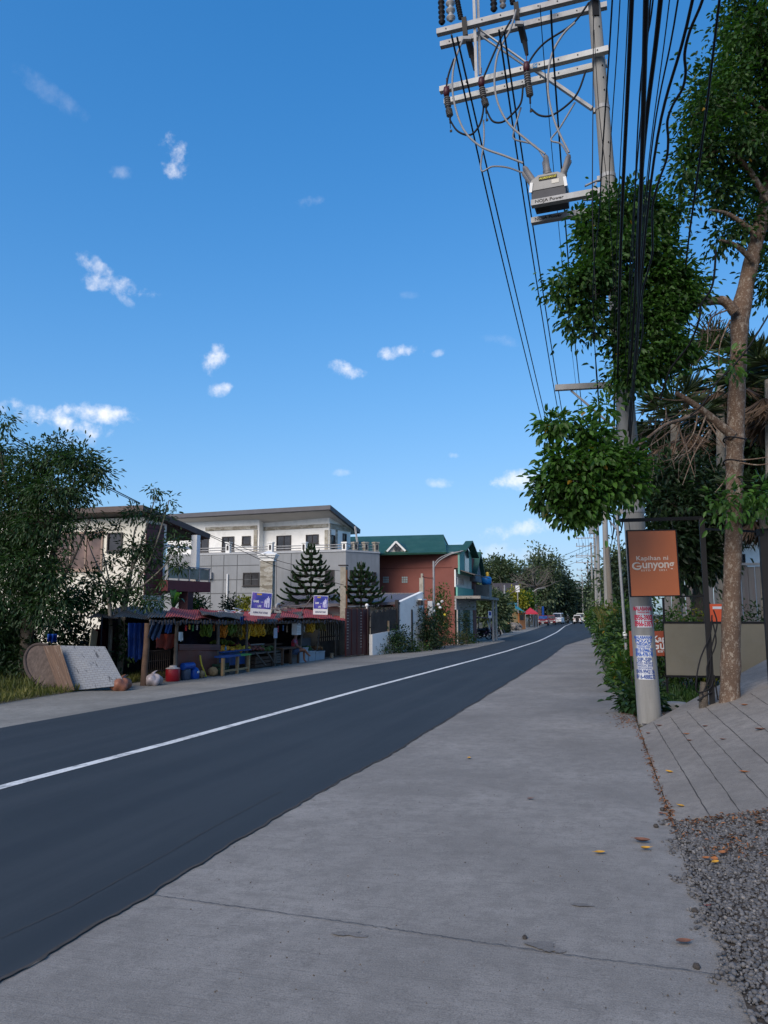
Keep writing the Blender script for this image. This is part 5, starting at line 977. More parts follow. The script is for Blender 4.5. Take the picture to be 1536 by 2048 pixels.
sheets = [((172, 1238), (236, 1235), (246, 1214), (205, 1222), BLACK_R), ((226, 1236), (300, 1238), (318, 1219), (262, 1211), BLACK_R), ((292, 1237), (374, 1241), (366, 1227), (312, 1217), BLACK_R), ((330, 1234), (400, 1238), (404, 1222), (344, 1214), RED_R),
          ((392, 1237), (438, 1241), (450, 1224), (402, 1216), RED_R), ((404, 1235), (446, 1238), (452, 1229), (398, 1225), GREY_R), ((440, 1238), (484, 1240), (488, 1228), (446, 1226), GREY_R), ((474, 1242), (520, 1244), (515, 1224), (452, 1221), RED_R),
          ((512, 1243), (566, 1243), (575, 1228), (520, 1226), RED_R), ((548, 1240), (600, 1241), (606, 1226), (556, 1228), GREY_R), ((560, 1236), (618, 1238), (622, 1217), (566, 1216), RED_R), ((606, 1237), (656, 1239), (650, 1217), (612, 1216), RED_R), ((640, 1238), (690, 1240), (686, 1224), (642, 1222), RED_R), ((596, 1240), (664, 1242), (668, 1234), (600, 1233), GREY_R)]
for i, (a, b, c, d, m) in enumerate(sheets):
    dz = Vector((0, 0, .012 * (i % 3) + (.05 if m is GREY_R else 0)))
    off = -1.4 if m is GREY_R else -3.4
    fo = -1.6 if i == 0 else -.3 if i == 1 else .35
    sheet('roof_sheet', sv(*a, fo) + dz, sv(*b, fo) + dz, bk_(*c, off) + dz, bk_(*d, off) + dz, m, stall, 14, .013)
for px, top, w, lean, m in ((292, 1245, .10, 3, WOODB), (354.5, 1240, .065, 0, WOODG), (436, 1243, .065, 0, WOODG), (494, 1244, .06, 0, WOODG), (550, 1243, .055, 0, WOODG), (600, 1240, .055, 6, WOODG), (634, 1241, .03, 5, WOODG), (672, 1240, .05, 0, WOODG)):
    b = sp_(px) - Vector((0, 0, .1)); t = sv(px + lean, top); t.z -= .02; mb = MB(); mb.tube(wander(b, t, 3, .012), [w, w * .95, w * .9, w * .85], 8); mb.build('post', m, stall, smooth=True)
mb = MB(); mb.tube([sv(300, 1241, .1), sv(430, 1244, .1)], .035, 6); mb.build('beam', WOODG, stall); mb = MB(); mb.tube([sv(430, 1247, .05), sv(560, 1246, .05), sv(690, 1243, .05)], .035, 6); mb.build('beam', WOODG, stall)
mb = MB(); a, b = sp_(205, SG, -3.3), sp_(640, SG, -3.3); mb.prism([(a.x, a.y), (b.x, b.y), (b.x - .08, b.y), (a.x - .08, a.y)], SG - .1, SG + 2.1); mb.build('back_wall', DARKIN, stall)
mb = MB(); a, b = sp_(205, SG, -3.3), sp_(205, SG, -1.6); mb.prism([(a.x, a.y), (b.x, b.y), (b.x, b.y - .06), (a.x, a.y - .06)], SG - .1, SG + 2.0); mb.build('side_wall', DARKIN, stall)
a, b = sp_(357), sp_(440); sheet('counter_front', a + Vector((0, 0, .08)), b + Vector((0, 0, .02)), sv(440, 1300, .02), sv(357, 1300, .02), RUSTW, stall, 4, .01)
mb = MB()
for k in range(4): z = sv(400, 1299 - k * 3).z; mb.tube([sv(357, 1299 - k * 3, .03), sv(440, 1299 - k * 2.6, .03)], .035, 8)
mb.build('counter_rail', RUSTW, stall)
mb = MB(); mb.grid(lambda u, v: sv(365 + 70 * u, 1246 + 46 * v, -1.6 - .06 * math.sin(u * 14)), 16, 4); mb.build('backdrop', M('navy_backdrop', (.012, .016, .045), .9, .3, 2), stall, fix=False)
def cloth(name, px0, py0, px1, py1, off, mat, label, cat='cloth', amp=.05, waves=3, skew=0, group=None):
    mb = MB(); mb.grid(lambda u, v: sv(px0 + (px1 - px0) * u + skew * v, py0 + (py1 - py0) * v * (1 - .06 * math.sin(u * 9) - .04 * math.sin(u * 23)), off + amp * math.sin(u * waves * 6.283 + v * 2)), 24, 8); return tag(mb.build(name, mat, None, smooth=True, fix=False), label, cat, group)
cloth('blue_tarpaulin', 256, 1246, 289, 1318, -.35, BLUET, 'dark blue tarpaulin hanging at the left end of the stall', 'tarpaulin')
cloth('dark_red_sheet', 192, 1258, 228, 1312, -2.4, M('dark_red_cloth', (.07, .008, .02), .8, .2, 3), 'dark red cloth sheet in the shade behind the white woven board', 'cloth')
cloth('denim_cloth', 306, 1240, 330, 1278, .08, DENIM, 'faded denim blue cloth draped from the stall roof', 'cloth', .07, 2.5, -12)
cloth('blue_rag', 333, 1247, 346, 1266, .05, BLUEC, 'small bright blue rag hanging between denim and post', 'cloth', .03, 2, -4)
cloth('red_cloth', 312, 1268, 352, 1297, -.2, M('orange_red_cloth', (.22, .035, .02), .85, .25, 3), 'torn orange red cloth stretched below the denim', 'cloth', .06, 2)
cloth('tarp_roll', 514, 1238, 553, 1244, .42, M('grey_blue_roll', (.03, .035, .05), .5, .2, 4), 'rolled dark tarpaulin under the roof below the larger banner', 'tarpaulin', .04, 1)
cloth('blue_knot', 480, 1233, 488, 1248, .48, BLUEC, 'knotted blue plastic hanging from the roof edge', 'cloth', .05, 2)
cloth('white_bag', 357, 1264, 366, 1282, .12, WHITE, 'white plastic bag hanging on the stall post', 'bag', .05, 1)
# wire cage and plank
cg = thing('wire_cage', 'rusty wire cage standing left of the stall counter', 'cage', sp_(318)); mb = MB()
for k in range(13): px = 294 + k * 4; mb.tube([sp_(px, SG + .03, -.25), sp_(px, SG + .95, -.25)], .008, 4)
for z in (.05, .35, .65, .95): mb.tube([sp_(294, SG + z, -.25), sp_(342, SG + z, -.25)], .011, 4)
mb.build('mesh_panel', M('rusty_wire', (.06, .04, .03), .8, .3, 6), cg)
mb = MB(); mb.bar(sp_(181, SG + .1, -1.9), sp_(190, SG + 1.55, -2.2), .28, .03, Vector((0, 1, 0))); tag(mb.build('leaning_plank', M('mossy_plank', (.20, .20, .15), .9, .2, 3), None), 'pale mossy plank leaning in the shade left of the tarpaulin', 'plank')
# drums, cooler, sacks
def lathe_thing(name, px, py0, py1, prof, mat, label, cat, off=.1, parent=None, n=18, group=None, smooth=True):
    b = sp_(px, SG, off); h = sv(px, py0, off).z - sv(px, py1, off).z; mb = MB(); mb.lathe([(r * h, z * h) for r, z in prof], b, n); o = mb.build(name, mat, parent, smooth=smooth)
    if parent is None: tag(o, label, cat, group)
    return o, b, h
t = thing('water_cooler', 'red insulated drink cooler with white lid beside the stall post', 'cooler', sp_(349, SG, -.05))
b = sp_(349, SG, -.05); h = .47; mb = MB(); mb.lathe([(.19, 0), (.21, .02), (.215, h * .75), (.2, h * .8)], b, 20); mb.build('body', REDPL, t, smooth=True); mb = MB(); mb.lathe([(.215, h * .805), (.22, h * .84), (.12, h * .9), (.11, h * 1.0), (.03, h * 1.03)], b, 20); mb.build('lid', M('dirty_white', (.55, .48, .44), .6, .15, 5), t, smooth=True)
t = thing('blue_drum', 'dark grey blue drum with bright blue drum lid laid on top', 'drum', sp_(374, SG, .05)); b = sp_(374, SG, .05)
mb = MB(); mb.lathe([(.14, 0), (.16, .03), (.16, .3), (.15, .33)], b, 18); mb.build('body', M('slate_plastic', (.05, .07, .11), .5, .15, 4), t, smooth=True)
mb = MB(); mb.tube([b + Vector((.02, -.2, .42)), b + Vector((.05, .34, .42))], [.11, .11], 14); mb.build('lid', BLUEP, t, smooth=True)
t = thing('jerry_can', 'bright blue plastic water container with narrow neck', 'container', sp_(391, SG, .1)); b = sp_(391, SG, .1); mb = MB(); mb.lathe([(.15, 0), (.17, .04), (.17, .26), (.12, .34), (.05, .37), (.05, .43)], b, 16); mb.build('body', BLUEP, t, smooth=True); mb = MB(); mb.box(b + Vector((.17, -.03, .22)), (.01, 0, 0), (0, .05, 0), (0, 0, .03)); mb.build('label_sticker', WHITE, t)
mb = MB(); mb.tube(catmull([sp_(402, SG + .72, .12), sp_(405, SG + .45, .15), sp_(411, SG + .2, .18), sp_(415, SG + .03, .2)], 5), .03, 6); tag(mb.build('yellow_hose', M('yellow_hose', (.55, .42, .04), .5, .1), None, smooth=True), 'short yellow hose leaning on the rusty counter', 'hose')
STRAW = M('straw', (.30, .20, .10), .9, .3, 12, .5, 30)
for px, py0, py1, lab in ((406, 1334, 1348, 'small round straw sack at the foot of the yellow hose'), (428, 1328, 1346, 'wide straw basket at the right foot of the rusty counter')):
    h = (py1 - py0) * 27.0 / F; b = sp_(px, SG, .15); mb = MB(); mb.ball(b + Vector((0, 0, h * .48)), h * (.45 if px < 410 else .62), h * .5, h * .5, 12, .06); tag(mb.build('straw_basket', STRAW, None, smooth=True), lab, 'basket', 'straw baskets')
def bag(px, r, mat, lab, off=.2):
    b = sp_(px, SG, off); mb = MB(); mb.grid(lambda u, v: b + Vector((0, 0, r * .62)) + Vector((math.sin(3.1416 * v) * math.cos(6.2832 * u), math.sin(3.1416 * v) * math.sin(6.2832 * u), -math.cos(3.1416 * v) * .72)) * r * (1.08 + .16 * math.sin(18.85 * u + 5 * v + px) * math.sin(3.14 * v) + .1 * math.sin(31.4 * u - 7 * v) * math.sin(3.14 * v)), 30, 14); mb.tube([b + Vector((0, 0, r * 1.3)), b + Vector((.02, .05, r * 1.6)), b + Vector((.05, .12, r * 1.75))], [r * .3, r * .1, r * .04], 7); tag(mb.build('rubbish_bag', mat, None, smooth=True), lab, 'bag', 'rubbish bags')
bag(310, .24, M('clear_bag', (.36, .31, .31), .3, .3, 8, .5, 12), 'whitish plastic rubbish bag on the grass beside the cage'); bag(247, .24, M('brown_bag', (.22, .09, .055), .5, .3, 6, .4, 12), 'reddish brown rubbish bag right of the white woven panel', .25); bag(252, .20, M('grey_bag', (.10, .10, .11), .5, .3, 6), 'dark grey bag behind the reddish brown one', -.15)
# crates and tables
def crate(name, px0, px1, py0, py1, mat, label, slats=3, off=.15, depth=.45, group=None):
    a, b = sp_(px0, SG, off), sp_(px1, SG, off); zt_ = sv((px0 + px1) / 2, py0, off).z; zb_ = max(SG, sv((px0 + px1) / 2, py1, off).z); w = Wall(a, b); t = thing(name, label, 'crate', w.pt(w.L / 2, zb_), group); n = slats
    for k in range(n): z0 = zb_ + (zt_ - zb_) * (k + .12) / n; z1 = zb_ + (zt_ - zb_) * (k + .88) / n; mb = MB(); w.box(mb, 0, w.L, z0, z1, -.02, 0); w.box(mb, 0, w.L, z0, z1, -depth, -depth + .02); w.box(mb, 0, .02, z0, z1, -depth + .022, -.022); w.box(mb, w.L - .02, w.L, z0, z1, -depth + .022, -.022); mb.build('slat', mat, t)
    mb = MB()
    for s in (.0, w.L - .05): w.box(mb, s, s + .05, zb_, zt_, .003, .03)
    mb.build('corner_post', mat, t); return t, w, zb_, zt_
crate('plastic_crate', 441, 459, 1326, 1347, M('dark_green_plastic', (.02, .05, .03), .5, .4, 9), 'dark green plastic crate at the left leg of the blue table', 3, .3, .35)
crate('wooden_crate', 553, 565, 1306, 1326, WOODG, 'grey slatted wooden crate at the right end of the fruit display', 4, .05, .5, 'wooden crates'); crate('wooden_crate', 511, 545, 1312, 1334, WOODB, 'wide dark wooden crate between blue table and slatted crate', 3, -.1, .5, 'wooden crates')
mb = MB(); mb.bar(sp_(512, SG + .62, .1), sp_(533, SG + .1, .1), .05, .04); mb.bar(sp_(535, SG + .6, .1), sp_(551, SG + .1, .1), .05, .04); tag(mb.build('timber_brace', WOODG, None), 'two diagonal grey timbers propping the fruit display front', 'timber')
tb_ = thing('blue_table', 'blue covered fruit table with pale wooden legs', 'table', sp_(475, SG, .2)); w = Wall(sp_(447, SG, .15), sp_(504, SG, .15)); zt_ = sv(475, 1301, .15).z
mb = MB(); w.box(mb, 0, w.L, zt_ - .03, zt_, -1.2, .0); mb.build('table_top', BLUEC, tb_); mb = MB(); mb.grid(lambda u, v: w.pt(w.L * u, zt_ - .52 * v, -.25 + .03 * math.sin(u * 20)), 30, 4); mb.build('table_skirt', BLUEC, tb_, fix=False)
bt = Wall(sp_(449, SG, .5), sp_(503, SG, .5)); zb2 = sv(475, 1313, .5).z
be = thing('wooden_bench', 'low pale wooden bench with blue and green covering in front of the blue table', 'bench', bt.pt(bt.L / 2, SG))
mb = MB(); bt.box(mb, 0, bt.L * .6, zb2, zb2 + .06, -.35, .02); mb.build('seat', BLUEC, be); mb = MB(); bt.box(mb, bt.L * .6 + .003, bt.L, zb2, zb2 + .05, -.35, .02); mb.build('seat_cover', M('green_cover', (.05, .28, .07), .5, .15), be)
for s in (.02, bt.L * .52, bt.L - .12): mb = MB(); bt.box(mb, s, s + .1, SG - .02, zb2 - .003, -.1, -.01); mb.build('leg', WOODY, be)
mb = MB(); bt.box(mb, .12, bt.L - .12, SG + .12, SG + .19, -.09, -.03); mb.build('stretcher', WOODY, be)
mb = MB(); mb.text('AIR', .09, bt.pt(.25, zb2 + .03, .022), bt.u if bt.u.dot(_rt) > 0 else -bt.u, (0, 0, 1)); 
bb = thing('stool_table', 'brown wooden table beside the seated person', 'table', sp_(584, SG, .15)); w = Wall(sp_(567, SG, .15), sp_(602, SG, .15)); zt_ = sv(584, 1294, .15).z
mb = MB(); w.box(mb, 0, w.L, zt_ - .07, zt_, -.6, .0); mb.build('table_top', WOODB, bb)
for s in (.06, w.L * .5, w.L - .12): mb = MB(); w.box(mb, s, s + .09, SG - .02, zt_ - .073, -.12, -.03); mb.build('leg', WOODB, bb)
mb = MB(); w.box(mb, .06, .15, SG - .02, zt_ - .073, -.58, -.5); mb.build('leg', WOODB, bb)
GREYBX = M('grey_foam', (.34, .37, .40), .7, .12, 4)
for px0, px1, py0, py1, lab in ((599, 617, 1298, 1322, 'tall grey foam box at the seated person\'s feet'), (619, 631, 1301, 1318, 'narrow grey foam box in the middle of three'), (632, 650, 1299, 1314, 'wide grey foam box with produce at the right end')):
    w = Wall(sp_(px0, SG, .1), sp_(px1, SG, .1)); zt_ = SG + (py1 - py0) * 34 / F * 1.15; mb = MB(); w.box(mb, 0, w.L, SG, zt_, -.45, 0); t = thing('foam_box', lab, 'box', w.pt(w.L / 2, SG), 'grey foam boxes'); mb.build('body', GREYBX, t); mb = MB(); w.box(mb, -.015, w.L + .015, zt_ - .04, zt_ + .006, .003, .02); mb.build('rim', GREYBX, t)
def heap(px0, px1, py, mat, label, off, n, r, nm):
    mb = MB(); a, b = sv(px0, py, off), sv(px1, py, off)
    for i in range(n): u = RN.random(); p = a.lerp(b, u) + Vector((-RN.uniform(0, .55), 0, 0)); p.z += .16 * (1 - abs(2 * u - 1)) * RN.random() + RN.uniform(-.01, .03); mb.ball(p, r * RN.uniform(.8, 1.15), None, None, 7)
    o = mb.build(nm, mat, None, smooth=True, fix=False); struct(o, 'stuff'); o['label'] = label
MANGO = M('ripe_mango', (.70, .30, .02), .5, .25, 6); heap(442, 483, 1302, MANGO, 'heap of orange yellow fruit on the blue table', -.1, 120, .06, 'orange_fruit')
heap(466, 500, 1289, M('red_fruit', (.26, .05, .045), .5, .4, 8), 'row of red fruit on the back shelf of the stall', -.9, 70, .05, 'red_fruit'); heap(505, 532, 1300, M('pinkish_fruit', (.28, .10, .08), .6, .4, 8), 'pinkish fruit on the display right of the blue table', -.2, 50, .05, 'pink_fruit')
heap(534, 560, 1302, M('green_produce', (.10, .16, .05), .6, .4, 6), 'green produce on the slatted crate', -.1, 45, .06, 'green_produce'); heap(632, 650, 1298, M('brown_produce', (.24, .12, .05), .7, .4, 6), 'brown root produce in the right foam box', -.1, 30, .06, 'brown_produce'); heap(612, 626, 1300, M('leafy_green', (.05, .11, .03), .6, .4, 6), 'leafy green produce above the grey boxes', -.2, 30, .07, 'leafy_produce')
for px0, px1, py0, py1, m, lab in ((500, 530, 1288, 1299, GREYBX, 'pale box behind the pinkish fruit'), (474, 492, 1276, 1296, DARKIN, 'dark green display box in the middle of the stall'), (604, 622, 1276, 1298, M('slate_box', (.12, .13, .15), .7, .2), 'slate grey display board behind the seated person')):
    w = Wall(sp_(px0, SG, -.9), sp_(px1, SG, -.9)); a = w.sz((px0 + px1) / 2, py1)[1]; b = w.sz((px0 + px1) / 2, py0)[1]; mb = MB(); w.box(mb, 0, w.L, a, b, -.2, 0); w.box(mb, .03, w.L - .03, a + .03, b - .03, .002, .012); tag(mb.build('display_box', m), lab, 'box')
# shelf carrying the fruit
mb = MB(); w = Wall(sp_(442, SG, -.75), sp_(566, SG, -.75)); zt_ = sv(500, 1292, -.75).z; w.box(mb, 0, w.L, zt_ - .05, zt_, -.5, 0); mb.build('shelf', WOODB, stall)
mb = MB(); w2_ = Wall(sp_(504, SG, .0), sp_(566, SG, .0)); zt_ = sv(530, 1304, .0).z; w2_.box(mb, 0, w2_.L, zt_ - .05, zt_, -.7, 0); mb.build('shelf', WOODG, stall)
# hanging banana bunches
BG, BY, BO, BD = M('green_banana', (.10, .17, .02), .5, .3, 7), M('yellow_banana', (.62, .36, .02), .45, .2, 6), M('orange_banana', (.60, .20, .015), .45, .2, 6), M('dull_banana', (.13, .11, .03), .6, .3, 7)
def bunch_mesh(mat, nm, lab, loc, sc):
    mb = MB(); mb.tube([(0, 0, .28), (0, 0, -.05)], .018, 6)
    for i in range(30):
        a = i * 2.4; z = .16 - .009 * i; r = .05 + .06 * RN.random(); d = Vector((math.cos(a), math.sin(a), 0)); p = Vector((0, 0, z))
        mb.tube([p, p + d * (r + .03) + Vector((0, 0, -.03)), p + d * (r + .06) + Vector((0, 0, .03)), p + d * (r + .055) + Vector((0, 0, .085))], [.014, .024, .022, .008], 6)
    o = mb.build(nm, mat, None, smooth=True, org=(0, 0, 0)); o.location = loc; o.scale = (sc, sc, sc); return tag(o, lab, 'bananas', 'banana bunches hung under the stall roof')
protos = {}
for px, py, m, s, lab in ((412, 1263, BG, 1.3, 'green banana bunch, leftmost, above the rusty counter'), (444, 1266, BO, 1.15, 'small orange banana bunch right beside the second stall post'), (455, 1260, BG, 1.4, 'green banana bunch just right of the orange one'), (464, 1258, BG, 1.1, 'smaller green banana bunch under the blue knot'), (471, 1264, BD, 1.4, 'dull olive banana bunch left of the yellow ones'), (489, 1268, BY, 1.5, 'large yellow banana bunch, leftmost and lowest of the yellow ones'), (499, 1262, BY, 1.5, 'bright yellow banana bunch next to the lowest one'), (511, 1260, BY, 1.25, 'yellow banana bunch under the left edge of the rolled tarpaulin'), (518, 1263, BY, 1.45, 'yellow banana bunch, rightmost of the yellow row'), (527, 1259, BD, 1.2, 'olive banana bunch right after the yellow row'),
                      (540, 1262, BD, 1.2, 'olive banana bunch beside the small notice on the post'), (621, 1258, BY, 1.2, 'single yellow banana bunch hanging above the grey foam boxes'), (633, 1251, BD, 1.5, 'big dull banana bunch under the smaller banner'), (643, 1253, BD, 1.3, 'dull banana bunch, rightmost, in front of the bars')):
    p = sv(px, py, -.15); k = id(m)
    if k not in protos: protos[k] = bunch_mesh(m, 'banana_bunch', lab, p, s)
    else:
        o = protos[k].copy(); COL.objects.link(o); o.location = p; o.scale = (s, s, s); o.rotation_euler = (0, 0, RN.uniform(0, 6)); o['label'] = lab
# sachet strips and filled bags hanging from the roof beam
for i, (px, py, w_, h_, c_) in enumerate(((372, 1256, 3, 11, (.5, .04, .05)), (379, 1254, 3, 10, (.55, .42, .06)), (386, 1256, 3, 12, (.08, .3, .12)), (394, 1255, 3, 10, (.5, .5, .52)), (428, 1256, 4, 12, (.5, .16, .03)), (480, 1259, 4, 12, (.35, .3, .28)), (556, 1258, 4, 12, (.45, .05, .08)), (566, 1256, 4, 11, (.1, .2, .45)), (574, 1258, 4, 13, (.5, .4, .3)), (608, 1258, 4, 12, (.4, .38, .36)), (650, 1256, 4, 12, (.5, .3, .05)))):
    p = sv(px, py, -.1 - .1 * (i % 3)); k = pxm(p.dot(_fh)); mb = MB()
    for j in range(3): mb.ball(p + Vector((0, 0, k * h_ * (.33 - .33 * j))), .04, w_ * k * .6, h_ * k * .19, 7, .15)
    mb.tube([p + Vector((0, 0, k * h_ * .5)), p + Vector((0, 0, k * h_ * .5 + .25))], .004, 4)
    tag(mb.build('sachet_strip', M('sachet_%d' % i, c_, .4, .3, 9), None, smooth=True), ('red', 'yellow', 'green', 'pale', 'orange', 'brownish', 'crimson', 'blue', 'tan', 'greyish', 'amber')[i] + ' strip of packets hanging in the stall, ' + ('left above the rusty counter', 'second above the rusty counter', 'third above the rusty counter', 'rightmost above the rusty counter', 'left of the second stall post', 'under the blue knot', 'right of the small notice', 'left of the white basket', 'directly beside the white basket', 'right of the slanted post', 'at the right end by the bars')[i], 'packets', 'packets hanging under the stall roof')
heap(486, 503, 1299, M('yellow_fruit', (.62, .45, .05), .5, .25, 6), 'heap of pale yellow fruit right of the orange heap', -.15, 50, .055, 'yellow_fruit')
heap(445, 470, 1287, M('green_mango', (.16, .24, .04), .5, .3, 6), 'green fruit on the back shelf at the left', -.85, 60, .055, 'green_fruit')
mb = MB(); fr = [sv(px, 1241 + 4 * math.sin(px * .7) * RN.random(), .5) for px in range(300, 690, 3)]
for a, b in zip(fr[::2], fr[1::2]): mb.box((a + b) / 2 - Vector((0, 0, .05)), (b - a) / 2, Vector((.012, 0, 0)), Vector((0, 0, RN.uniform(.015, .07))))
mb.build('ragged_fringe', M('dark_plastic', (.03, .03, .04), .6, .4, 3), stall)
# small notice, hanging white basket
mb = MB(); p = sv(551, 1266, .08); mb.box(p, (0, .16, 0), (0, 0, .2), (.008, 0, 0)); o = mb.build('price_notice', M('pale_lilac_paper', (.40, .42, .52), .7, .2, 14), None); tag(o, 'small pale notice fixed on the stall post under the roof', 'notice')
mb = MB(); p = sv(593, 1258, .05)
for k in range(5): mb.box(p + Vector((0, -.2 + .1 * k, 0)), (.12, 0, 0), (0, .012, 0), (0, 0, .24)); mb.box(p + Vector((0, 0, -.22 + .11 * k)), (.115, 0, 0), (0, .21, 0), (0, 0, .012))
tag(mb.build('white_basket', WHITE), 'white plastic grid basket hanging near the slanted post', 'basket')
# barred window section with concrete base at the right
bw = Wall(sp_(640, SG, -1.0), sp_(684, SG, -1.0)); bf = thing('barred_fence', 'dark barred fence on a stained concrete base at the right end of the stall', 'fence', bw.pt(bw.L / 2, SG))
mb = MB(); bw.box(mb, 0, bw.L, SG - .1, bw.sz(665, 1281)[1], -.18, 0); mb.build('base', M('stained_concrete', (.13, .12, .105), .9, .3, 2, .4, 20), bf)
mb = MB()
for k in range(11): s = bw.L * (k + .5) / 11; bw.box(mb, s - .02, s + .02, bw.sz(665, 1281)[1], bw.sz(665, 1241)[1], -.11, -.07)
bw.box(mb, 0, bw.L, bw.sz(665, 1274)[1], bw.sz(665, 1272)[1], -.12, -.06); mb.build('bars', BLACKST, bf)
lathe_thing('paint_bucket', 664, 1300, 1311, [(.3, 0), (.36, .05), (.38, .6), (.3, .62), (.42, .95)], M('stained_bucket', (.3, .24, .17), .7, .4, 8), 'small stained bucket at the foot of the concrete base', 'bucket', .1)
lathe_thing('blue_bottle', 452.5, 1291, 1301, [(.18, 0), (.2, .05), (.2, .6), (.08, .75), (.08, 1)], M('blue_bottle', (.05, .2, .3), .2, .1), 'blue water bottle', 'bottle', .15)[0].location.z = sv(452, 1301, .15).z
bpy.data.objects['blue_bottle']['label'] = 'small blue water bottle standing on the left corner of the blue table'
# banners on the stall roof
def poster_mat():
    m, nt, bs = _new('poster_print'); co = _obj(nt); n = _noise(nt, co, 2.2, 4, .6); n2 = _noise(nt, co, 5, 3, .5)
    c = _ramp(nt, n, [(.32, (.015, .03, .19)), (.48, (.05, .06, .36)), (.6, (.20, .10, .42)), (.72, (.34, .30, .60))]); c = _mix(nt, _ramp(nt, n2, [(.6, (0,) * 3), (.7, (.5,) * 3)]), c, (.03, .16, .42, 1))
    nt.links.new(c, bs.inputs['Base Color']); bs.inputs['Roughness'].default_value = .45; return m
POST = poster_mat(); GOLD = M('gold_print', (.55, .35, .05), .5, .05); NAVYB = M('navy_print', (.02, .03, .12), .5, .05)
def banner(tl, tr, br, bl, d, label, extra):
    q = [at(*tl, d), at(*tr, d + .12), at(*br, d + .12), at(*bl, d)]; u = (q[1] - q[0]).normalized(); v = (q[0] - q[3]); v = (v - u * v.dot(u)).normalized(); n = u.cross(v); W = (q[1] - q[0]).length; H = (q[0] - q[3]).length; c = sum(q, Vector()) / 4
    t = thing('fruit_stall_banner', label, 'banner', c - v * H / 2, 'banners on the stall roof'); P = lambda x, y, e=0: c + u * (x - .5) * W + v * (.5 - y) * H + n * e
    mb = MB(); mb.box(P(.5, .5), u * W / 2, v * H / 2, n * .012); mb.build('frame', WHITE, t)
    mb = MB(); mb.box(P(.5, .36, .015), u * W * .475, v * H * .335, n * .003); mb.build('picture', POST, t)
    mb = MB(); mb.text('AURING FRUIT STAND', .115 * H, P(.5, .87, .0125), u, v, sx=.60 * W / H * 1.02, bold=.004); mb.text('- - -  - - - -  - - -', .05 * H, P(.5, .76, .0125), u, v, sx=W / H * .8); mb.build('lettering', NAVYB, t)
    mb = MB(); mb.text('GAME', .13 * H, P(.24, .40, .019), u, v, bold=.005, sx=.8 * W / H * .95); mb.text('FOR', .07 * H, P(.53, .42, .019), u, v, sx=.8); mb.text('LIFE', .13 * H, P(.42, .60, .019), u, v, bold=.004, sx=.8 * W / H); mb.text('GLOBE' if False else 'Smart' if False else '', .01, P(.1, .1), u, v)
    mb.build('lettering', WHITE, t)
    mb = MB()    # white clad figure silhouettes of the print
    for x, y, s, e in ((.82, .36, 1.0, 0), (.70, .42, .7, .0)):
        mb.ball(P(x, y - .17 * s, .019), .028 * H * s, .005, .035 * H * s, 8); mb.box(P(x, y - .03 * s, .019), u * .075 * W * s, v * .10 * H * s, n * .002); mb.box(P(x - .05 * s, y + .17 * s, .019), u * .03 * W * s, v * .10 * H * s, n * .002); mb.box(P(x + .05 * s, y + .17 * s, .019), u * .03 * W * s, v * .10 * H * s, n * .002); mb.bar(P(x + .06, y - .1 * s, .019), P(x + .13 * s, y - .2 * s, .019), .03 * W, .004)
    mb.build('printed_figure', M('pale_print', (.62, .62, .80), .5, .1), t)
    mb = MB(); mb.box(P(.37, .09, .019), u * .12 * W, v * .035 * H, n * .002); mb.build('printed_badge', GOLD, t)
    for a, b in extra: mb = MB(); mb.tube([at(*a), at(*b)], .022, 6); mb.build('stay', GALV, t)
banner((501, 1184), (542, 1187), (544, 1231), (503, 1231), 30.2, 'larger blue and purple printed banner left on the stall roof', [((543, 1228, 30.4), (520, 1232, 31.5))])
banner((626, 1191), (655, 1192), (656, 1229), (628, 1229), 35.2, 'smaller blue and purple printed banner right on the stall roof', [((626, 1192, 35.3), (602, 1224, 37)), ((655, 1193, 35.5), (661, 1200, 36.5))])
# scrap lying on the stall roof
for px, py, m, lab in ((470, 1225, WHITE, 'white pipes and scrap lying on the roof left of the larger banner'), (577, 1216, GREY_R, 'pile of old boards on the roof between the banners'), (556, 1219, M('scrap_mix', (.24, .22, .2), .8, .4, 8), 'tangle of pale scrap right of the larger banner')):
    mb = MB(); c = sv(px, py, -1.6)
    for i in range(14): a = c + Vector((RN.uniform(-.5, .5), RN.uniform(-.9, .9), RN.uniform(-.04, .1))); b = a + Vector((RN.uniform(-.5, .5), RN.uniform(-.9, .9), RN.uniform(-.08, .08))); mb.bar(a, b, RN.uniform(.03, .1), .03)
    o = mb.build('roof_scrap', m, None); struct(o, 'stuff'); o['label'] = lab
mb = MB(); c = sv(556, 1214, -1.8); mb.tube([c + Vector((0, .22 * math.cos(t), .14 * math.sin(t))) for t in np.linspace(0, 6.283, 20)], .05, 8); tag(mb.build('pale_tyre', M('pale_rubber', (.35, .35, .35), .7, .2), None, smooth=True), 'small pale ring lying on the roof scrap between the banners', 'ring')

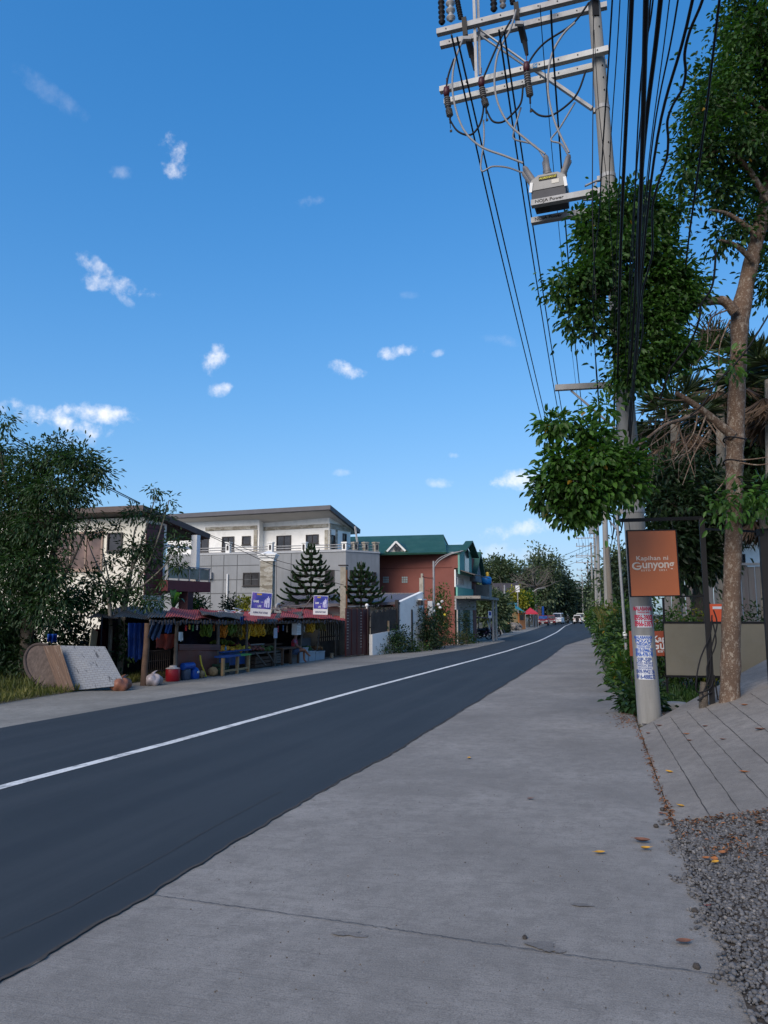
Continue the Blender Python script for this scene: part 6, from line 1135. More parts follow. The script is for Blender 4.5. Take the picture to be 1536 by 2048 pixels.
# ------------------------------------------------------------------ seated vendor
SKIN = M('skin', (.20, .095, .06), .6, .08, 8); HAIRM = M('black_hair', (.012, .010, .010), .6, .2)
def skin_obj(name, verts, edges, radii, mat, parent, lvl=2):
    o0 = WL[parent.name]; me = bpy.data.meshes.new(name); me.from_pydata([tuple(Vector(v) - o0) for v in verts], edges, []); me.materials.append(mat)
    ob = bpy.data.objects.new(name, me); COL.objects.link(ob); ob.parent = parent; WL[ob.name] = o0
    md = ob.modifiers.new('skin', 'SKIN'); md.use_smooth_shade = True
    for i, r in enumerate(radii): me.skin_vertices[0].data[i].radius = (r, r) if not isinstance(r, tuple) else r
    me.skin_vertices[0].data[0].use_root = True
    s = ob.modifiers.new('sub', 'SUBSURF'); s.levels = lvl; s.render_levels = lvl; return ob
pp = sp_(588, SG, -.05); zs = SG + .50
vend = thing('person', 'seated person in a red patterned shirt with crossed bare legs beside the brown table', 'person', Vector((pp.x, pp.y, SG)))
FX = Vector((.94, .33, 0)).normalized(); FY = Vector((-.33, .94, 0))             # faces the road, turned slightly along it
def B(f, s, z): return Vector((pp.x, pp.y, SG)) + FX * f + FY * s + Vector((0, 0, z))
V_ = [B(0, 0, .52), B(.02, 0, .68), B(.04, 0, .88), B(.05, 0, 1.0), B(.07, 0, 1.08), B(.09, 0, 1.17), B(.10, 0, 1.25),       # 0-6 spine, neck, head
      B(.05, .16, .97), B(.12, .22, .74), B(.32, .16, .64), B(.05, -.16, .97), B(.12, -.22, .74), B(.32, -.12, .62),          # arms 7-12
      B(.05, .10, .50), B(.42, .12, .52), B(.44, .12, .12), B(.54, .13, .05), B(.05, -.10, .50), B(.44, -.08, .58), B(.60, .10, .36), B(.70, .16, .28)]  # legs 13-20
E_ = [(0, 1), (1, 2), (2, 3), (3, 4), (4, 5), (5, 6), (3, 7), (7, 8), (8, 9), (3, 10), (10, 11), (11, 12), (0, 13), (13, 14), (14, 15), (15, 16), (0, 17), (17, 18), (18, 19), (19, 20)]
R_ = [.125, .12, .13, .11, .05, .085, .075, .06, .045, .03, .06, .045, .03, .09, .062, .04, .035, .09, .062, .042, .03]
for s in (9, 12):                                                   # five fingers on each hand
    base = V_[s]; dirv = (V_[s] - V_[s - 1]).normalized()
    for k, (sp, ln) in enumerate(((-.03, .07), (-.012, .08), (.006, .078), (.022, .065), (.04, .045))):
        V_.append(base + dirv * .05 + FY * sp * (1 if k < 4 else 1.2)); V_.append(V_[-1] + dirv * ln * .6 + Vector((0, 0, -.02))); E_ += [(s, len(V_) - 2), (len(V_) - 2, len(V_) - 1)]; R_ += [.010, .008]
skin_obj('body', V_, E_, R_, SKIN, vend)
skin_obj('shirt', [B(.0, 0, .52), B(.02, 0, .70), B(.04, 0, .88), B(.05, 0, 1.0), B(.05, .16, .97), B(.10, .21, .80), B(.05, -.16, .97), B(.10, -.21, .80)], [(0, 1), (1, 2), (2, 3), (3, 4), (4, 5), (3, 6), (6, 7)], [.15, .15, .155, .115, .075, .068, .075, .068], (lambda: None)() or None if False else M('red_print_shirt', (.40, .03, .045), .8, .2, 5, .2, 20, dirt=(.03, .22, .38), dirtamt=1.0), vend)
skin_obj('shorts', [B(0, 0, .52), B(.05, .10, .50), B(.30, .12, .52), B(.05, -.10, .50), B(.30, -.08, .55)], [(0, 1), (1, 2), (0, 3), (3, 4)], [.135, .105, .085, .105, .085], DENIM, vend)
mb = MB(); hc_ = B(.085, 0, 1.25); mb.ball(hc_ + Vector((0, 0, .02)) - FX * .02, .098, .098, .10, 12); mb.ball(hc_ - FX * .08 - Vector((0, 0, .08)), .06, .06, .10, 8); mb.build('hair', HAIRM, vend, smooth=True)
mb = MB(); f0 = hc_ + FX * .085 - Vector((0, 0, .03))
for s in (-.032, .032): mb.ball(f0 + FY * s, .010)
mb.build('eyes', HAIRM, vend, smooth=True); mb = MB(); mb.ball(f0 + FX * .015 - Vector((0, 0, .028)), .016, .014, .022, 8); mb.build('nose', SKIN, vend, smooth=True); mb = MB(); mb.ball(f0 + FX * .004 - Vector((0, 0, .062)), .012, .022, .006, 8); mb.build('mouth', M('lips', (.18, .05, .05), .6, .1), vend, smooth=True)
mb = MB(); w = Wall(sp_(579, SG, -.2), sp_(596, SG, -.2)); w.box(mb, 0, w.L, SG + .36, SG + .40, -.3, .1); w.box(mb, .02, .08, SG, SG + .357, -.28, .08); w.box(mb, w.L - .08, w.L - .02, SG, SG + .357, -.28, .08); tag(mb.build('low_stool', WOODB), 'low brown stool under the seated person', 'stool')

# ------------------------------------------------------------------ leaning boards at the left
def weave():
    m, nt, bs = _new('woven_board'); co = _obj(nt); br = _n(nt, 'ShaderNodeTexBrick'); br.inputs['Scale'].default_value = 5.2; br.inputs['Mortar Size'].default_value = .018; br.inputs['Color1'].default_value = (.18, .195, .22, 1); br.inputs['Color2'].default_value = (.205, .22, .24, 1); br.inputs['Mortar'].default_value = (.10, .105, .11, 1)
    nt.links.new(_map(nt, _n(nt, 'ShaderNodeTexCoord').outputs['UV'], (1.0, 1.0, 1)), br.inputs['Vector']); uvs = _n(nt, 'ShaderNodeTexCoord').outputs['UV']
    st = _noise(nt, _map(nt, uvs, (5, 1.2, 1), (0, 0, .12)), 2.4, 5, .65); c = _mix(nt, _ramp(nt, st, [(.60, (0,) * 3), (.63, (.9,) * 3)]), br.outputs['Color'], (.03, .035, .045, 1)); d = _noise(nt, uvs, 9, 5, .7); c = _mix(nt, _ramp(nt, d, [(.5, (0,) * 3), (.75, (.5,) * 3)]), c, (.22, .22, .21, 1))
    nt.links.new(c, bs.inputs['Base Color']); bs.inputs['Roughness'].default_value = .7; _bump(nt, bs, br.outputs['Fac'], .4, .01); return m
def leaning(name, quad, th, mat, label, cat, d0, d1):
    tl, tr, br, bl = quad; q = [at(*tl, d1), at(*tr, d1), at(*br, d0), at(*bl, d0)]; n = (q[1] - q[0]).cross(q[3] - q[0]).normalized(); q2 = [p + n * th * (1 if n.dot(_fh) > 0 else -1) for p in q]
    mb = MB(); mb.add(q + q2, [(0, 1, 2, 3), (7, 6, 5, 4), (0, 4, 5, 1), (1, 5, 6, 2), (2, 6, 7, 3), (3, 7, 4, 0)]); o = mb.build(name, mat, None, fix=True)
    uv = o.data.uv_layers.new(name='uv'); co = {0: (0, 1), 1: (1, 1), 2: (1, 0), 3: (0, 0)}
    for lp in o.data.loops: uv.data[lp.index].uv = co[lp.vertex_index % 4]
    return tag(o, label, cat)
leaning('woven_board', ((117, 1291), (210, 1293), (251, 1370), (147, 1381)), .02, weave(), 'white woven board leaning at the roadside, stained and cracked', 'board', 20.9, 21.6)
def ply():
    m, nt, bs = _new('weathered_plywood'); co = _obj(nt); uvp = _n(nt, 'ShaderNodeTexCoord').outputs['UV']; a = _noise(nt, _map(nt, uvp, (9, .8, 1)), 1.6, 7, .75); b = _noise(nt, _map(nt, uvp, (10, 1.2, 1)), 1.3, 5, .7); c = _ramp(nt, a, [(.3, (.05, .032, .024)), (.55, (.14, .085, .055)), (.8, (.22, .15, .10))]); c = _mix(nt, _ramp(nt, b, [(.60, (0,) * 3), (.64, (.8,) * 3)]), c, (.32, .27, .22, 1)); nt.links.new(c, bs.inputs['Base Color']); bs.inputs['Roughness'].default_value = .9; _bump(nt, bs, a, .5, .02); return m
PLY = ply()
leaning('plywood_sheet', ((86, 1292), (120, 1290), (149, 1380), (118, 1382)), .025, PLY, 'brown splintered plywood sheet leaning left of the white woven board', 'board', 20.6, 21.3)
c_ = at(88, 1331, 21.7); uD = (at(118, 1378, 21.3) - at(62, 1284, 22.1)).normalized(); vD = _rt - uD * _rt.dot(uD); vD.normalize(); nD = uD.cross(vD); nD = nD if nD.dot(_fh) < 0 else -nD
mb = MB(); n = 40; ring = [c_ + uD * .80 * math.cos(t) + vD * .44 * math.sin(t) for t in np.linspace(0, 2 * math.pi, n, endpoint=False)]
mb.add(ring + [p - nD * .12 for p in ring], [tuple(range(n)), tuple(range(n, 2 * n))[::-1]] + [(i, (i + 1) % n, n + (i + 1) % n, n + i) for i in range(n)]); o = mb.build('table_disc', M('disc_wood', (.10, .075, .062), .9, .45, 3, .5, 14, dirt=(.05, .04, .035), dirtamt=.7, stretch=(3, 3, .6)), None); tag(o, 'large round weathered wooden disc leaning behind the plywood', 'wooden disc')
mb = MB(); mb.tube(ring + [ring[0]], .045, 8, False); r_ = mb.build('rim', M('dark_rim', (.06, .045, .04), .9, .3, 6, .3), o, smooth=True); r_.location = (0, 0, 0)
cloth('blue_bundle', 95, 1268, 113, 1284, -.6, BLUEP, 'crumpled bright blue tarpaulin behind the round disc', 'tarpaulin', .12, 2)
# ------------------------------------------------------------------ trees and plants on the left
tl0 = plan(60, 23.5); tl0.z = -.4
limbsL = [([tl0 + Vector((0, 0, 1.2)), at(110, 1090, 23.3), at(150, 960, 23)], .12, .03), ([tl0 + Vector((0, 0, 1.5)), at(30, 1080, 23.6), at(0, 900, 23.6)], .12, .03), ([at(60, 1130, 23.5), at(60, 1000, 23.5), at(90, 920, 23.3)], .12, .02), ([at(75, 1200, 23.5), at(130, 1150, 23.2), at(180, 1040, 23)], .07, .02)]
tree('roadside_tree', 'big dark green roadside tree with drooping leaves at the left edge', 'tree', [tl0, at(55, 1250, 23.5), at(62, 1150, 23.5), at(70, 1050, 23.5)], [.22, .19, .15, .08],
     [ell(112, 905, 38, 24, 23.2), ell(160, 925, 48, 26, 23), ell(70, 935, 46, 34, 23.5), ell(190, 950, 26, 20, 22.8), ell(120, 980, 70, 34, 23), ell(40, 990, 50, 40, 23.5), ell(95, 1050, 66, 36, 23.2), ell(20, 1070, 50, 50, 23.6), ell(60, 1130, 70, 46, 23.3), ell(110, 1150, 30, 22, 22.9), ell(30, 1200, 56, 46, 23.4), ell(95, 1215, 44, 36, 23.0), ell(5, 1280, 60, 50, 24.2), ell(20, 1335, 44, 34, 24), ell(10, 845, 16, 14, 23.8), ell(6, 905, 26, 22, 23.8), ell(-30, 950, 50, 60, 24), ell(-40, 1100, 60, 90, 24), ell(-40, 1280, 60, 90, 23.5), ell(150, 1200, 30, 30, 24.2), ell(120, 1250, 36, 22, 24.6)],
     LEAF_L, BARK_D, 36000, .17, .06, None, limbsL, 13, .17, .55, .4)
g2 = plan(243, 24.6); g2.z = -.4; g3 = plan(219, 24.2); g3.z = -.4
stems = [([g2 + Vector((0, 0, .9)), at(238, 1240, 24.6), at(225, 1190, 24.6), at(205, 1100, 24.5)], .05, .02), ([at(246, 1260, 24.6), at(252, 1180, 24.6), at(285, 1080, 24.5), at(312, 990, 24.4)], .06, .015), ([at(248, 1240, 24.6), at(262, 1150, 24.6), at(270, 1060, 24.5), at(295, 1040, 24.5)], .05, .015), ([at(256, 1190, 24.6), at(300, 1120, 24.5), at(330, 1030, 24.4), at(338, 1000, 24.4)], .04, .012), ([at(262, 1190, 24.6), at(310, 1150, 24.5), at(360, 1100, 24.4)], .035, .012), ([at(230, 1200, 24.6), at(190, 1120, 24.5), at(175, 1080, 24.5)], .03, .01), ([at(238, 1235, 24.6), at(205, 1200, 24.5), at(160, 1185, 24.4)], .03, .01)]
tree('slender_tree', 'slender many stemmed tree with feathery leaves in front of the cream house', 'tree', [g2, at(243, 1300, 24.6), at(245, 1230, 24.6), at(258, 1160, 24.6)], [.11, .10, .08, .05],
     [ell(312, 978, 14, 12, 24.4), ell(336, 1004, 14, 10, 24.4), ell(280, 1025, 34, 12, 24.5), ell(318, 1032, 30, 12, 24.5), ell(196, 1062, 24, 12, 24.5), ell(232, 1058, 22, 10, 24.5), ell(268, 1092, 34, 20, 24.5), ell(300, 1098, 26, 24, 24.5), ell(222, 1122, 22, 14, 24.6), ell(275, 1140, 34, 20, 24.6), ell(185, 1160, 30, 20, 24.5), ell(240, 1180, 50, 22, 24.6), ell(290, 1200, 40, 18, 24.6), ell(352, 1092, 22, 26, 24.4), ell(360, 1130, 20, 14, 24.4), ell(150, 1195, 26, 14, 24.5), ell(205, 1215, 30, 16, 24.5), ell(330, 1160, 14, 10, 24.4), ell(250, 1262, 14, 18, 24.4), ell(252, 1300, 10, 26, 24.3)],
     LEAF_L, BARK_P, 4400, .17, .058, None, stems, 18, .12, .3, .1)
tree('thin_tree', 'thin bare brown trunk standing left of the feathery tree', 'tree', [g3, at(219, 1300, 24.2), at(221, 1250, 24.2), at(217, 1195, 24.2)], [.075, .07, .065, .05], [ell(215, 1185, 26, 12, 24.2), ell(205, 1170, 20, 10, 24.2)], LEAF_L, BARK_P, 260, .18, .07, None, (), 10)
def shrub(name, label, base, r, h, n, L, mat, group=None, W=None, stem=True, sig=.13, cat='shrub', droop=.2):
    b = Vector(base); t = thing(name, label, cat, b, group); cl = []
    for i in range(5): a = i * 1.26; cl.append(((b.x + math.cos(a) * r * .45, b.y + math.sin(a) * r * .45, b.z + h * (.42 + .1 * (i % 2))), (r * .6, r * .6, h * .42)))
    cl.append(((b.x, b.y, b.z + h * .62), (r * .6, r * .6, h * .4))); tw = []
    leaves('foliage', mat, t, cl, n, L, W, 10, sig, droop, .3, tw)
    if stem:
        mb = MB()
        for c, r_ in cl: mb.tube(wander(b, Vector(c), 3, .06), [.02, .015, .01, .005], 5)
        mb.build('stem', BARK_D, t)
    return t
# roadside weeds along the left verge
pts = []
for i in range(2600): px = RN.uniform(-60, 330); e = np.interp(px, [-60, 0, 130, 250, 330], [1422, 1408, 1387, 1369, 1356]); q = gnd(px, e - RN.random() ** 1.5 * (32 if px < 130 else 12)); pts.append(q)
o = blades('verge_grass', GRASS, None, pts, .26, .02, .6); struct(o, 'stuff'); o['label'] = 'dry yellow green grass along the left roadside verge'
pts = [gnd(RN.uniform(-80, 75), RN.uniform(1362, 1392)) for _ in range(700)]; o = blades('tall_verge_grass', leafmat('olive_grass', (.03, .05, .012), (.14, .15, .04)), None, pts, .45, .022, .5); struct(o, 'stuff'); o['label'] = 'taller olive weeds under the big left tree'
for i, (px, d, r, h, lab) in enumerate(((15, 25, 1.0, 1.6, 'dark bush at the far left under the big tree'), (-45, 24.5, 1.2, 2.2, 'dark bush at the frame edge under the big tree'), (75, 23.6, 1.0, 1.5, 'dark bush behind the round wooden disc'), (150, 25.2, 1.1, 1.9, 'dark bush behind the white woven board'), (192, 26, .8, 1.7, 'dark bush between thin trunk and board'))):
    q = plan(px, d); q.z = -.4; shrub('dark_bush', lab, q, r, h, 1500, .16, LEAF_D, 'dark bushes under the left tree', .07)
q = plan(345, 30.5); q.z = .0; bp_ = thing('banana_plant', 'banana plant with broad leaves behind the stall roof under the balcony', 'plant', q)
def bleaf(parent, b, t, w, mat, nm='leaf'):
    b, t = Vector(b), Vector(t); mid = b.lerp(t, .55) + Vector((0, 0, .25)); P = catmull([b, mid, t], 8); s = (t - b).cross(Vector((0, 0, 1))).normalized(); mb = MB(); n = len(P); vs = []
    for i, p in enumerate(P): k = math.sin(math.pi * min(1, i / (n - 1) * .93 + .07)) ** .7 * w; vs += [p - s * k + Vector((0, 0, k * .3)), p, p + s * k + Vector((0, 0, k * .3))]
    mb.add(vs, [(3 * i + j, 3 * i + j + 1, 3 * i + j + 4, 3 * i + j + 3) for i in range(n - 1) for j in range(2)]); return mb.build(nm, mat, parent, smooth=True, fix=False)
BAN1, BAN2 = leafmat('banana_leaf', (.06, .19, .03), (.14, .34, .06), .35), leafmat('banana_leaf_dark', (.015, .06, .03), (.03, .10, .045), .25)
for (x, y, m, w) in ((362, 1188, BAN1, .16), (345, 1180, BAN2, .15), (335, 1192, BAN2, .18), (326, 1206, BAN2, .14), (370, 1205, BAN2, .1)): bleaf(bp_, at(347, 1218, 30.5), at(x, y, 30.4), w, m)
mb = MB(); mb.tube([q - Vector((0, 0, .4)), at(347, 1216, 30.5)], [.09, .06], 8); mb.build('stem', BAN2, bp_)
for px, py, d, r, h, lab, m in ((378, 1214, 34, .5, .55, 'low shrub behind the stall roof beside the wine column', LEAF_G), (395, 1212, 35, .5, .45, 'second low shrub behind the stall roof, right of the first', LEAF_L), (489, 1215, 36, .35, .55, 'bright yellow green shrub behind the larger banner', LEAF_Y), (463, 1216, 37, .4, .5, 'dark shrub below the downpipe', LEAF_D)):
    q = at(px, py, d) - Vector((0, 0, .15)); shrub('garden_shrub', lab, q, r, h, 420, .16, m, 'shrubs behind the stall')
# Norfolk pines
PINE = leafmat('pine_needle', (.014, .038, .02), (.06, .12, .05), .2)
def norfolk(label, px, d, ytop, ybot, rmax, tiers):
    b = plan(px, d); b.z = -.4; ztop_, zb_ = zat(px, ytop, d), zat(px, ybot, d); t = thing('norfolk_pine', label, 'pine tree', b, 'norfolk pines'); mb = MB(); mb.tube([b, Vector((b.x, b.y, ztop_))], [.10, .015], 8); mb.build('trunk', BARK_D, t, smooth=True); mb2 = MB(); P = []; A = []; L_ = []
    for k in range(tiers):
        f = k / (tiers - 1); z = zb_ + (ztop_ - .25 - zb_) * f ** .92; r = rmax * (1 - f) ** .85 + .18; nb = 8 if f < .8 else 6
        for j in range(nb):
            a = 6.283 * j / nb + k * .5; dr = Vector((math.cos(a), math.sin(a), 0)); rr = r * RN.uniform(.9, 1.08)
            path = catmull([Vector((b.x, b.y, z)), Vector((b.x, b.y, z - .10)) + dr * rr * .5, Vector((b.x, b.y, z - .06 + rr * .03)) + dr * rr * .85, Vector((b.x, b.y, z + .04 + rr * .06)) + dr * rr], 4)
            mb2.tube(path, np.linspace(.06, .03, len(path)).tolist(), 5); tot = int(330 * rr) + 60
            for i in range(tot):
                u = RN.uniform(.1, 1) * (len(path) - 1.001); i0 = int(u); p = path[i0].lerp(path[i0 + 1], u - i0); tg = (path[i0 + 1] - path[i0]).normalized(); sd = tg.cross(Vector((0, 0, 1))); sg_ = RN.choice((-1, 1)); P.append(p); v = tg * .7 + sd * sg_ * RN.uniform(.2, .9) + Vector((0, 0, RN.uniform(.0, .55))); A.append(v); L_.append(RN.uniform(.10, .18))
    mb2.build('branches', BARK_D, t); v = leaf_arrays(np.array([tuple(p) for p in P]), np.array([tuple(a) for a in A]), rnd_dir(len(P)), np.array(L_), np.full(len(P), .075), .2); raw_quads('needles', PINE, v - np.array(tuple(WL[t.name])), t)
norfolk('larger norfolk pine with tiered upswept branches behind the two banners', 621, 42.5, 1085, 1213, 1.62, 11); norfolk('smaller norfolk pine with tiered branches behind the wine red gate', 722, 40.2, 1122, 1204, 1.15, 8)
for px, py, d, r, h, n, lab, m in ((775, 1298, 40.2, 1.0, 1.35, 900, 'leafy green shrub in front of the white garden wall', LEAF_L), (800, 1300, 40.5, .9, 1.5, 900, 'dense dark shrub at the foot of the white end wall', LEAF_D), (757, 1303, 39.4, .6, .6, 350, 'low ground shrub beside the gate pillar', LEAF_L), (826, 1300, 41.5, 1.0, .45, 450, 'low spreading plant under the white end wall', LEAF_G),
                                 (850, 1296, 43, .9, 2.6, 1500, 'tall dark shrub between white end wall and red building', LEAF_D), (872, 1290, 45, 1.0, 2.4, 1200, 'broad shrub at the foot of the street lamp', LEAF_L), (865, 1294, 43, .8, 1.3, 500, 'dark low bush under the street lamp', LEAF_D), (905, 1283, 49, 1.1, 1.0, 600, 'dry olive shrub before the teal shop doors', leafmat('olive_shrub', (.04, .05, .015), (.15, .15, .05))), (935, 1279, 52, .9, .8, 400, 'small olive shrub right of the shop doors', LEAF_G)):
    q = plan(px, d); q.z = -.4; shrub('front_shrub', lab, q, r, h, n, .15, m, 'shrubs along the far pavement')
q = plan(880, 46); q.z = -.4; fb = shrub('flowering_bush', 'tall bush with white and yellow flowers in front of the red building', q, .8, 4.0, 1500, .16, LEAF_G, None, .08)
for x, y, m in ((884, 1203, WHITE), (877, 1209, WHITE), (880, 1215, WHITE), (890, 1230, M('yellow_petal', (.7, .55, .05), .6, .1)), (868, 1222, WHITE)): mb = MB(); mb.ball(at(x, y, 45.2), .10, .10, .08, 8, .2); mb.build('flower', m, fb, smooth=True)
q = plan(775, 42.8); q.z = 0; shrub('palm_shrub', 'palm like shrub behind the slatted fence', plan(760, 42.6) + Vector((0, 0, .3)), 1.0, 2.2, 900, .32, LEAF_L, None, .07)
q = plan(932, 51); q.z = -.4; shrub('potted_plant', 'tall dark potted plant before the teal doors', q, .35, 2.9, 600, .14, LEAF_D)
q = plan(826, 41.8); q.z = -.4; mb = MB(); mb.tube([plan(777, 40.0) + Vector((0, 0, -.4)), plan(777, 40) + Vector((0, 0, 1.3))], .06, 8); tag(mb.build('wooden_stake', M('stake_wood', (.26, .20, .13), .9, .25, 4), None), 'pale wooden stake among the shrubs by the garden wall', 'stake')

# street lamp and short concrete post by the red building
sl0 = plan(868, 45.5); sl0.z = -.4; lp = thing('street_lamp', 'grey street lamp with curved double arm in front of the red building', 'street lamp', sl0); zt_ = zat(866, 1122, 45.5)
mb = MB(); mb.tube([sl0, Vector((sl0.x, sl0.y, zt_))], [.085, .06], 12); mb.build('pole', GALV, lp, smooth=True)
mb = MB(); mb.tube(catmull([at(866, 1138, 45.5), at(878, 1122, 45.5), at(900, 1109, 45.3), at(922, 1103, 45.2)], 5), .03, 8); mb.build('arm', GALV, lp, smooth=True); mb = MB(); mb.tube(catmull([at(866, 1132, 45.5), at(878, 1117, 45.5), at(900, 1107, 45.3), at(918, 1103, 45.2)], 5), .022, 8); mb.build('arm', GALV, lp, smooth=True)
mb = MB(); a, b = at(917, 1104, 45.2), at(927, 1101.5, 45.2); mb.tube([a, a.lerp(b, .5), b], [.05, .10, .04], 8, True, .5); mb.build('lamp_head', GALV, lp, smooth=True)
q = plan(844, 44.5); mb = MB(); mb.prism([(q.x - .12, q.y - .12), (q.x + .12, q.y - .12), (q.x + .12, q.y + .12), (q.x - .12, q.y + .12)], -.5, zat(842, 1156, 44.5)); mb.box((q.x + .02, q.y, zat(842, 1152, 44.5)), (.06, 0, 0), (0, .06, 0), (0, 0, .14)); mb.m = 0; tag(mb.build('short_concrete_post', M('pale_stained_post', (.36, .33, .27), .9, .25, 1.5, .3, 20, dirt=(.15, .13, .09), dirtamt=.7), None), 'pale stained square concrete post against the red wall', 'post')
mb = MB(); q = plan(861, 45.3); mb.prism([(q.x - .14, q.y - .1), (q.x + .14, q.y - .1), (q.x + .14, q.y + .1), (q.x - .14, q.y + .1)], zat(861, 1234, 45.3), zat(861, 1202, 45.3)); tag(mb.build('meter_box', WHITE, None), 'white meter box on the street lamp pole', 'meter box')
mb = MB(); mb.tube(catmull([at(845, 1153, 44.4), at(855, 1156, 45), at(866, 1156, 45.4)], 5), .02, 5); tag(mb.build('slack_wire', RUBBER, None), 'short slack wire between concrete post and street lamp', 'wire')
st_ = fw_.rect(884, 1240, 895, 1262); mb = MB(); fw_.box(mb, st_[0] + .05, st_[1] - .08, st_[2] + .25, st_[3] - .1, .0, .012); fw_.box(mb, st_[0] + .12, st_[1] - .2, st_[2], st_[2] + .25, .0, .012); tag(mb.build('wall_patch', M('ochre_patch', (.50, .30, .10), .9, .1), None), 'ochre bare patch on the lower red wall', 'wall patch')

# ------------------------------------------------------------------ beyond the red building: roadside clutter, trees, vehicles
def far_tree(label, px, d, ytop, ybot, rpx, n, L, mat, group, name='far_tree', squash=1.0, trunk=True, lobes=7, seed=0):
    R2 = random.Random(int(px * 7 + d)); b = plan(px, d); b.z = g(b.x) - .1; k = pxm(d); cyp = (ytop + ybot) / 2; hp = (ybot - ytop) / 2; cl = []
    for i in range(lobes):
        a = R2.uniform(0, 6.28); q = R2.uniform(.35, .8); cl.append(ell(px + math.cos(a) * rpx * q, cyp + math.sin(a) * hp * q * .95, rpx * R2.uniform(.32, .5), hp * R2.uniform(.28, .42), d + R2.uniform(-.4, .4) * rpx * k))
    cl.append(ell(px, cyp, rpx * .55, hp * .6, d)); top = at(px, cyp, d)
    return tree(name, label, 'tree', [b, b.lerp(top, .5), top], [.03 * rpx * k + .1, .02 * rpx * k + .06, .05], cl, mat, BARK_D, n, L, L * .6, group, [([b.lerp(top, .45), Vector(c[0])], .012 * rpx * k + .03, .02) for c in cl[:5]], 9, L * 1.1, .15, .4, False)
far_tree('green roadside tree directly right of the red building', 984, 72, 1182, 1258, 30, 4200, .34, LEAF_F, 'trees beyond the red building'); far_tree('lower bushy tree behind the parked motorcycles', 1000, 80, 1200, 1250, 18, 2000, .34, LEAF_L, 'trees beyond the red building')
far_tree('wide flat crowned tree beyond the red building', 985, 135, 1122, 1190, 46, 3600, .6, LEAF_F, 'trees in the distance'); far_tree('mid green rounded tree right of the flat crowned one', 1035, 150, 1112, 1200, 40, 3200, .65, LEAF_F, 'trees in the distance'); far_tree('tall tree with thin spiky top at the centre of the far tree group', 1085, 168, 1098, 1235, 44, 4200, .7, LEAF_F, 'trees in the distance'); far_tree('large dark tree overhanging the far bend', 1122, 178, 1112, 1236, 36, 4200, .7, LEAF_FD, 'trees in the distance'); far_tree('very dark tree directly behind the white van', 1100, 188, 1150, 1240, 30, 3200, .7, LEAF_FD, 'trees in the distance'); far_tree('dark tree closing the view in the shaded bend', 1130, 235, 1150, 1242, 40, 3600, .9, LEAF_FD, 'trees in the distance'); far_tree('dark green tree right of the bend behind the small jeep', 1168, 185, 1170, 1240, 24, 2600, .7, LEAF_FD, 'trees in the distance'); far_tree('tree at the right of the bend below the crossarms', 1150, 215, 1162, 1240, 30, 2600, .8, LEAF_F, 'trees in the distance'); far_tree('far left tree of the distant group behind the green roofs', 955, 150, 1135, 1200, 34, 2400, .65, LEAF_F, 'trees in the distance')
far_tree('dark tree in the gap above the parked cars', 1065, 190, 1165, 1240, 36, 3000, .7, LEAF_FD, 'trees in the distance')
far_tree('yellow flowering shrub tree above the teal awning', 1035, 118, 1180, 1220, 24, 1500, .4, LEAF_Y, None, 'flowering_tree', lobes=6); far_tree('yellow green shrub tree beside the flowering one', 1058, 122, 1186, 1230, 18, 1200, .4, LEAF_G, None, 'flowering_tree')
# leafless tree
q = plan(1072, 128); q.z = -.5; bt_ = thing('leafless_tree', 'pale leafless tree spreading bare branches before the dark far trees', 'tree', q); mb = MB()
mb.tube([q, at(1071, 1175, 128)], [.35, .22], 8)
for a in range(26):
    ex = 1071 + RN.uniform(-52, 44); ey = 1130 + abs(ex - 1071) * .62 + RN.uniform(-4, 16); m_ = at((1071 + ex) / 2 + RN.uniform(-6, 6), (1172 + ey) / 2 + 4, 128 + RN.uniform(-3, 3)); e_ = at(ex, ey, 128 + RN.uniform(-4, 4)); mb.tube(catmull([at(1071, 1178 - RN.uniform(0, 8), 128), m_, e_], 4), [.09, .085, .08, .075, .065, .055, .05, .045, .03], 4)
    for k in range(3): s_ = m_.lerp(e_, RN.uniform(.2, .9)); mb.tube([s_, s_ + Vector((RN.uniform(-1.5, 1.5), RN.uniform(-1, 1), RN.uniform(.2, 1.8)))], [.04, .015], 4)
mb.build('branches', M('bare_bark', (.12, .105, .088), .9, .3, 2), bt_)
q = plan(1020, 112); q.z = -.5; b2 = thing('leafless_tree', 'smaller bare tree with white limbs left of the yellow flowering one', 'tree', q); mb = MB(); mb.tube([q, at(1012, 1195, 112), at(990, 1178, 112), at(965, 1165, 112)], [.16, .11, .07, .03], 7)
for pts in (((1012, 1195), (1030, 1180), (1050, 1162)), ((990, 1178), (985, 1166), (975, 1150)), ((1012, 1195), (1005, 1175), (998, 1150)), ((1022, 1186), (1040, 1178), (1060, 1170))): mb.tube([at(x, y, 112) for x, y in pts], [.07, .05, .02], 5)
mb.build('branches', M('bare_bark', (.12, .105, .088), .9, .3, 2), b2)
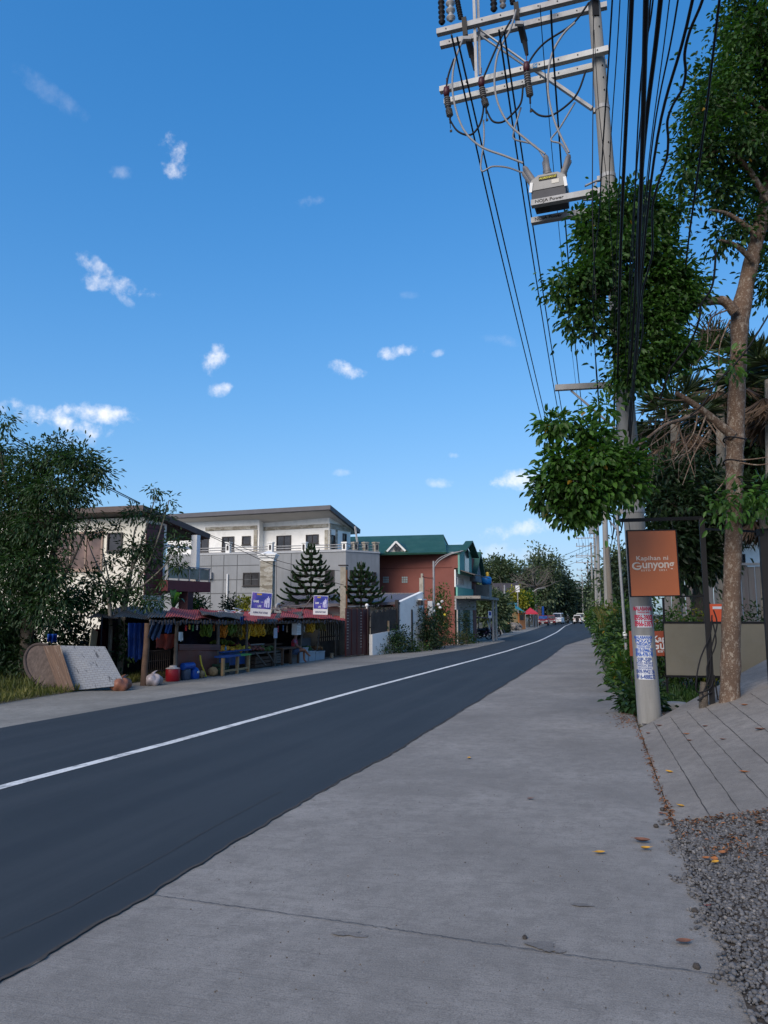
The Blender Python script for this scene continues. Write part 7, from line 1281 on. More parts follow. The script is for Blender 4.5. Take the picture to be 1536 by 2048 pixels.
# brown house roof, white billboard
hA, hB = plan(980, 122), plan(1030, 122); mb = MB(); mb.prism([(p.x, p.y) for p in (hA, hB, hB + Vector((0, 8, 0)), hA + Vector((0, 8, 0)))], -.5, zat(1000, 1190, 122)); hh = thing('distant_house', 'low house with dark brown roof among the distant trees', 'house', hA); mb.build('wall', M('far_wall', (.2, .18, .16), .9, .2), hh); mb = MB(); a, b = at(975, 1192, 121), at(1033, 1192, 121); mb.slab([a, b, b + Vector((0, 5, 2.2)), a + Vector((0, 5, 2.2))], .2); mb.build('roof', M('far_brown_roof', (.06, .05, .05), .8, .2), hh)
bbw = thing('white_board', 'small white board on a pole above the yellow shrub', 'sign board', plan(1035, 116)); mb = MB(); w = Wall(plan(1030, 116), plan(1040, 116)); s0, s1, z0, z1 = w.rect(1031, 1171, 1039, 1184); w.box(mb, s0, s1, z0, z1, -.04, .04); mb.build('panel', WHITE, bbw); mb = MB(); w.box(mb, (s0 + s1) / 2 - .06, (s0 + s1) / 2 + .06, -.4, z0, -.06, .06); mb.build('post', GALV, bbw)
# kiosks, awnings, canopy
kx = thing('orange_kiosk', 'tan and orange roadside kiosk with a teal awning', 'kiosk', plan(1035, 104)); kw = Wall(plan(1019, 103), plan(1049, 105)); s0, s1, z0, z1 = kw.rect(1019, 1224, 1036, 1247); mb = MB(); kw.box(mb, s0, s1, -.4, z1, -2, 0); mb.build('wall', M('tan_wall', (.5, .33, .15), .8, .1), kx); s2, s3, z2, z3 = kw.rect(1036.5, 1226, 1049, 1248); mb = MB(); kw.box(mb, s2, s3, -.4, z3, -2, .15); mb.build('wall', M('orange_wall', (.38, .16, .06), .8, .15), kx); mb = MB(); kw.box(mb, s2 + .15, s3 - .35, z3 - .95, z3 - .25, .152, .17); mb.build('window', GLASS, kx)
mb = MB(); a, b = at(1030, 1216, 102.5), at(1052, 1224, 103); mb.slab([a, b, b + Vector((-.3, 2.4, -.1)), a + Vector((-.3, 2.4, .5))], .08); mb.build('awning', M('teal_tarp', (.04, .24, .26), .6, .2), kx); mb = MB(); kw.box(mb, s0, s0 + .9, z1 + .1, z1 + .95, -.5, -.4); kw.box(mb, s0 - .1, s1 + .1, z1 + 1.0, z1 + 1.25, -.5, -.2); mb.build('sign_panel', M('aqua_panel', (.15, .38, .42), .6, .2), kx)
cn = thing('red_canopy', 'red peaked canopy tent beside the orange kiosk', 'canopy', plan(1064, 112)); a, b, t_ = at(1051, 1226, 112), at(1076, 1226, 112), at(1060, 1215, 113.5); mb = MB(); bk2 = Vector((-.6, 2.6, 0)); vs_ = [a, b, b + bk2, a + bk2, t_]; mb.add(vs_ + [v - Vector((0, 0, .18)) for v in vs_[:4]], [(0, 1, 4), (1, 2, 4), (2, 3, 4), (3, 0, 4), (0, 1, 6, 5), (1, 2, 7, 6), (2, 3, 8, 7), (3, 0, 5, 8)]); mb.build('roof', M('red_canvas', (.45, .03, .05), .7, .12), cn)
for p in (a, b, b + bk2, a + bk2): mb = MB(); mb.tube([Vector((p.x, p.y, -.5)), p - Vector((0, 0, .18))], .03, 6); mb.build('leg', GALV, cn)
mb = MB(); w = Wall(plan(1073, 148), plan(1088, 148)); s0, s1, z0, z1 = w.rect(1074, 1212, 1082.5, 1240); w.box(mb, s0, s1, -.5, z1, -1, 0); tag(mb.build('brown_booth', M('brown_booth', (.12, .06, .045), .8, .2), None), 'narrow brown booth right of the red canopy', 'booth'); mb = MB(); s0, s1, z0, z1 = w.rect(1083.6, 1213, 1087.5, 1232); w.box(mb, s0, s1, z0, z1, .1, .2); w.box(mb, (s0 + s1) / 2 - .03, (s0 + s1) / 2 + .03, -.5, z0, .13, .17); tag(mb.build('blue_flag_sign', BLUEP, None), 'tall blue flag sign next to the brown booth', 'sign')
RUB = M('rubble', (.20, .18, .16), .9, .4, 3); mb = MB()
for i in range(60): p = plan(RN.uniform(1018, 1040), RN.uniform(96, 102)); mb.ball(p + Vector((0, 0, -.4 + RN.uniform(0, .7))), RN.uniform(.15, .4), None, None, 6, .2)
o = mb.build('rubble', RUB, None); struct(o, 'stuff'); o['label'] = 'heap of pale rubble and sacks in front of the tan kiosk'
# second far street lamp
def lamp_post(label, px, d, ytop, xarm, yarm):
    b = plan(px, d); b.z = -.5; t = thing('street_lamp', label, 'street lamp', b); mb = MB(); mb.tube([b, at(px, ytop + 2, d)], [.13, .09], 8); mb.build('pole', GALV, t); mb = MB(); mb.tube(catmull([at(px, ytop + 6, d), at(px + (xarm - px) * .4, yarm + 1.5, d), at(xarm, yarm, d)], 4), .07, 6); mb.build('arm', GALV, t); mb = MB(); mb.tube([at(xarm - 1, yarm, d), at(xarm + 3, yarm - .3, d)], [.1, .12], 6, True, .5); mb.build('lamp_head', GALV, t)
lamp_post('far street lamp with one arm among the dark trees', 1066, 125, 1179, 1088, 1176)
for px, d, y0, lab in ((1071, 126, 1196, 'thin far post beside the far street lamp'), (1009, 100, 1170, 'thin pole behind the green roadside tree')): b = plan(px, d); b.z = -.5; mb = MB(); mb.tube([b, at(px, y0, d)], [.13, .1], 8); tag(mb.build('thin_post', GALV, None, smooth=True), lab, 'post')
# motorcycles, planks and sign by the red building
def motorbike(name, label, loc, rz, col, group=None, rider=False):
    t = thing(name, label, 'motorcycle', loc, group); c, s = math.cos(rz), math.sin(rz)
    def T(x, y, z): return Vector((loc[0] + x * c - y * s, loc[1] + x * s + y * c, loc[2] + z))
    for x in (-.62, .62):
        mb = MB(); mb.tube([T(x + .28 * math.cos(a), 0, .3 + .28 * math.sin(a)) for a in np.linspace(0, 6.283, 20)], .055, 8); mb.lathe([(.06, -.05), (.06, .05)], T(x, 0, .3), 10, T(0, 1, 0) - T(0, 0, 0))
        for k in range(6): a = k * 1.047; mb.tube([T(x, 0, .3), T(x + .25 * math.cos(a), 0, .3 + .25 * math.sin(a))], .01, 4)
        mb.build('wheel', RUBBER, t)
    mb = MB(); mb.tube([T(.62, 0, .3), T(.42, 0, .92)], .04, 6); mb.tube([T(-.62, 0, .3), T(-.2, 0, .5), T(.3, 0, .6), T(.42, 0, .9)], .05, 6); mb.tube([T(.42, -.33, 1.0), T(.44, 0, .96), T(.42, .33, 1.0)], .018, 6); mb.build('frame', BLACKST, t)
    mb = MB(); mb.ball(T(.1, 0, .68), .3, .14, .16, 10); mb.ball(T(0, 0, .42), .22, .13, .16, 10); mb.ball(T(.5, 0, .8), .12, .11, .15, 8); mb.build('body', col, t, smooth=True)
    mb = MB(); mb.tube([T(-.75, 0, .8), T(-.4, 0, .76), T(-.02, 0, .74)], [.08, .13, .11], 8, True, .5); mb.build('seat', RUBBER, t, smooth=True)
    mb = MB(); mb.ball(T(.6, 0, .84), .06, .08, .08, 8); mb.build('headlight', M('lamp_glass', (.5, .5, .48), .2, .1), t, smooth=True); return t, T
for px, d, m, lab in ((962, 60, BLACKST, 'black motorcycle nearest the shop posts'), (972, 64, M('purple_paint', (.08, .03, .07), .3, .2), 'dark purple motorcycle under the small sign'), (981, 68, BLACKST, 'black motorcycle at the end of the parked row')):
    q = plan(px, d); q.z = g(q.x) + .0; motorbike('motorcycle', lab, q, .5, m, 'motorcycles parked by the red building')
cloth_ = MB(); a, b = at(957, 1234, 62), at(985, 1236, 68); cloth_.slab([a, b, b + Vector((-2, .6, .15)), a + Vector((-2, .6, .15))], .06); shd = thing('lean_to', 'low dark lean-to roof over the parked motorcycles', 'shelter', plan(968, 64)); cloth_.build('roof', M('dark_plum_sheet', (.10, .04, .06), .7, .4, 3), shd)
for p in (a, b, a + Vector((-2, .6, .1)), b + Vector((-2, .6, .1))): mb = MB(); mb.tube([Vector((p.x, p.y, -.5)), p - Vector((0, 0, .03))], .04, 6); mb.build('post', WOODG, shd)
sg3 = thing('roadside_sign', 'small white sign with blue emblem standing by the motorcycles', 'sign', plan(979, 62)); w = Wall(plan(974, 62), plan(984, 62.2)); s0, s1, z0, z1 = w.rect(976.5, 1222, 983, 1236); mb = MB(); w.box(mb, s0, s1, z0, z1, -.02, .02); mb.build('panel', WHITE, sg3); mb = MB(); w.box(mb, s0 + .05, s1 - .05, z0 + .2, z1 - .05, .021, .026); mb.build('emblem', M('emblem_blue', (.03, .06, .3), .5, .2), sg3); mb = MB(); w.box(mb, (s0 + s1) / 2 - .03, (s0 + s1) / 2 + .03, -.45, z0, -.03, .015); mb.build('post', GALV, sg3)
for i in range(7):
    q = plan(985 + i * 5, 66 + i * 3.2); q.z = -.42; e = q + Vector((-.5, .2 + .1 * i, 1.5 - .12 * i)); mb = MB(); mb.bar(q, e, .16, .05, Vector((.3, 1, 0))); tag(mb.build('leaning_timber', WOODG if i % 2 else M('pale_timber', (.33, .30, .26), .9, .2, 3), None), ('grey', 'pale')[i % 2 == 0] + ' timber leaning by the far pavement, ' + ('nearest the small sign', 'second from the small sign', 'third from the small sign', 'in the middle of the row', 'third from the green bush end', 'second from the green bush end', 'last, next to the green bush')[i], 'timber', 'timbers leaning along the far pavement')
q = plan(1008, 85); q.z = -.4; shrub('roadside_bush', 'low dark bush where the far pavement meets the rubble', q, .8, 1.0, 900, .25, LEAF_D)

# vehicles at the bend
def car(name, label, cat, loc, rz, L, W, H, bodyc, prof, cab, glassm=None, face='front', spare=False, lights=None):
    t = thing(name, label, cat, loc); c, s = math.cos(rz), math.sin(rz)
    def T(x, y, z): return Vector((loc[0] + x * c - y * s, loc[1] + x * s + y * c, loc[2] + z))
    def extr(poly, w0, w1, nm, mat, par):
        n = len(poly); mb = MB(); zmax = max(z for _, z in poly); zmin = min(z for _, z in poly); vs_ = []
        for sg_ in (-1, 1): vs_ += [T(x, sg_ * (w0 + (w1 - w0) * ((z - zmin) / max(.01, zmax - zmin))), z) for x, z in poly]
        mb.add(vs_, [tuple(range(n))[::-1], tuple(range(n, 2 * n))] + [(i, (i + 1) % n, n + (i + 1) % n, n + i) for i in range(n)])
        o = mb.build(nm, mat, par); md = o.modifiers.new('bevel', 'BEVEL'); md.width = .05; md.segments = 2; md.limit_method = 'ANGLE'; return o
    body = extr(prof, W / 2, W / 2 * .97, 'body', bodyc, t); cabo = extr(cab, W / 2 * .95, W / 2 * .80, 'cabin', bodyc, t)
    gm = glassm or GLASS; zs_ = [z for _, z in cab]; zl, zh = min(zs_), max(zs_); xs_ = [x for x, z in cab if z < zl + .05]; xt_ = [x for x, z in cab if z > zh - .2]; f0, f1 = max(xs_), max(xt_); r0_, r1_ = min(xs_), min(xt_)
    for a0, a1, nm, sg_ in ((f0, f1, 'windscreen', 1), (r0_, r1_, 'rear_window', -1)):
        mb = MB(); k0, k1 = .12, .86; p = [T(a0 + (a1 - a0) * k + sg_ * .035, y * (W / 2) * (.86 - .12 * k), zl + (zh - zl) * k) for k, y in ((k0, -1), (k0, 1), (k1, 1), (k1, -1))]; p2 = [v + (T(-sg_ * .03, 0, 0) - T(0, 0, 0)) for v in p]; mb.add(p + p2, [(0, 1, 2, 3), (7, 6, 5, 4), (0, 4, 5, 1), (1, 5, 6, 2), (2, 6, 7, 3), (3, 7, 4, 0)]); mb.build(nm, gm, t)
    for sg_ in (-1, 1):
        mb = MB(); p = [T((r0_ + .25) if k < .5 else (r1_ + .2), 0, 0) for k in (0,)]; ww_ = lambda k: sg_ * (W / 2) * (.95 - .15 * k) + sg_ * .012
        p = [T(r0_ + .25, ww_(.15), zl + (zh - zl) * .15), T(f0 - .3, ww_(.15), zl + (zh - zl) * .15), T(f1 - .12, ww_(.85), zl + (zh - zl) * .85), T(r1_ + .15, ww_(.85), zl + (zh - zl) * .85)]; dv_ = T(0, -sg_ * .03, 0) - T(0, 0, 0); p2 = [v + dv_ for v in p]; mb.add(p + p2, [(0, 1, 2, 3), (7, 6, 5, 4), (0, 4, 5, 1), (1, 5, 6, 2), (2, 6, 7, 3), (3, 7, 4, 0)]); mb.build('side_window', gm, t)
    for x in (-L * .30, L * .31):
        for sg_ in (-1, 1): mb = MB(); mb.lathe([(.2, -.11), (.33, -.1), (.34, 0), (.33, .1), (.2, .11)], T(x, sg_ * (W / 2 - .1), .34), 18, T(0, 1, 0) - T(0, 0, 0)); wo = mb.build('wheel', RUBBER, t, smooth=True); mb = MB(); mb.lathe([(.2, 0), (.18, .02), (.05, .03)], T(x, sg_ * (W / 2 + .012), .34), 12, (T(0, sg_, 0) - T(0, 0, 0))); mb.build('rim', GALV, wo)
    xf = max(x for x, z in prof); xr = min(x for x, z in prof); LM = M('headlamp', (.65, .65, .62), .2, .05); RM = M('tail_lamp', (.35, .02, .02), .3, .1)
    zh_ = H * .46
    for sg_ in (-1, 1):
        mb = MB(); mb.box(T(xf + .01, sg_ * W * .36, zh_), (T(.04, 0, 0) - T(0, 0, 0)), (T(0, W * .09, 0) - T(0, 0, 0)), Vector((0, 0, .08))); mb.build('headlight', LM, t); mb = MB(); mb.box(T(xr - .01, sg_ * W * .40, zh_ + .1), (T(.03, 0, 0) - T(0, 0, 0)), (T(0, W * .05, 0) - T(0, 0, 0)), Vector((0, 0, .12))); mb.build('tail_light', RM, t)
    mb = MB(); mb.box(T(xf + .01, 0, H * .40), (T(.025, 0, 0) - T(0, 0, 0)), (T(0, W * .22, 0) - T(0, 0, 0)), Vector((0, 0, .09))); mb.build('grille', GALV if face == 'front' else BLACKST, t)
    mb = MB(); mb.box(T(xf + .02, 0, .36), (T(.06, 0, 0) - T(0, 0, 0)), (T(0, W * .46, 0) - T(0, 0, 0)), Vector((0, 0, .1))); mb.build('bumper', BLACKST, t); mb = MB(); mb.box(T(xf + .09, 0, .46), (T(.01, 0, 0) - T(0, 0, 0)), (T(0, .2, 0) - T(0, 0, 0)), Vector((0, 0, .07))); mb.build('number_plate', WHITE, t)
    mb = MB(); mb.box(T(xr - .02, 0, .40), (T(.05, 0, 0) - T(0, 0, 0)), (T(0, W * .46, 0) - T(0, 0, 0)), Vector((0, 0, .09))); mb.build('bumper', BLACKST, t)
    for sg_ in (-1, 1): mb = MB(); mb.box(T(f0 - .25, sg_ * (W / 2 + .1), zl + .12), (T(.06, 0, 0) - T(0, 0, 0)), (T(0, .09, 0) - T(0, 0, 0)), Vector((0, 0, .08))); mb.build('mirror', bodyc, t)
    if spare: mb = MB(); mb.lathe([(.14, -.1), (.34, -.09), (.36, 0), (.34, .09), (.14, .1)], T(xr - .14, 0, .85), 18, T(1, 0, 0) - T(0, 0, 0)); mb.build('spare_wheel', RUBBER, t, smooth=True)
    return t, T
def face_cam(p): return math.atan2(-p.y, -p.x)                     # heading towards the camera
PRED = M('metallic_red', (.20, .012, .02), .4, .1, 3, 0, 30, .0, .4); PWHT = M('vehicle_white', (.72, .72, .72), .35, .05, 3, 0); PCRM = M('vehicle_cream', (.62, .64, .54), .4, .05, 3, 0)
BLUEG = glassmat('sky_glass', (.03, .07, .2), .08)
def on_road(px, d): p = plan(px, d); p.z = g(p.x) + .012; return p
suv = [(-2.3, .35), (2.25, .35), (2.35, .6), (2.3, .95), (1.2, 1.08), (-2.25, 1.08), (-2.35, .8)]
p = on_road(1086.5, 139); car('parked_car', 'dark red car with bluish windscreen facing the camera at the bend', 'car', p, face_cam(p) - .06, 4.6, 1.84, 1.78, PRED, suv, [(1.25, 1.083), (.55, 1.75), (-1.9, 1.78), (-2.2, 1.083)][::1], BLUEG)
p = on_road(1102.5, 150); car('red_jeep', 'small red jeep half hidden behind the white van', 'jeep', p, face_cam(p), 3.9, 1.62, 1.8, PRED, [(-1.8, .4), (1.9, .4), (1.95, .95), (.9, 1.05), (-1.85, 1.05)], [(.85, 1.053), (.7, 1.8), (-1.7, 1.82), (-1.8, 1.053)])
p = on_road(1116, 158); car('white_van', 'white high roof passenger van driving towards the camera', 'van', p, face_cam(p) - .12, 5.2, 1.88, 2.25, PWHT, [(-2.6, .35), (2.35, .35), (2.55, .6), (2.45, 1.05), (2.2, 1.22), (-2.6, 1.22)], [(2.2, 1.223), (1.5, 2.2), (-2.4, 2.25), (-2.6, 1.223)])
p = on_road(1155, 150); car('white_jeep', 'small white jeep with dark soft top and spare wheel driving away', 'jeep', p, face_cam(p) + math.pi - .05, 3.6, 1.5, 1.75, PWHT, [(-1.75, .4), (1.8, .4), (1.8, .9), (.8, 1.0), (-1.75, 1.0)], [(.75, 1.003), (.55, 1.72), (-1.65, 1.72), (-1.75, 1.003)], BLACKST, spare=True)
p = on_road(1160.5, 166); car('cream_jeepney', 'pale cream jeepney driving away ahead of the small white jeep', 'jeepney', p, face_cam(p) + math.pi, 5.2, 1.85, 2.1, PCRM, [(-2.6, .45), (2.5, .45), (2.5, 1.0), (1.5, 1.15), (-2.6, 1.15)], [(1.4, 1.153), (1.1, 2.05), (-2.5, 2.1), (-2.6, 1.153)])
p = on_road(1135.5, 152); mt_, T_ = motorbike('motorcycle', 'motorcycle with rider between the white van and the jeep', p, face_cam(p), BLACKST)
rd_ = thing('person', 'helmeted rider in dark clothes on the motorcycle at the bend', 'person', p + Vector((0, 0, .7)))
V_ = [T_(-.25, 0, .8), T_(-.2, 0, 1.05), T_(-.12, 0, 1.32), T_(-.1, 0, 1.45), T_(-.06, 0, 1.58), T_(-.1, .2, 1.28), T_(.08, .28, 1.08), T_(.36, .30, 1.02), T_(-.1, -.2, 1.28), T_(.08, -.28, 1.08), T_(.36, -.30, 1.02), T_(-.2, .12, .78), T_(.22, .22, .72), T_(.05, .2, .32), T_(.2, .2, .26), T_(-.2, -.12, .78), T_(.22, -.22, .72), T_(.05, -.2, .32), T_(.2, -.2, .26)]
E_ = [(0, 1), (1, 2), (2, 3), (3, 4), (2, 5), (5, 6), (6, 7), (2, 8), (8, 9), (9, 10), (0, 11), (11, 12), (12, 13), (13, 14), (0, 15), (15, 16), (16, 17), (17, 18)]
skin_obj('body', V_, E_, [.14, .15, .14, .07, .09, .07, .05, .035, .07, .05, .035, .1, .075, .05, .045, .1, .075, .05, .045], M('dark_clothes', (.03, .03, .035), .9, .3, 4), rd_)
mb = MB(); mb.ball(T_(-.05, 0, 1.62), .14, .14, .15, 12); mb.build('helmet', GREYP, rd_, smooth=True); mb = MB(); mb.ball(T_(.05, 0, 1.62), .07, .11, .06, 10); mb.build('visor', GLASS, rd_, smooth=True)

# ------------------------------------------------------------------ right side: poles, wires, hedges, backdrop trees
POLES = []
def far_pole(label, px, d, lean, ytop, arms, r=.17, mat=POLEM, base_drop=.1, nm='utility_pole'):
    b = plan(px, d); b.z = g(b.x) - base_drop; t = thing(nm, label, 'utility pole', b, 'poles along the road'); top = at(px + lean, ytop, d); mb = MB(); mb.tube([b, b.lerp(top, .5), top], [r, r * .85, r * .7], 14); mb.build('shaft', mat, t, smooth=True)
    for y, l, rr in arms:
        z = zat(px, y, d); k = pxm(d); f = (y - 1228) / (ytop - 1228); c = b.lerp(top, min(1, max(0, (z - b.z) / (top.z - b.z)))); a = c - Vector((1, .02, 0)) * l; e = c + Vector((1, .02, 0)) * rr; mb = MB(); mb.bar(a + Vector((0, -.16, 0)), e + Vector((0, -.16, 0)), .09, .09)
        mb.build('crossarm', GALV, t)
        for q in np.linspace(.04, .96, 4): pp_ = a.lerp(e, float(q)) + Vector((0, -.16, .05)); insulator('insulator', pp_, pp_ + Vector((0, 0, .3)), .05, 4, GREYP, t)
    POLES.append((t, b, top)); return t, b, top
far_pole('grey concrete pole with pasted notices, second along the right side', 1215, 40, -10, 880, [(905, 2.4, .5), (960, 2.2, .3)], .17)
far_pole('darker wooden stub pole right against the second concrete pole', 1224, 38.6, -10, 1093, [], .16, M('grey_timber_pole', (.17, .15, .125), .9, .25, 2.5, .4, 20, stretch=(3, 3, .4)))
P3p = far_pole('pale concrete pole carrying a transformer can, third along the right', 1199, 66, -6, 985, [(1012, 2.2, .4), (1030, 2.2, .3)], .17)
far_pole('concrete pole with two wide crossarms high over the road', 1193, 82, -5, 1040, [(1076, 1.95, .3), (1092, 1.95, .3)], .16)
far_pole('concrete pole further along with a pair of low crossarms', 1186, 102, -4, 1085, [(1111, 2.0, .3), (1114, 2.0, .3), (1125, 2.0, .3)], .16); far_pole('distant pole before the trees on the right', 1178, 130, -3, 1120, [(1140, 1.8, .3), (1152, 1.8, .3)], .16); far_pole('most distant pole among the dark trees', 1166, 175, -2, 1150, [(1165, 1.6, 1.2), (1176, 1.4, 1.0)], .16)
tf = thing('transformer', 'pale grey transformer can hanging on the third pole', 'transformer', at(1184, 1068, 65.6)); mb = MB(); h = 19 * pxm(65.6); mb.lathe([(.26, 0), (.3, .04), (.3, h * .93), (.33, h * .95), (.33, h), (.1, h * 1.08)], at(1184, 1068, 65.6), 18); mb.build('tank', M('transformer_grey', (.38, .42, .42), .5, .08), tf, smooth=True)
for dx in (-.15, .15): mb = MB(); mb.lathe([(.05, 0), (.07, .05), (.05, .1), (.07, .15), (.04, .25)], at(1184, 1048, 65.6) + Vector((dx, 0, 0)), 8); mb.build('bushing', GREYP, tf, smooth=True)
for (py0, py1, m, lab) in ((1243, 1254, M('sky_notice', (.25, .38, .5), .7, .3, 12), 'faded blue notice, topmost on the second pole'), (1256, 1267, M('sky_notice2', (.28, .42, .55), .7, .3, 12), 'faded blue notice, middle one on the second pole'), (1268, 1276, M('red_notice', (.55, .18, .2), .7, .3, 12), 'faded red notice, lowest on the second pole')):
    p0 = at(1218, py1, 39.72); p1 = at(1218, py0, 39.72); mb = MB(); mb.box((p0 + p1) / 2, _rt * .08, Vector((0, 0, (p1.z - p0.z) / 2)), _fh * .012); tag(mb.build('faded_notice', m, None), lab, 'notice', 'faded notices on the second pole')
# metal pipe pole
pb_ = plan(1252, 18.5); pb_.z = -.02; ppl = thing('pipe_pole', 'thin leaning galvanised pipe pole left of the main pole', 'pole', pb_); mb = MB(); mb.tube([pb_, at(1240, 1130, 18.5), at(1233, 1020, 18.5)], [.038, .034, .03], 10); mb.build('pipe', GALV, ppl, smooth=True); mb = MB(); mb.lathe([(.04, -.05), (.05, -.04), (.05, .04), (.04, .05)], at(1250, 1268, 18.48), 10); mb.build('clamp', WHITE, ppl)
mb = MB(); mb.bar(at(1220, 1043, 19), at(1236, 1062, 18.5), .03, .03); mb.build('brace', GALV, ppl)
# overhead wires of the bundle right of the pole
def wire(pts, r, label, group, nm='overhead_cable', mat=RUBBER, n=6, k=6): mb = MB(); mb.tube(catmull(pts, k), r, n); return tag(mb.build(nm, mat, None, smooth=True, fix=False), label, 'cable', group)
BUN = [(1224.6, 1200, 402, 3, 1190, 700), (1240, 1218, 390, 2.2, 1228, 640), (1257, 1237, 407, 2, 1230, 690), (1263.5, 1243, 452, 7.5, 1236, 720), (1292, 1279, 477, 8.5, 1268, 760), (1301, 1267, 427, 2.8, 1252, 700), (1306, 1276, 250, 2.8, 1256, 740), (1321, 1283, 352, 8, 1262, 720), (1339, 1293, 364, 2, 1258, 730), (1356, 1296, 364, 2.6, 1262, 790), (1385, 1301, 372, 4.6, 1264, 800), (1399, 1311, 415, 4, 1266, 820)]
names = ['leftmost, crossing in front of the pole shaft', 'second from the left beside the pole', 'third from the left, thin', 'thick one, fourth from the left', 'thickest, in the middle of the bundle', 'thin one hugging the thickest cable on its right', 'second thin one right of the thickest cable', 'thick one, right of the thin pair', 'thin one, right of the second thick cable', 'thin one bending left at its lower end', 'medium one, next to the twisted cable', 'twisted wavy one, rightmost of the bundle']
for i, (x0, xm, ym, th, xa, ya) in enumerate(BUN):
    da = 10.25 - .03 * i; A = at(xa, ya, da); z0 = A.z + .35; r_ = th / 2 * pxm(6.6) * .9
    m_ = at(xm, ym, da * .60 + .4) if False else at_z(xm, ym, A.z + .12); s_ = at_z(x0, 0, A.z + .22); e_ = s_ + (s_ - m_) * 1.2 + Vector((0, 0, .2))
    far1 = Vector((-.55 + .03 * i, 38.2, 5.2 + .1 * (i % 5))); md_ = A.lerp(far1, .5) - Vector((0, 0, .45)); far2 = Vector((-1.6 + .03 * i, 63.5, 5.6 + .1 * (i % 5))); md2 = far1.lerp(far2, .5) - Vector((0, 0, .4))
    pts = [e_, s_, m_, A, md_, far1, md2, far2]; pts = catmull(pts, 10)
    if i == 11: pts = catmull([p + (_rt * .022 * math.sin(k * 1.5) if k < 30 else Vector()) for k, p in enumerate(pts)], 4)
    mb = MB(); rr = [r_ if p.y < 11 else max(r_ * .8, .012) for p in pts]; mb.tube(pts, rr, 8); tag(mb.build('overhead_cable', RUBBER, None, smooth=True, fix=False), 'black overhead cable ' + names[i], 'cable', 'cable bundle right of the pole')
wire([at_z(1452, -80, 6.0), at_z(1439, 0, 5.9), at_z(1410, 240, 5.8), at_z(1376, 490, 5.6), at(1372, 540, 10.8), at(1368, 600, 11.2)], .010, 'single thin black cable running across the big tree crown at the far right', None)
wire([at(1432, 500, 9.2), at(1425, 570, 9.4), at(1402, 610, 9.6), at(1398, 640, 9.7), at(1378, 690, 10), at(1340, 740, 10.3), at(1320, 800, 10.6)], .014, 'loose wavy black cable dangling between the two foliage masses', None)
wire([at(1540, 625, 11), at(1500, 690, 11), at(1468, 730, 11), at(1430, 770, 11), at(1400, 815, 11), at(1350, 850, 11.1)], .013, 'black cable crossing the speckled trunk diagonally', None)
wire([at(1187, 30, 10.25), at(1186, 200, 10.25), at(1185, 430, 10.3), at(1192, 600, 10.3)], .008, 'thin black wire running straight down along the pole shaft', None)
wire([at(1188, 60, 10.28), at(1198, 220, 10.28), at(1215, 370, 10.28)], .006, 'very thin wire slanting across the pole shaft', None)
PRI = [('left primary line, outer of the pair', [(903, 70, 11.3), (1000, 500, 18), (1082, 836, 31), (1107, 928, 40), (1141, 1044, 65), (1156, 1075, 82), (1160, 1108, 102)]), ('left primary line, inner of the pair', [(914, 74, 11.3), (1012, 500, 18), (1092, 840, 31), (1116, 932, 40), (1148, 1046, 65), (1163, 1076, 82), (1166, 1109, 102)]), ('middle primary line, outer of the pair', [(998, 60, 11), (1060, 480, 18), (1112, 800, 30), (1136, 918, 40), (1160, 1042, 65), (1170, 1076, 82), (1172, 1110, 102)]), ('middle primary line, inner of the pair', [(1008, 62, 11), (1070, 480, 18), (1121, 806, 30), (1143, 922, 40), (1166, 1044, 65), (1176, 1077, 82), (1177, 1111, 102)]), ('right primary line nearest the pole', [(1102, 20, 10.8), (1113, 200, 12.5), (1146, 640, 22), (1164, 820, 32), (1174, 930, 40), (1178, 1046, 65), (1183, 1078, 82)]), ('very thin line left of the nearest primary line', [(1080, 10, 11), (1095, 200, 12.6), (1128, 560, 20), (1155, 800, 31), (1166, 905, 40), (1172, 1040, 65)])]
for i, (nm, pts) in enumerate(PRI):
    P = [at(*p) for p in pts]; wire(P, .016 if i < 5 else .007, 'black ' + nm + ' stretching from the crossarm', 'primary lines from the crossarms', 'power_line', RUBBER, 6, 8)
for i, (a, b, s, lab) in enumerate((((960, 1164, 140), (1188, 1086, 84), .6, 'faint wire crossing from the far trees up to the fourth pole'), ((970, 1172, 140), (1190, 1094, 84), .7, 'second faint wire crossing below the first'), ((1060, 1150, 130), (1186, 1110, 102), .4, 'short faint wire reaching the fifth pole'))):
    A, B_ = at(*a), at(*b); wire([A, A.lerp(B_, .5) - Vector((0, 0, s)), B_], .022, lab, None)
wire([at(20, 868, 26), at(60, 893, 27), at(205, 968, 30), at(280, 1006, 32)], .02, 'upper service wire dropping to the cream house roof', 'service wires'); wire([at(20, 872, 26), at(60, 898, 27), at(205, 972, 30), at(280, 1008, 32)], .015, 'lower service wire just below its twin', 'service wires')
wire([at(415, 1068, 36), at(520, 1108, 40), at(590, 1130, 44), at(690, 1143, 49)], .014, 'upper wire sagging across the grey house front', 'wires before the grey house'); wire([at(415, 1070, 36), at(480, 1100, 38), at(560, 1135, 39), at(687, 1170, 38)], .014, 'lower wire sagging to the concrete post', 'wires before the grey house')
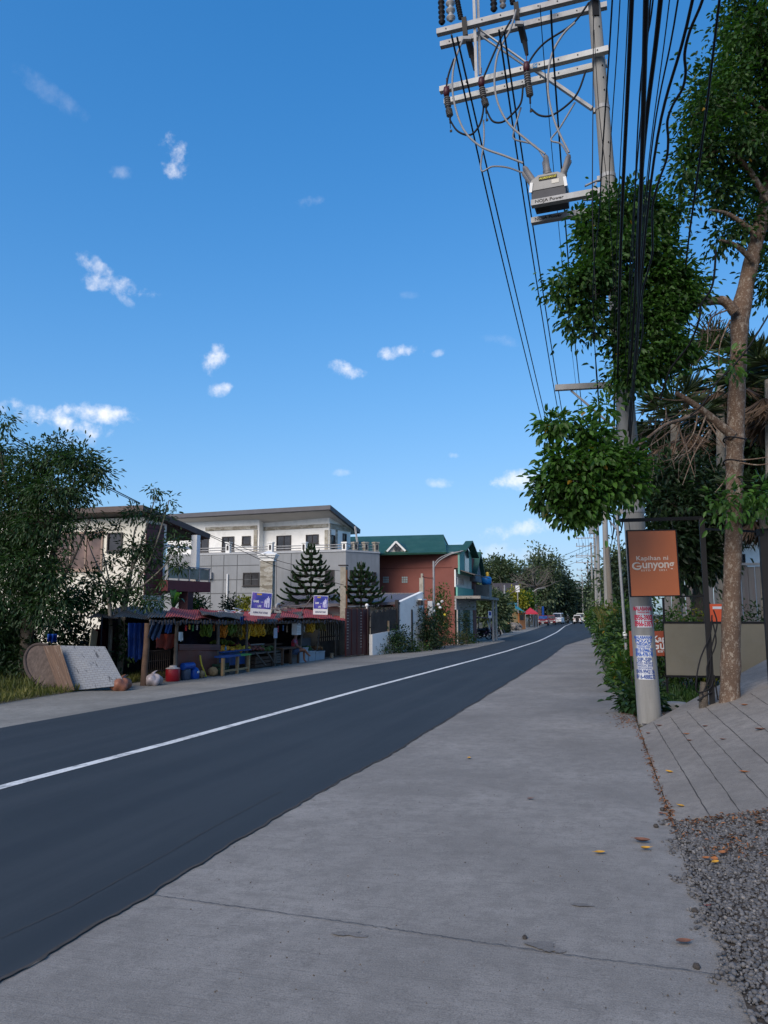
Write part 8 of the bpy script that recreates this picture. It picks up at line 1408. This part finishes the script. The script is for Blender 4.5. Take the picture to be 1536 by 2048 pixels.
# hedges along the right pavement
HB = [(1272, 13.4, .2, .28, 'low weed clump beside the main pole'), (1262, 17, .34, .6, 'leafy weeds under the thin pipe pole'), (1260, 20, .42, .85, 'dense weeds before the second pole'), (1258, 22.5, .8, 1.7, 'tall green bush behind the pipe pole'), (1243, 26, .7, 1.3, 'green roadside bush, left of the pipe pole'), (1250, 31, 1.2, 2.2, 'tall bush right of the second pole'), (1232, 34, .85, 1.6, 'bush leaning over the pavement edge'), (1224, 44, 1.0, 2.0, 'bush just past the second pole'), (1244, 46, 1.6, 2.8, 'yellow topped tall bush behind the second pole'), (1215, 55, 1.15, 2.1, 'bush at the base of the third pole'), (1207, 70, 1.3, 2.3, 'bush past the third pole'), (1199, 88, 1.4, 2.4, 'distant bush near the fourth pole'), (1193, 112, 1.5, 2.6, 'last bush where the pavement bends')]
for i, (px, d, r, h, lab) in enumerate(HB):
    q = plan(px, d); q.z = g(q.x); shrub('roadside_bush', lab, q, r, h, int(900 + 500 * r), .085 + .0045 * d, LEAF_G if i % 3 else LEAF_L, 'bushes along the right pavement', None, True, .15)
pts = [plan(RN.uniform(1196, 1240), RN.uniform(30, 62)) + Vector((0, 0, RN.uniform(.9, 1.7))) for _ in range(1000)]; o = blades('seed_grass', GRASS, None, pts, .6, .03, .4); struct(o, 'stuff'); o['label'] = 'tall yellowish grass rising behind the right hand bushes'
pts = [gnd(RN.uniform(1212, 1262), RN.uniform(1325, 1372)) for _ in range(700)] + [plan(RN.uniform(1300, 1530), RN.uniform(14.2, 16.5)) for _ in range(1400)]; o = blades('weeds', leafmat('weed_green', (.02, .05, .012), (.07, .14, .03)), None, pts, .26, .03, .6); struct(o, 'stuff'); o['label'] = 'low green weeds by the pole and under the khaki board'
# backdrop on the right: grey fence, white house, hedge, dark trees and palms
fwA, fwB = plan(1330, 26), plan(1700, 26); fw2 = Wall(fwA, fwB); zf = fw2.sz(1500, 1133)[1]; fe = thing('panel_fence', 'tall grey fence of stained vertical panels behind the hedge', 'fence', fwA)
mb = MB(); n = 26
for k in range(n): fw2.box(mb, fw2.L * k / n + .01, fw2.L * (k + 1) / n - .01, -.1, zf + RN.uniform(-.03, .03), -.03 + .02 * (k % 2), .0 + .02 * (k % 2))
mb.build('fence_panel', M('grey_fence', (.22, .21, .20), .85, .2, .9, .2, 12, dirt=(.17, .09, .07), dirtamt=.6, stretch=(2, 2, .3)), fe); mb = MB(); fw2.box(mb, 0, fw2.L, zf + .04, zf + .12, -.08, .08); mb.build('rail', GALV, fe)
whA, whB = plan(1466, 31), plan(1500, 31.3); wh = thing('white_house', 'white house end with small barred window behind the grey fence', 'house', whA); mb = MB(); q = [whA, whB, plan(1620, 33), plan(1620, 38), plan(1466, 38)]; mb.prism([(p.x, p.y) for p in q], -.2, zat(1480, 1074, 31)); mb.build('wall', WHITEW, wh); w = Wall(whA, whB); window(w, (1480, 1110, 1487, 1132), wh, FRAME_D, GLASS, 1, 3, .04, False); mb = MB(); q = [at(1455, 1072, 30.5), at(1510, 1070, 30.5), at(1640, 1064, 33), at(1640, 1030, 40), at(1455, 1030, 40)]; mb.slab(q, .15); mb.build('roof', ROOFB, wh)
for i, (px, d, r, h, lab, m) in enumerate(((1310, 17.5, .7, 1.75, 'hedge shrub with yellow leaves left of the dark trunk', LEAF_G), (1345, 18, .9, 1.8, 'green hedge shrub around the dark trunk', LEAF_G), (1385, 18.5, .8, 1.9, 'green hedge shrub right of the dark trunk', LEAF_G), (1420, 18, .7, 1.7, 'yellowish hedge shrub behind the orange board', LEAF_Y), (1495, 17.5, 1.0, 1.95, 'dark green hedge shrub right of the speckled trunk', LEAF_L), (1545, 17.5, 1.0, 1.9, 'dark green hedge shrub behind the gate post', LEAF_L))):
    q = plan(px, d); q.z = 0; shrub('hedge_shrub', lab, q, r, h, 1500, .11, m, 'hedge shrubs behind the khaki board')
dt0 = plan(1402, 19); dt0.z = 0
tree('dark_tree', 'dark leafy tree with grey trunk behind the hanging sign', 'tree', [dt0, at(1398, 1240, 19), at(1402, 1160, 19), at(1410, 1080, 19)], [.22, .19, .16, .10], [ell(1350, 1020, 70, 40, 19), ell(1410, 1040, 60, 36, 19), ell(1330, 960, 50, 50, 19.4), ell(1400, 970, 60, 50, 19.5), ell(1340, 1085, 50, 36, 18.6), ell(1390, 1100, 40, 40, 18.8), ell(1420, 1120, 34, 30, 18.8), ell(1370, 1150, 28, 26, 18.6), ell(1320, 1110, 30, 30, 18.8), ell(1450, 1010, 40, 40, 19.4)], LEAF_D, BARK_D, 8200, .20, .09, None, [([at(1402, 1160, 19), at(1440, 1080, 19), at(1460, 1010, 19.2)], .12, .04), ([at(1400, 1170, 19), at(1360, 1120, 19), at(1340, 1060, 19)], .10, .03)], 12, .2, .5, .3)
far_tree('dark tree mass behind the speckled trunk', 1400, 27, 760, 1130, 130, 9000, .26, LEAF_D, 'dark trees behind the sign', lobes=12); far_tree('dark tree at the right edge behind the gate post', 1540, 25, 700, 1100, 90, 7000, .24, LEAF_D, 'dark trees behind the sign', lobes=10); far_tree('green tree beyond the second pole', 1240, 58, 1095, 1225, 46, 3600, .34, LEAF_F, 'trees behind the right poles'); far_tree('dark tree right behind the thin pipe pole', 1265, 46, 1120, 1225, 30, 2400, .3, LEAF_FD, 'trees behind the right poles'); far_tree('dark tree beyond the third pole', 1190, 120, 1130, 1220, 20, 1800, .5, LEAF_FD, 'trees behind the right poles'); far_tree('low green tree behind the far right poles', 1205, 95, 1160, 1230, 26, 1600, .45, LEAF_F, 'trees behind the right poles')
PALM = leafmat('palm_leaf', (.02, .035, .015), (.10, .13, .05), .25); PALMD = leafmat('dry_palm', (.06, .038, .025), (.15, .10, .065), .2)
def palm(label, px, d, ytop, rpx, nf, mats, L=.5, group=None):
    b = plan(px, d); b.z = 0; c = at(px, ytop, d); t = thing('fan_palm', label, 'palm', b, group); mb = MB(); mb.tube([b, c], [.16, .13], 10); mb.build('trunk', BARK_P, t, smooth=True)
    for mi, m in enumerate(mats):
        P, A, LL = [], [], []
        for k in range(nf if mi == 0 else nf // 2):
            a = RN.uniform(0, 6.28); el = RN.uniform(-.2, 1.2) if mi == 0 else RN.uniform(-1.3, -.5); dr = Vector((math.cos(a) * math.cos(el), math.sin(a) * math.cos(el), math.sin(el))); R_f = rpx * pxm(d) * RN.uniform(.6, .9); tip = c + dr * R_f; s1_ = dr.cross(Vector((0, 0, 1))).normalized(); 
            for j in range(22): q = (j / 21 - .5) * 2.4; v = dr * math.cos(q) + s1_ * math.sin(q) + Vector((0, 0, -.25)); P.append(tip); A.append(v); LL.append(L * RN.uniform(.8, 1.1))
        v = leaf_arrays(np.array([tuple(p) for p in P]), np.array([tuple(a) for a in A]), rnd_dir(len(P)), np.array(LL), np.full(len(P), .045), .1); raw_quads('fronds' if mi == 0 else 'dry_fronds', m, v - np.array(tuple(WL[t.name])), t)
palm('fan palm behind the lower bare branches', 1350, 22, 850, 80, 26, [PALM, PALMD], .8, 'fan palms behind the tree'); palm('fan palm behind the upper part of the speckled trunk', 1440, 24, 740, 80, 24, [PALM, PALMD], .8, 'fan palms behind the tree'); palm('fan palm with dry brown fronds at the right edge', 1540, 20, 760, 90, 30, [PALM, PALMD], .9, 'fan palms behind the tree')
palm('short fan palm with shaggy dry skirt behind the gate post', 1530, 17.5, 1000, 60, 16, [PALM, PALMD], .7, 'fan palms behind the tree')
# ------------------------------------------------------------------ fallen leaves
LVB, LVY, LVO = M('brown_dead_leaf', (.17, .075, .045), .8, .3, 30), M('yellow_dead_leaf', (.55, .28, .03), .7, .2, 30), M('orange_dead_leaf', (.36, .13, .04), .8, .3, 30)
def dead_leaf(p, L, mat, label, rz, curl=.35):
    mb = MB(); n = 8; vs_ = []
    for i in range(n + 1):
        u = i / n; w = math.sin(math.pi * min(1, u * .96 + .04)) ** .8 * .30 * L; x = (u - .5) * L; z = .006 + curl * L * (u - .45) ** 2
        for s_ in (-1, 0, 1): vs_.append((p.x + (x * math.cos(rz) - s_ * w * math.sin(rz)), p.y + (x * math.sin(rz) + s_ * w * math.cos(rz)), p.z + z + abs(s_) * w * curl * .9))
    mb.add(vs_, [(3 * i + j, 3 * i + j + 1, 3 * i + j + 4, 3 * i + j + 3) for i in range(n) for j in range(2)]); mb.tube([Vector(vs_[1]), Vector(vs_[1]) - Vector((math.cos(rz), math.sin(rz), -.2)) * L * .2], .0012, 4); return tag(mb.build('fallen_leaf', mat, None, smooth=True, fix=False), label, 'leaf', 'fallen leaves')
def surf(px, py):
    q = gnd(px, py); r = ramp_at(px, py)
    if r.z > .01 and r.y > rb.y - .02 and r.y < 14: return r + Vector((0, 0, .012))
    return Vector((q.x, q.y, max(g(q.x), 0 if q.x > 0 else -9) + (gz(q.x, q.y) + .02 if q.x > gedge(q.y) + .05 and q.y < yf(q.x) else 0) + .006))
for (x, y, L, m, lab) in ((1367, 1889, .065, LVB, 'large brown dead leaf lying on the pavement near the gravel'), (1291, 1701, .06, LVY, 'yellow leaf on the pavement by the gravel corner'), (1200, 1709, .06, LVY, 'yellow leaf on the open pavement, left of the gravel corner'), (1362, 1616, .06, LVY, 'yellow leaf at the lower corner of the ramp'), (1338, 1548, .07, LVY, 'yellow leaf beside the first ramp groove'), (938, 1518, .06, LVY, 'small yellow leaf in the middle of the pavement'), (1060, 1600, .05, LVB, 'tiny brown leaf on the pavement between the yellow ones'), (1410, 1455, .07, LVB, 'brown leaf on the ramp between second and third groove'), (1373, 1471, .07, LVO, 'orange leaf on the second ramp groove'), (1487, 1548, .06, LVO, 'orange leaf low on the fourth ramp stripe'), (1489, 1413, .07, LVO, 'orange leaf high on the ramp near the speckled trunk'), (1520, 1462, .1, LVB, 'big dark curled leaf at the right edge of the ramp'), (1318, 1454, .08, LVB, 'dark leaf at the top left of the ramp'), (1296, 1469, .07, LVB, 'brown leaf at the foot of the ramp corner'), (1445, 1482, .05, LVB, 'small brown leaf in the middle of the ramp'), (1378, 1484, .05, LVB, 'small dark leaf on the second ramp stripe'), (1285, 1686, .09, LVB, 'thin brown twig like leaf above the yellow corner leaf'), (1430, 1740, .06, LVO, 'orange leaf on the gravel, left of the leaf pile'), (1445, 1730, .06, LVO, 'orange red leaf on the gravel in the leaf pile'), (1412, 1735, .05, LVO, 'orange leaf on the gravel near its edge'), (1432, 1746, .05, LVY, 'yellow leaf standing on the gravel'), (1415, 1815, .04, M('pink_leaf', (.4, .12, .12), .7, .2), 'small pinkish leaf at the gravel edge'), (1322, 1630, .05, LVB, 'brown leaf at the gravel corner crack')):
    dead_leaf(surf(x, y), L * 1.3, m, lab, RN.uniform(0, 6.28), RN.uniform(.25, .6))
LVm = leafmat('litter_leaf', (.10, .045, .025), (.34, .15, .06), .1); P = []
for i in range(300):
    u = RN.random(); x = np.interp(u, [0, .35, .6, 1], [1268, 1296, 1312, 1345]) + RN.gauss(0, 3.5); y = np.interp(u, [0, .35, .6, 1], [1440, 1510, 1560, 1645]) + RN.gauss(0, 5); P.append(gnd(x, y) + Vector((0, 0, .012 + .012 * RN.random())))
for i in range(150):
    x = RN.uniform(1345, 1570); q = ramp_at(x, 1645 - (x - 1345) * .13 + abs(RN.gauss(0, 16)) + 2); P.append(Vector((q.x, q.y, gz(q.x, q.y) + .02 + .012 * RN.random())))
for i in range(70): x = RN.gauss(1470, 30); y = RN.gauss(1695, 14); q = ramp_at(x, y); P.append(Vector((q.x, q.y, gz(q.x, q.y) + .026)))
for i in range(160): q = gnd(RN.gauss(1255, 14), RN.gauss(1440, 8)); P.append(q + Vector((0, 0, .015)))
for i in range(120): q = gnd(RN.gauss(1345, 14), RN.gauss(1432, 4)); P.append(q + Vector((0, 0, .015)))
P = np.array([tuple(p) for p in P]); ax = rnd_dir(len(P)); ax[:, 2] *= .25; v = leaf_arrays(P, ax, np.array([[0, 0, 1.0]]) + rnd_dir(len(P)) * .3, NR.uniform(.018, .05, len(P)), NR.uniform(.008, .02, len(P)), .4)
o = raw_quads('leaf_litter', LVm, v - P.mean(axis=0), None, P.mean(axis=0)); struct(o, 'stuff'); o['label'] = 'brown leaf litter along the ramp joint and gravel edge'
# stray stones on the pavement
for i, (x, y, r) in enumerate(((1312, 1655, .02), (1325, 1622, .022), (1393, 1937, .018), (1390, 1825, .018), (1050, 1878, .014))):
    q = gnd(x, y); mb = MB(); mb.ball(q + Vector((0, 0, r * .6)), r, r * 1.2, r * .8, 8, .15); tag(mb.build('loose_stone', MAT_GRAV, None, smooth=True), ('loose stone by the gravel corner, lower one', 'loose stone by the gravel corner, upper one', 'loose stone near the pavement joint', 'loose stone below the brown dead leaf' if False else 'loose stone above the brown dead leaf', 'small dark stone on the middle of the pavement joint')[i], 'stone', 'loose stones')
# airliner far away
ap = ray(1092, 593).normalized() * 4600; ap = CAMP + ap; al = thing('airplane', 'tiny white airliner far up in the sky left of the foliage', 'airplane', ap); ux = _rt; uz = Vector((0, 0, 1)); uy = _fh
mb = MB(); mb.tube([ap - ux * 18, ap - ux * 15, ap + ux * 8, ap + ux * 16, ap + ux * 19], [.5, 2, 2, 1.2, .3], 10); mb.build('fuselage', WHITE, al, smooth=True)
for s_ in (-1, 1): mb = MB(); mb.bar(ap, ap + uy * s_ * 16 + ux * 8, 4, .5, ux); mb.build('wing', WHITE, al); mb = MB(); mb.tube([ap + uy * s_ * 5 - ux * 3, ap + uy * s_ * 5 + ux * 1.5], 1, 8); mb.build('engine', GREYP, al)
mb = MB(); mb.bar(ap + ux * 15, ap + ux * 19 + uz * 5.5, 4, .4, ux); mb.build('tail_fin', WHITE, al)
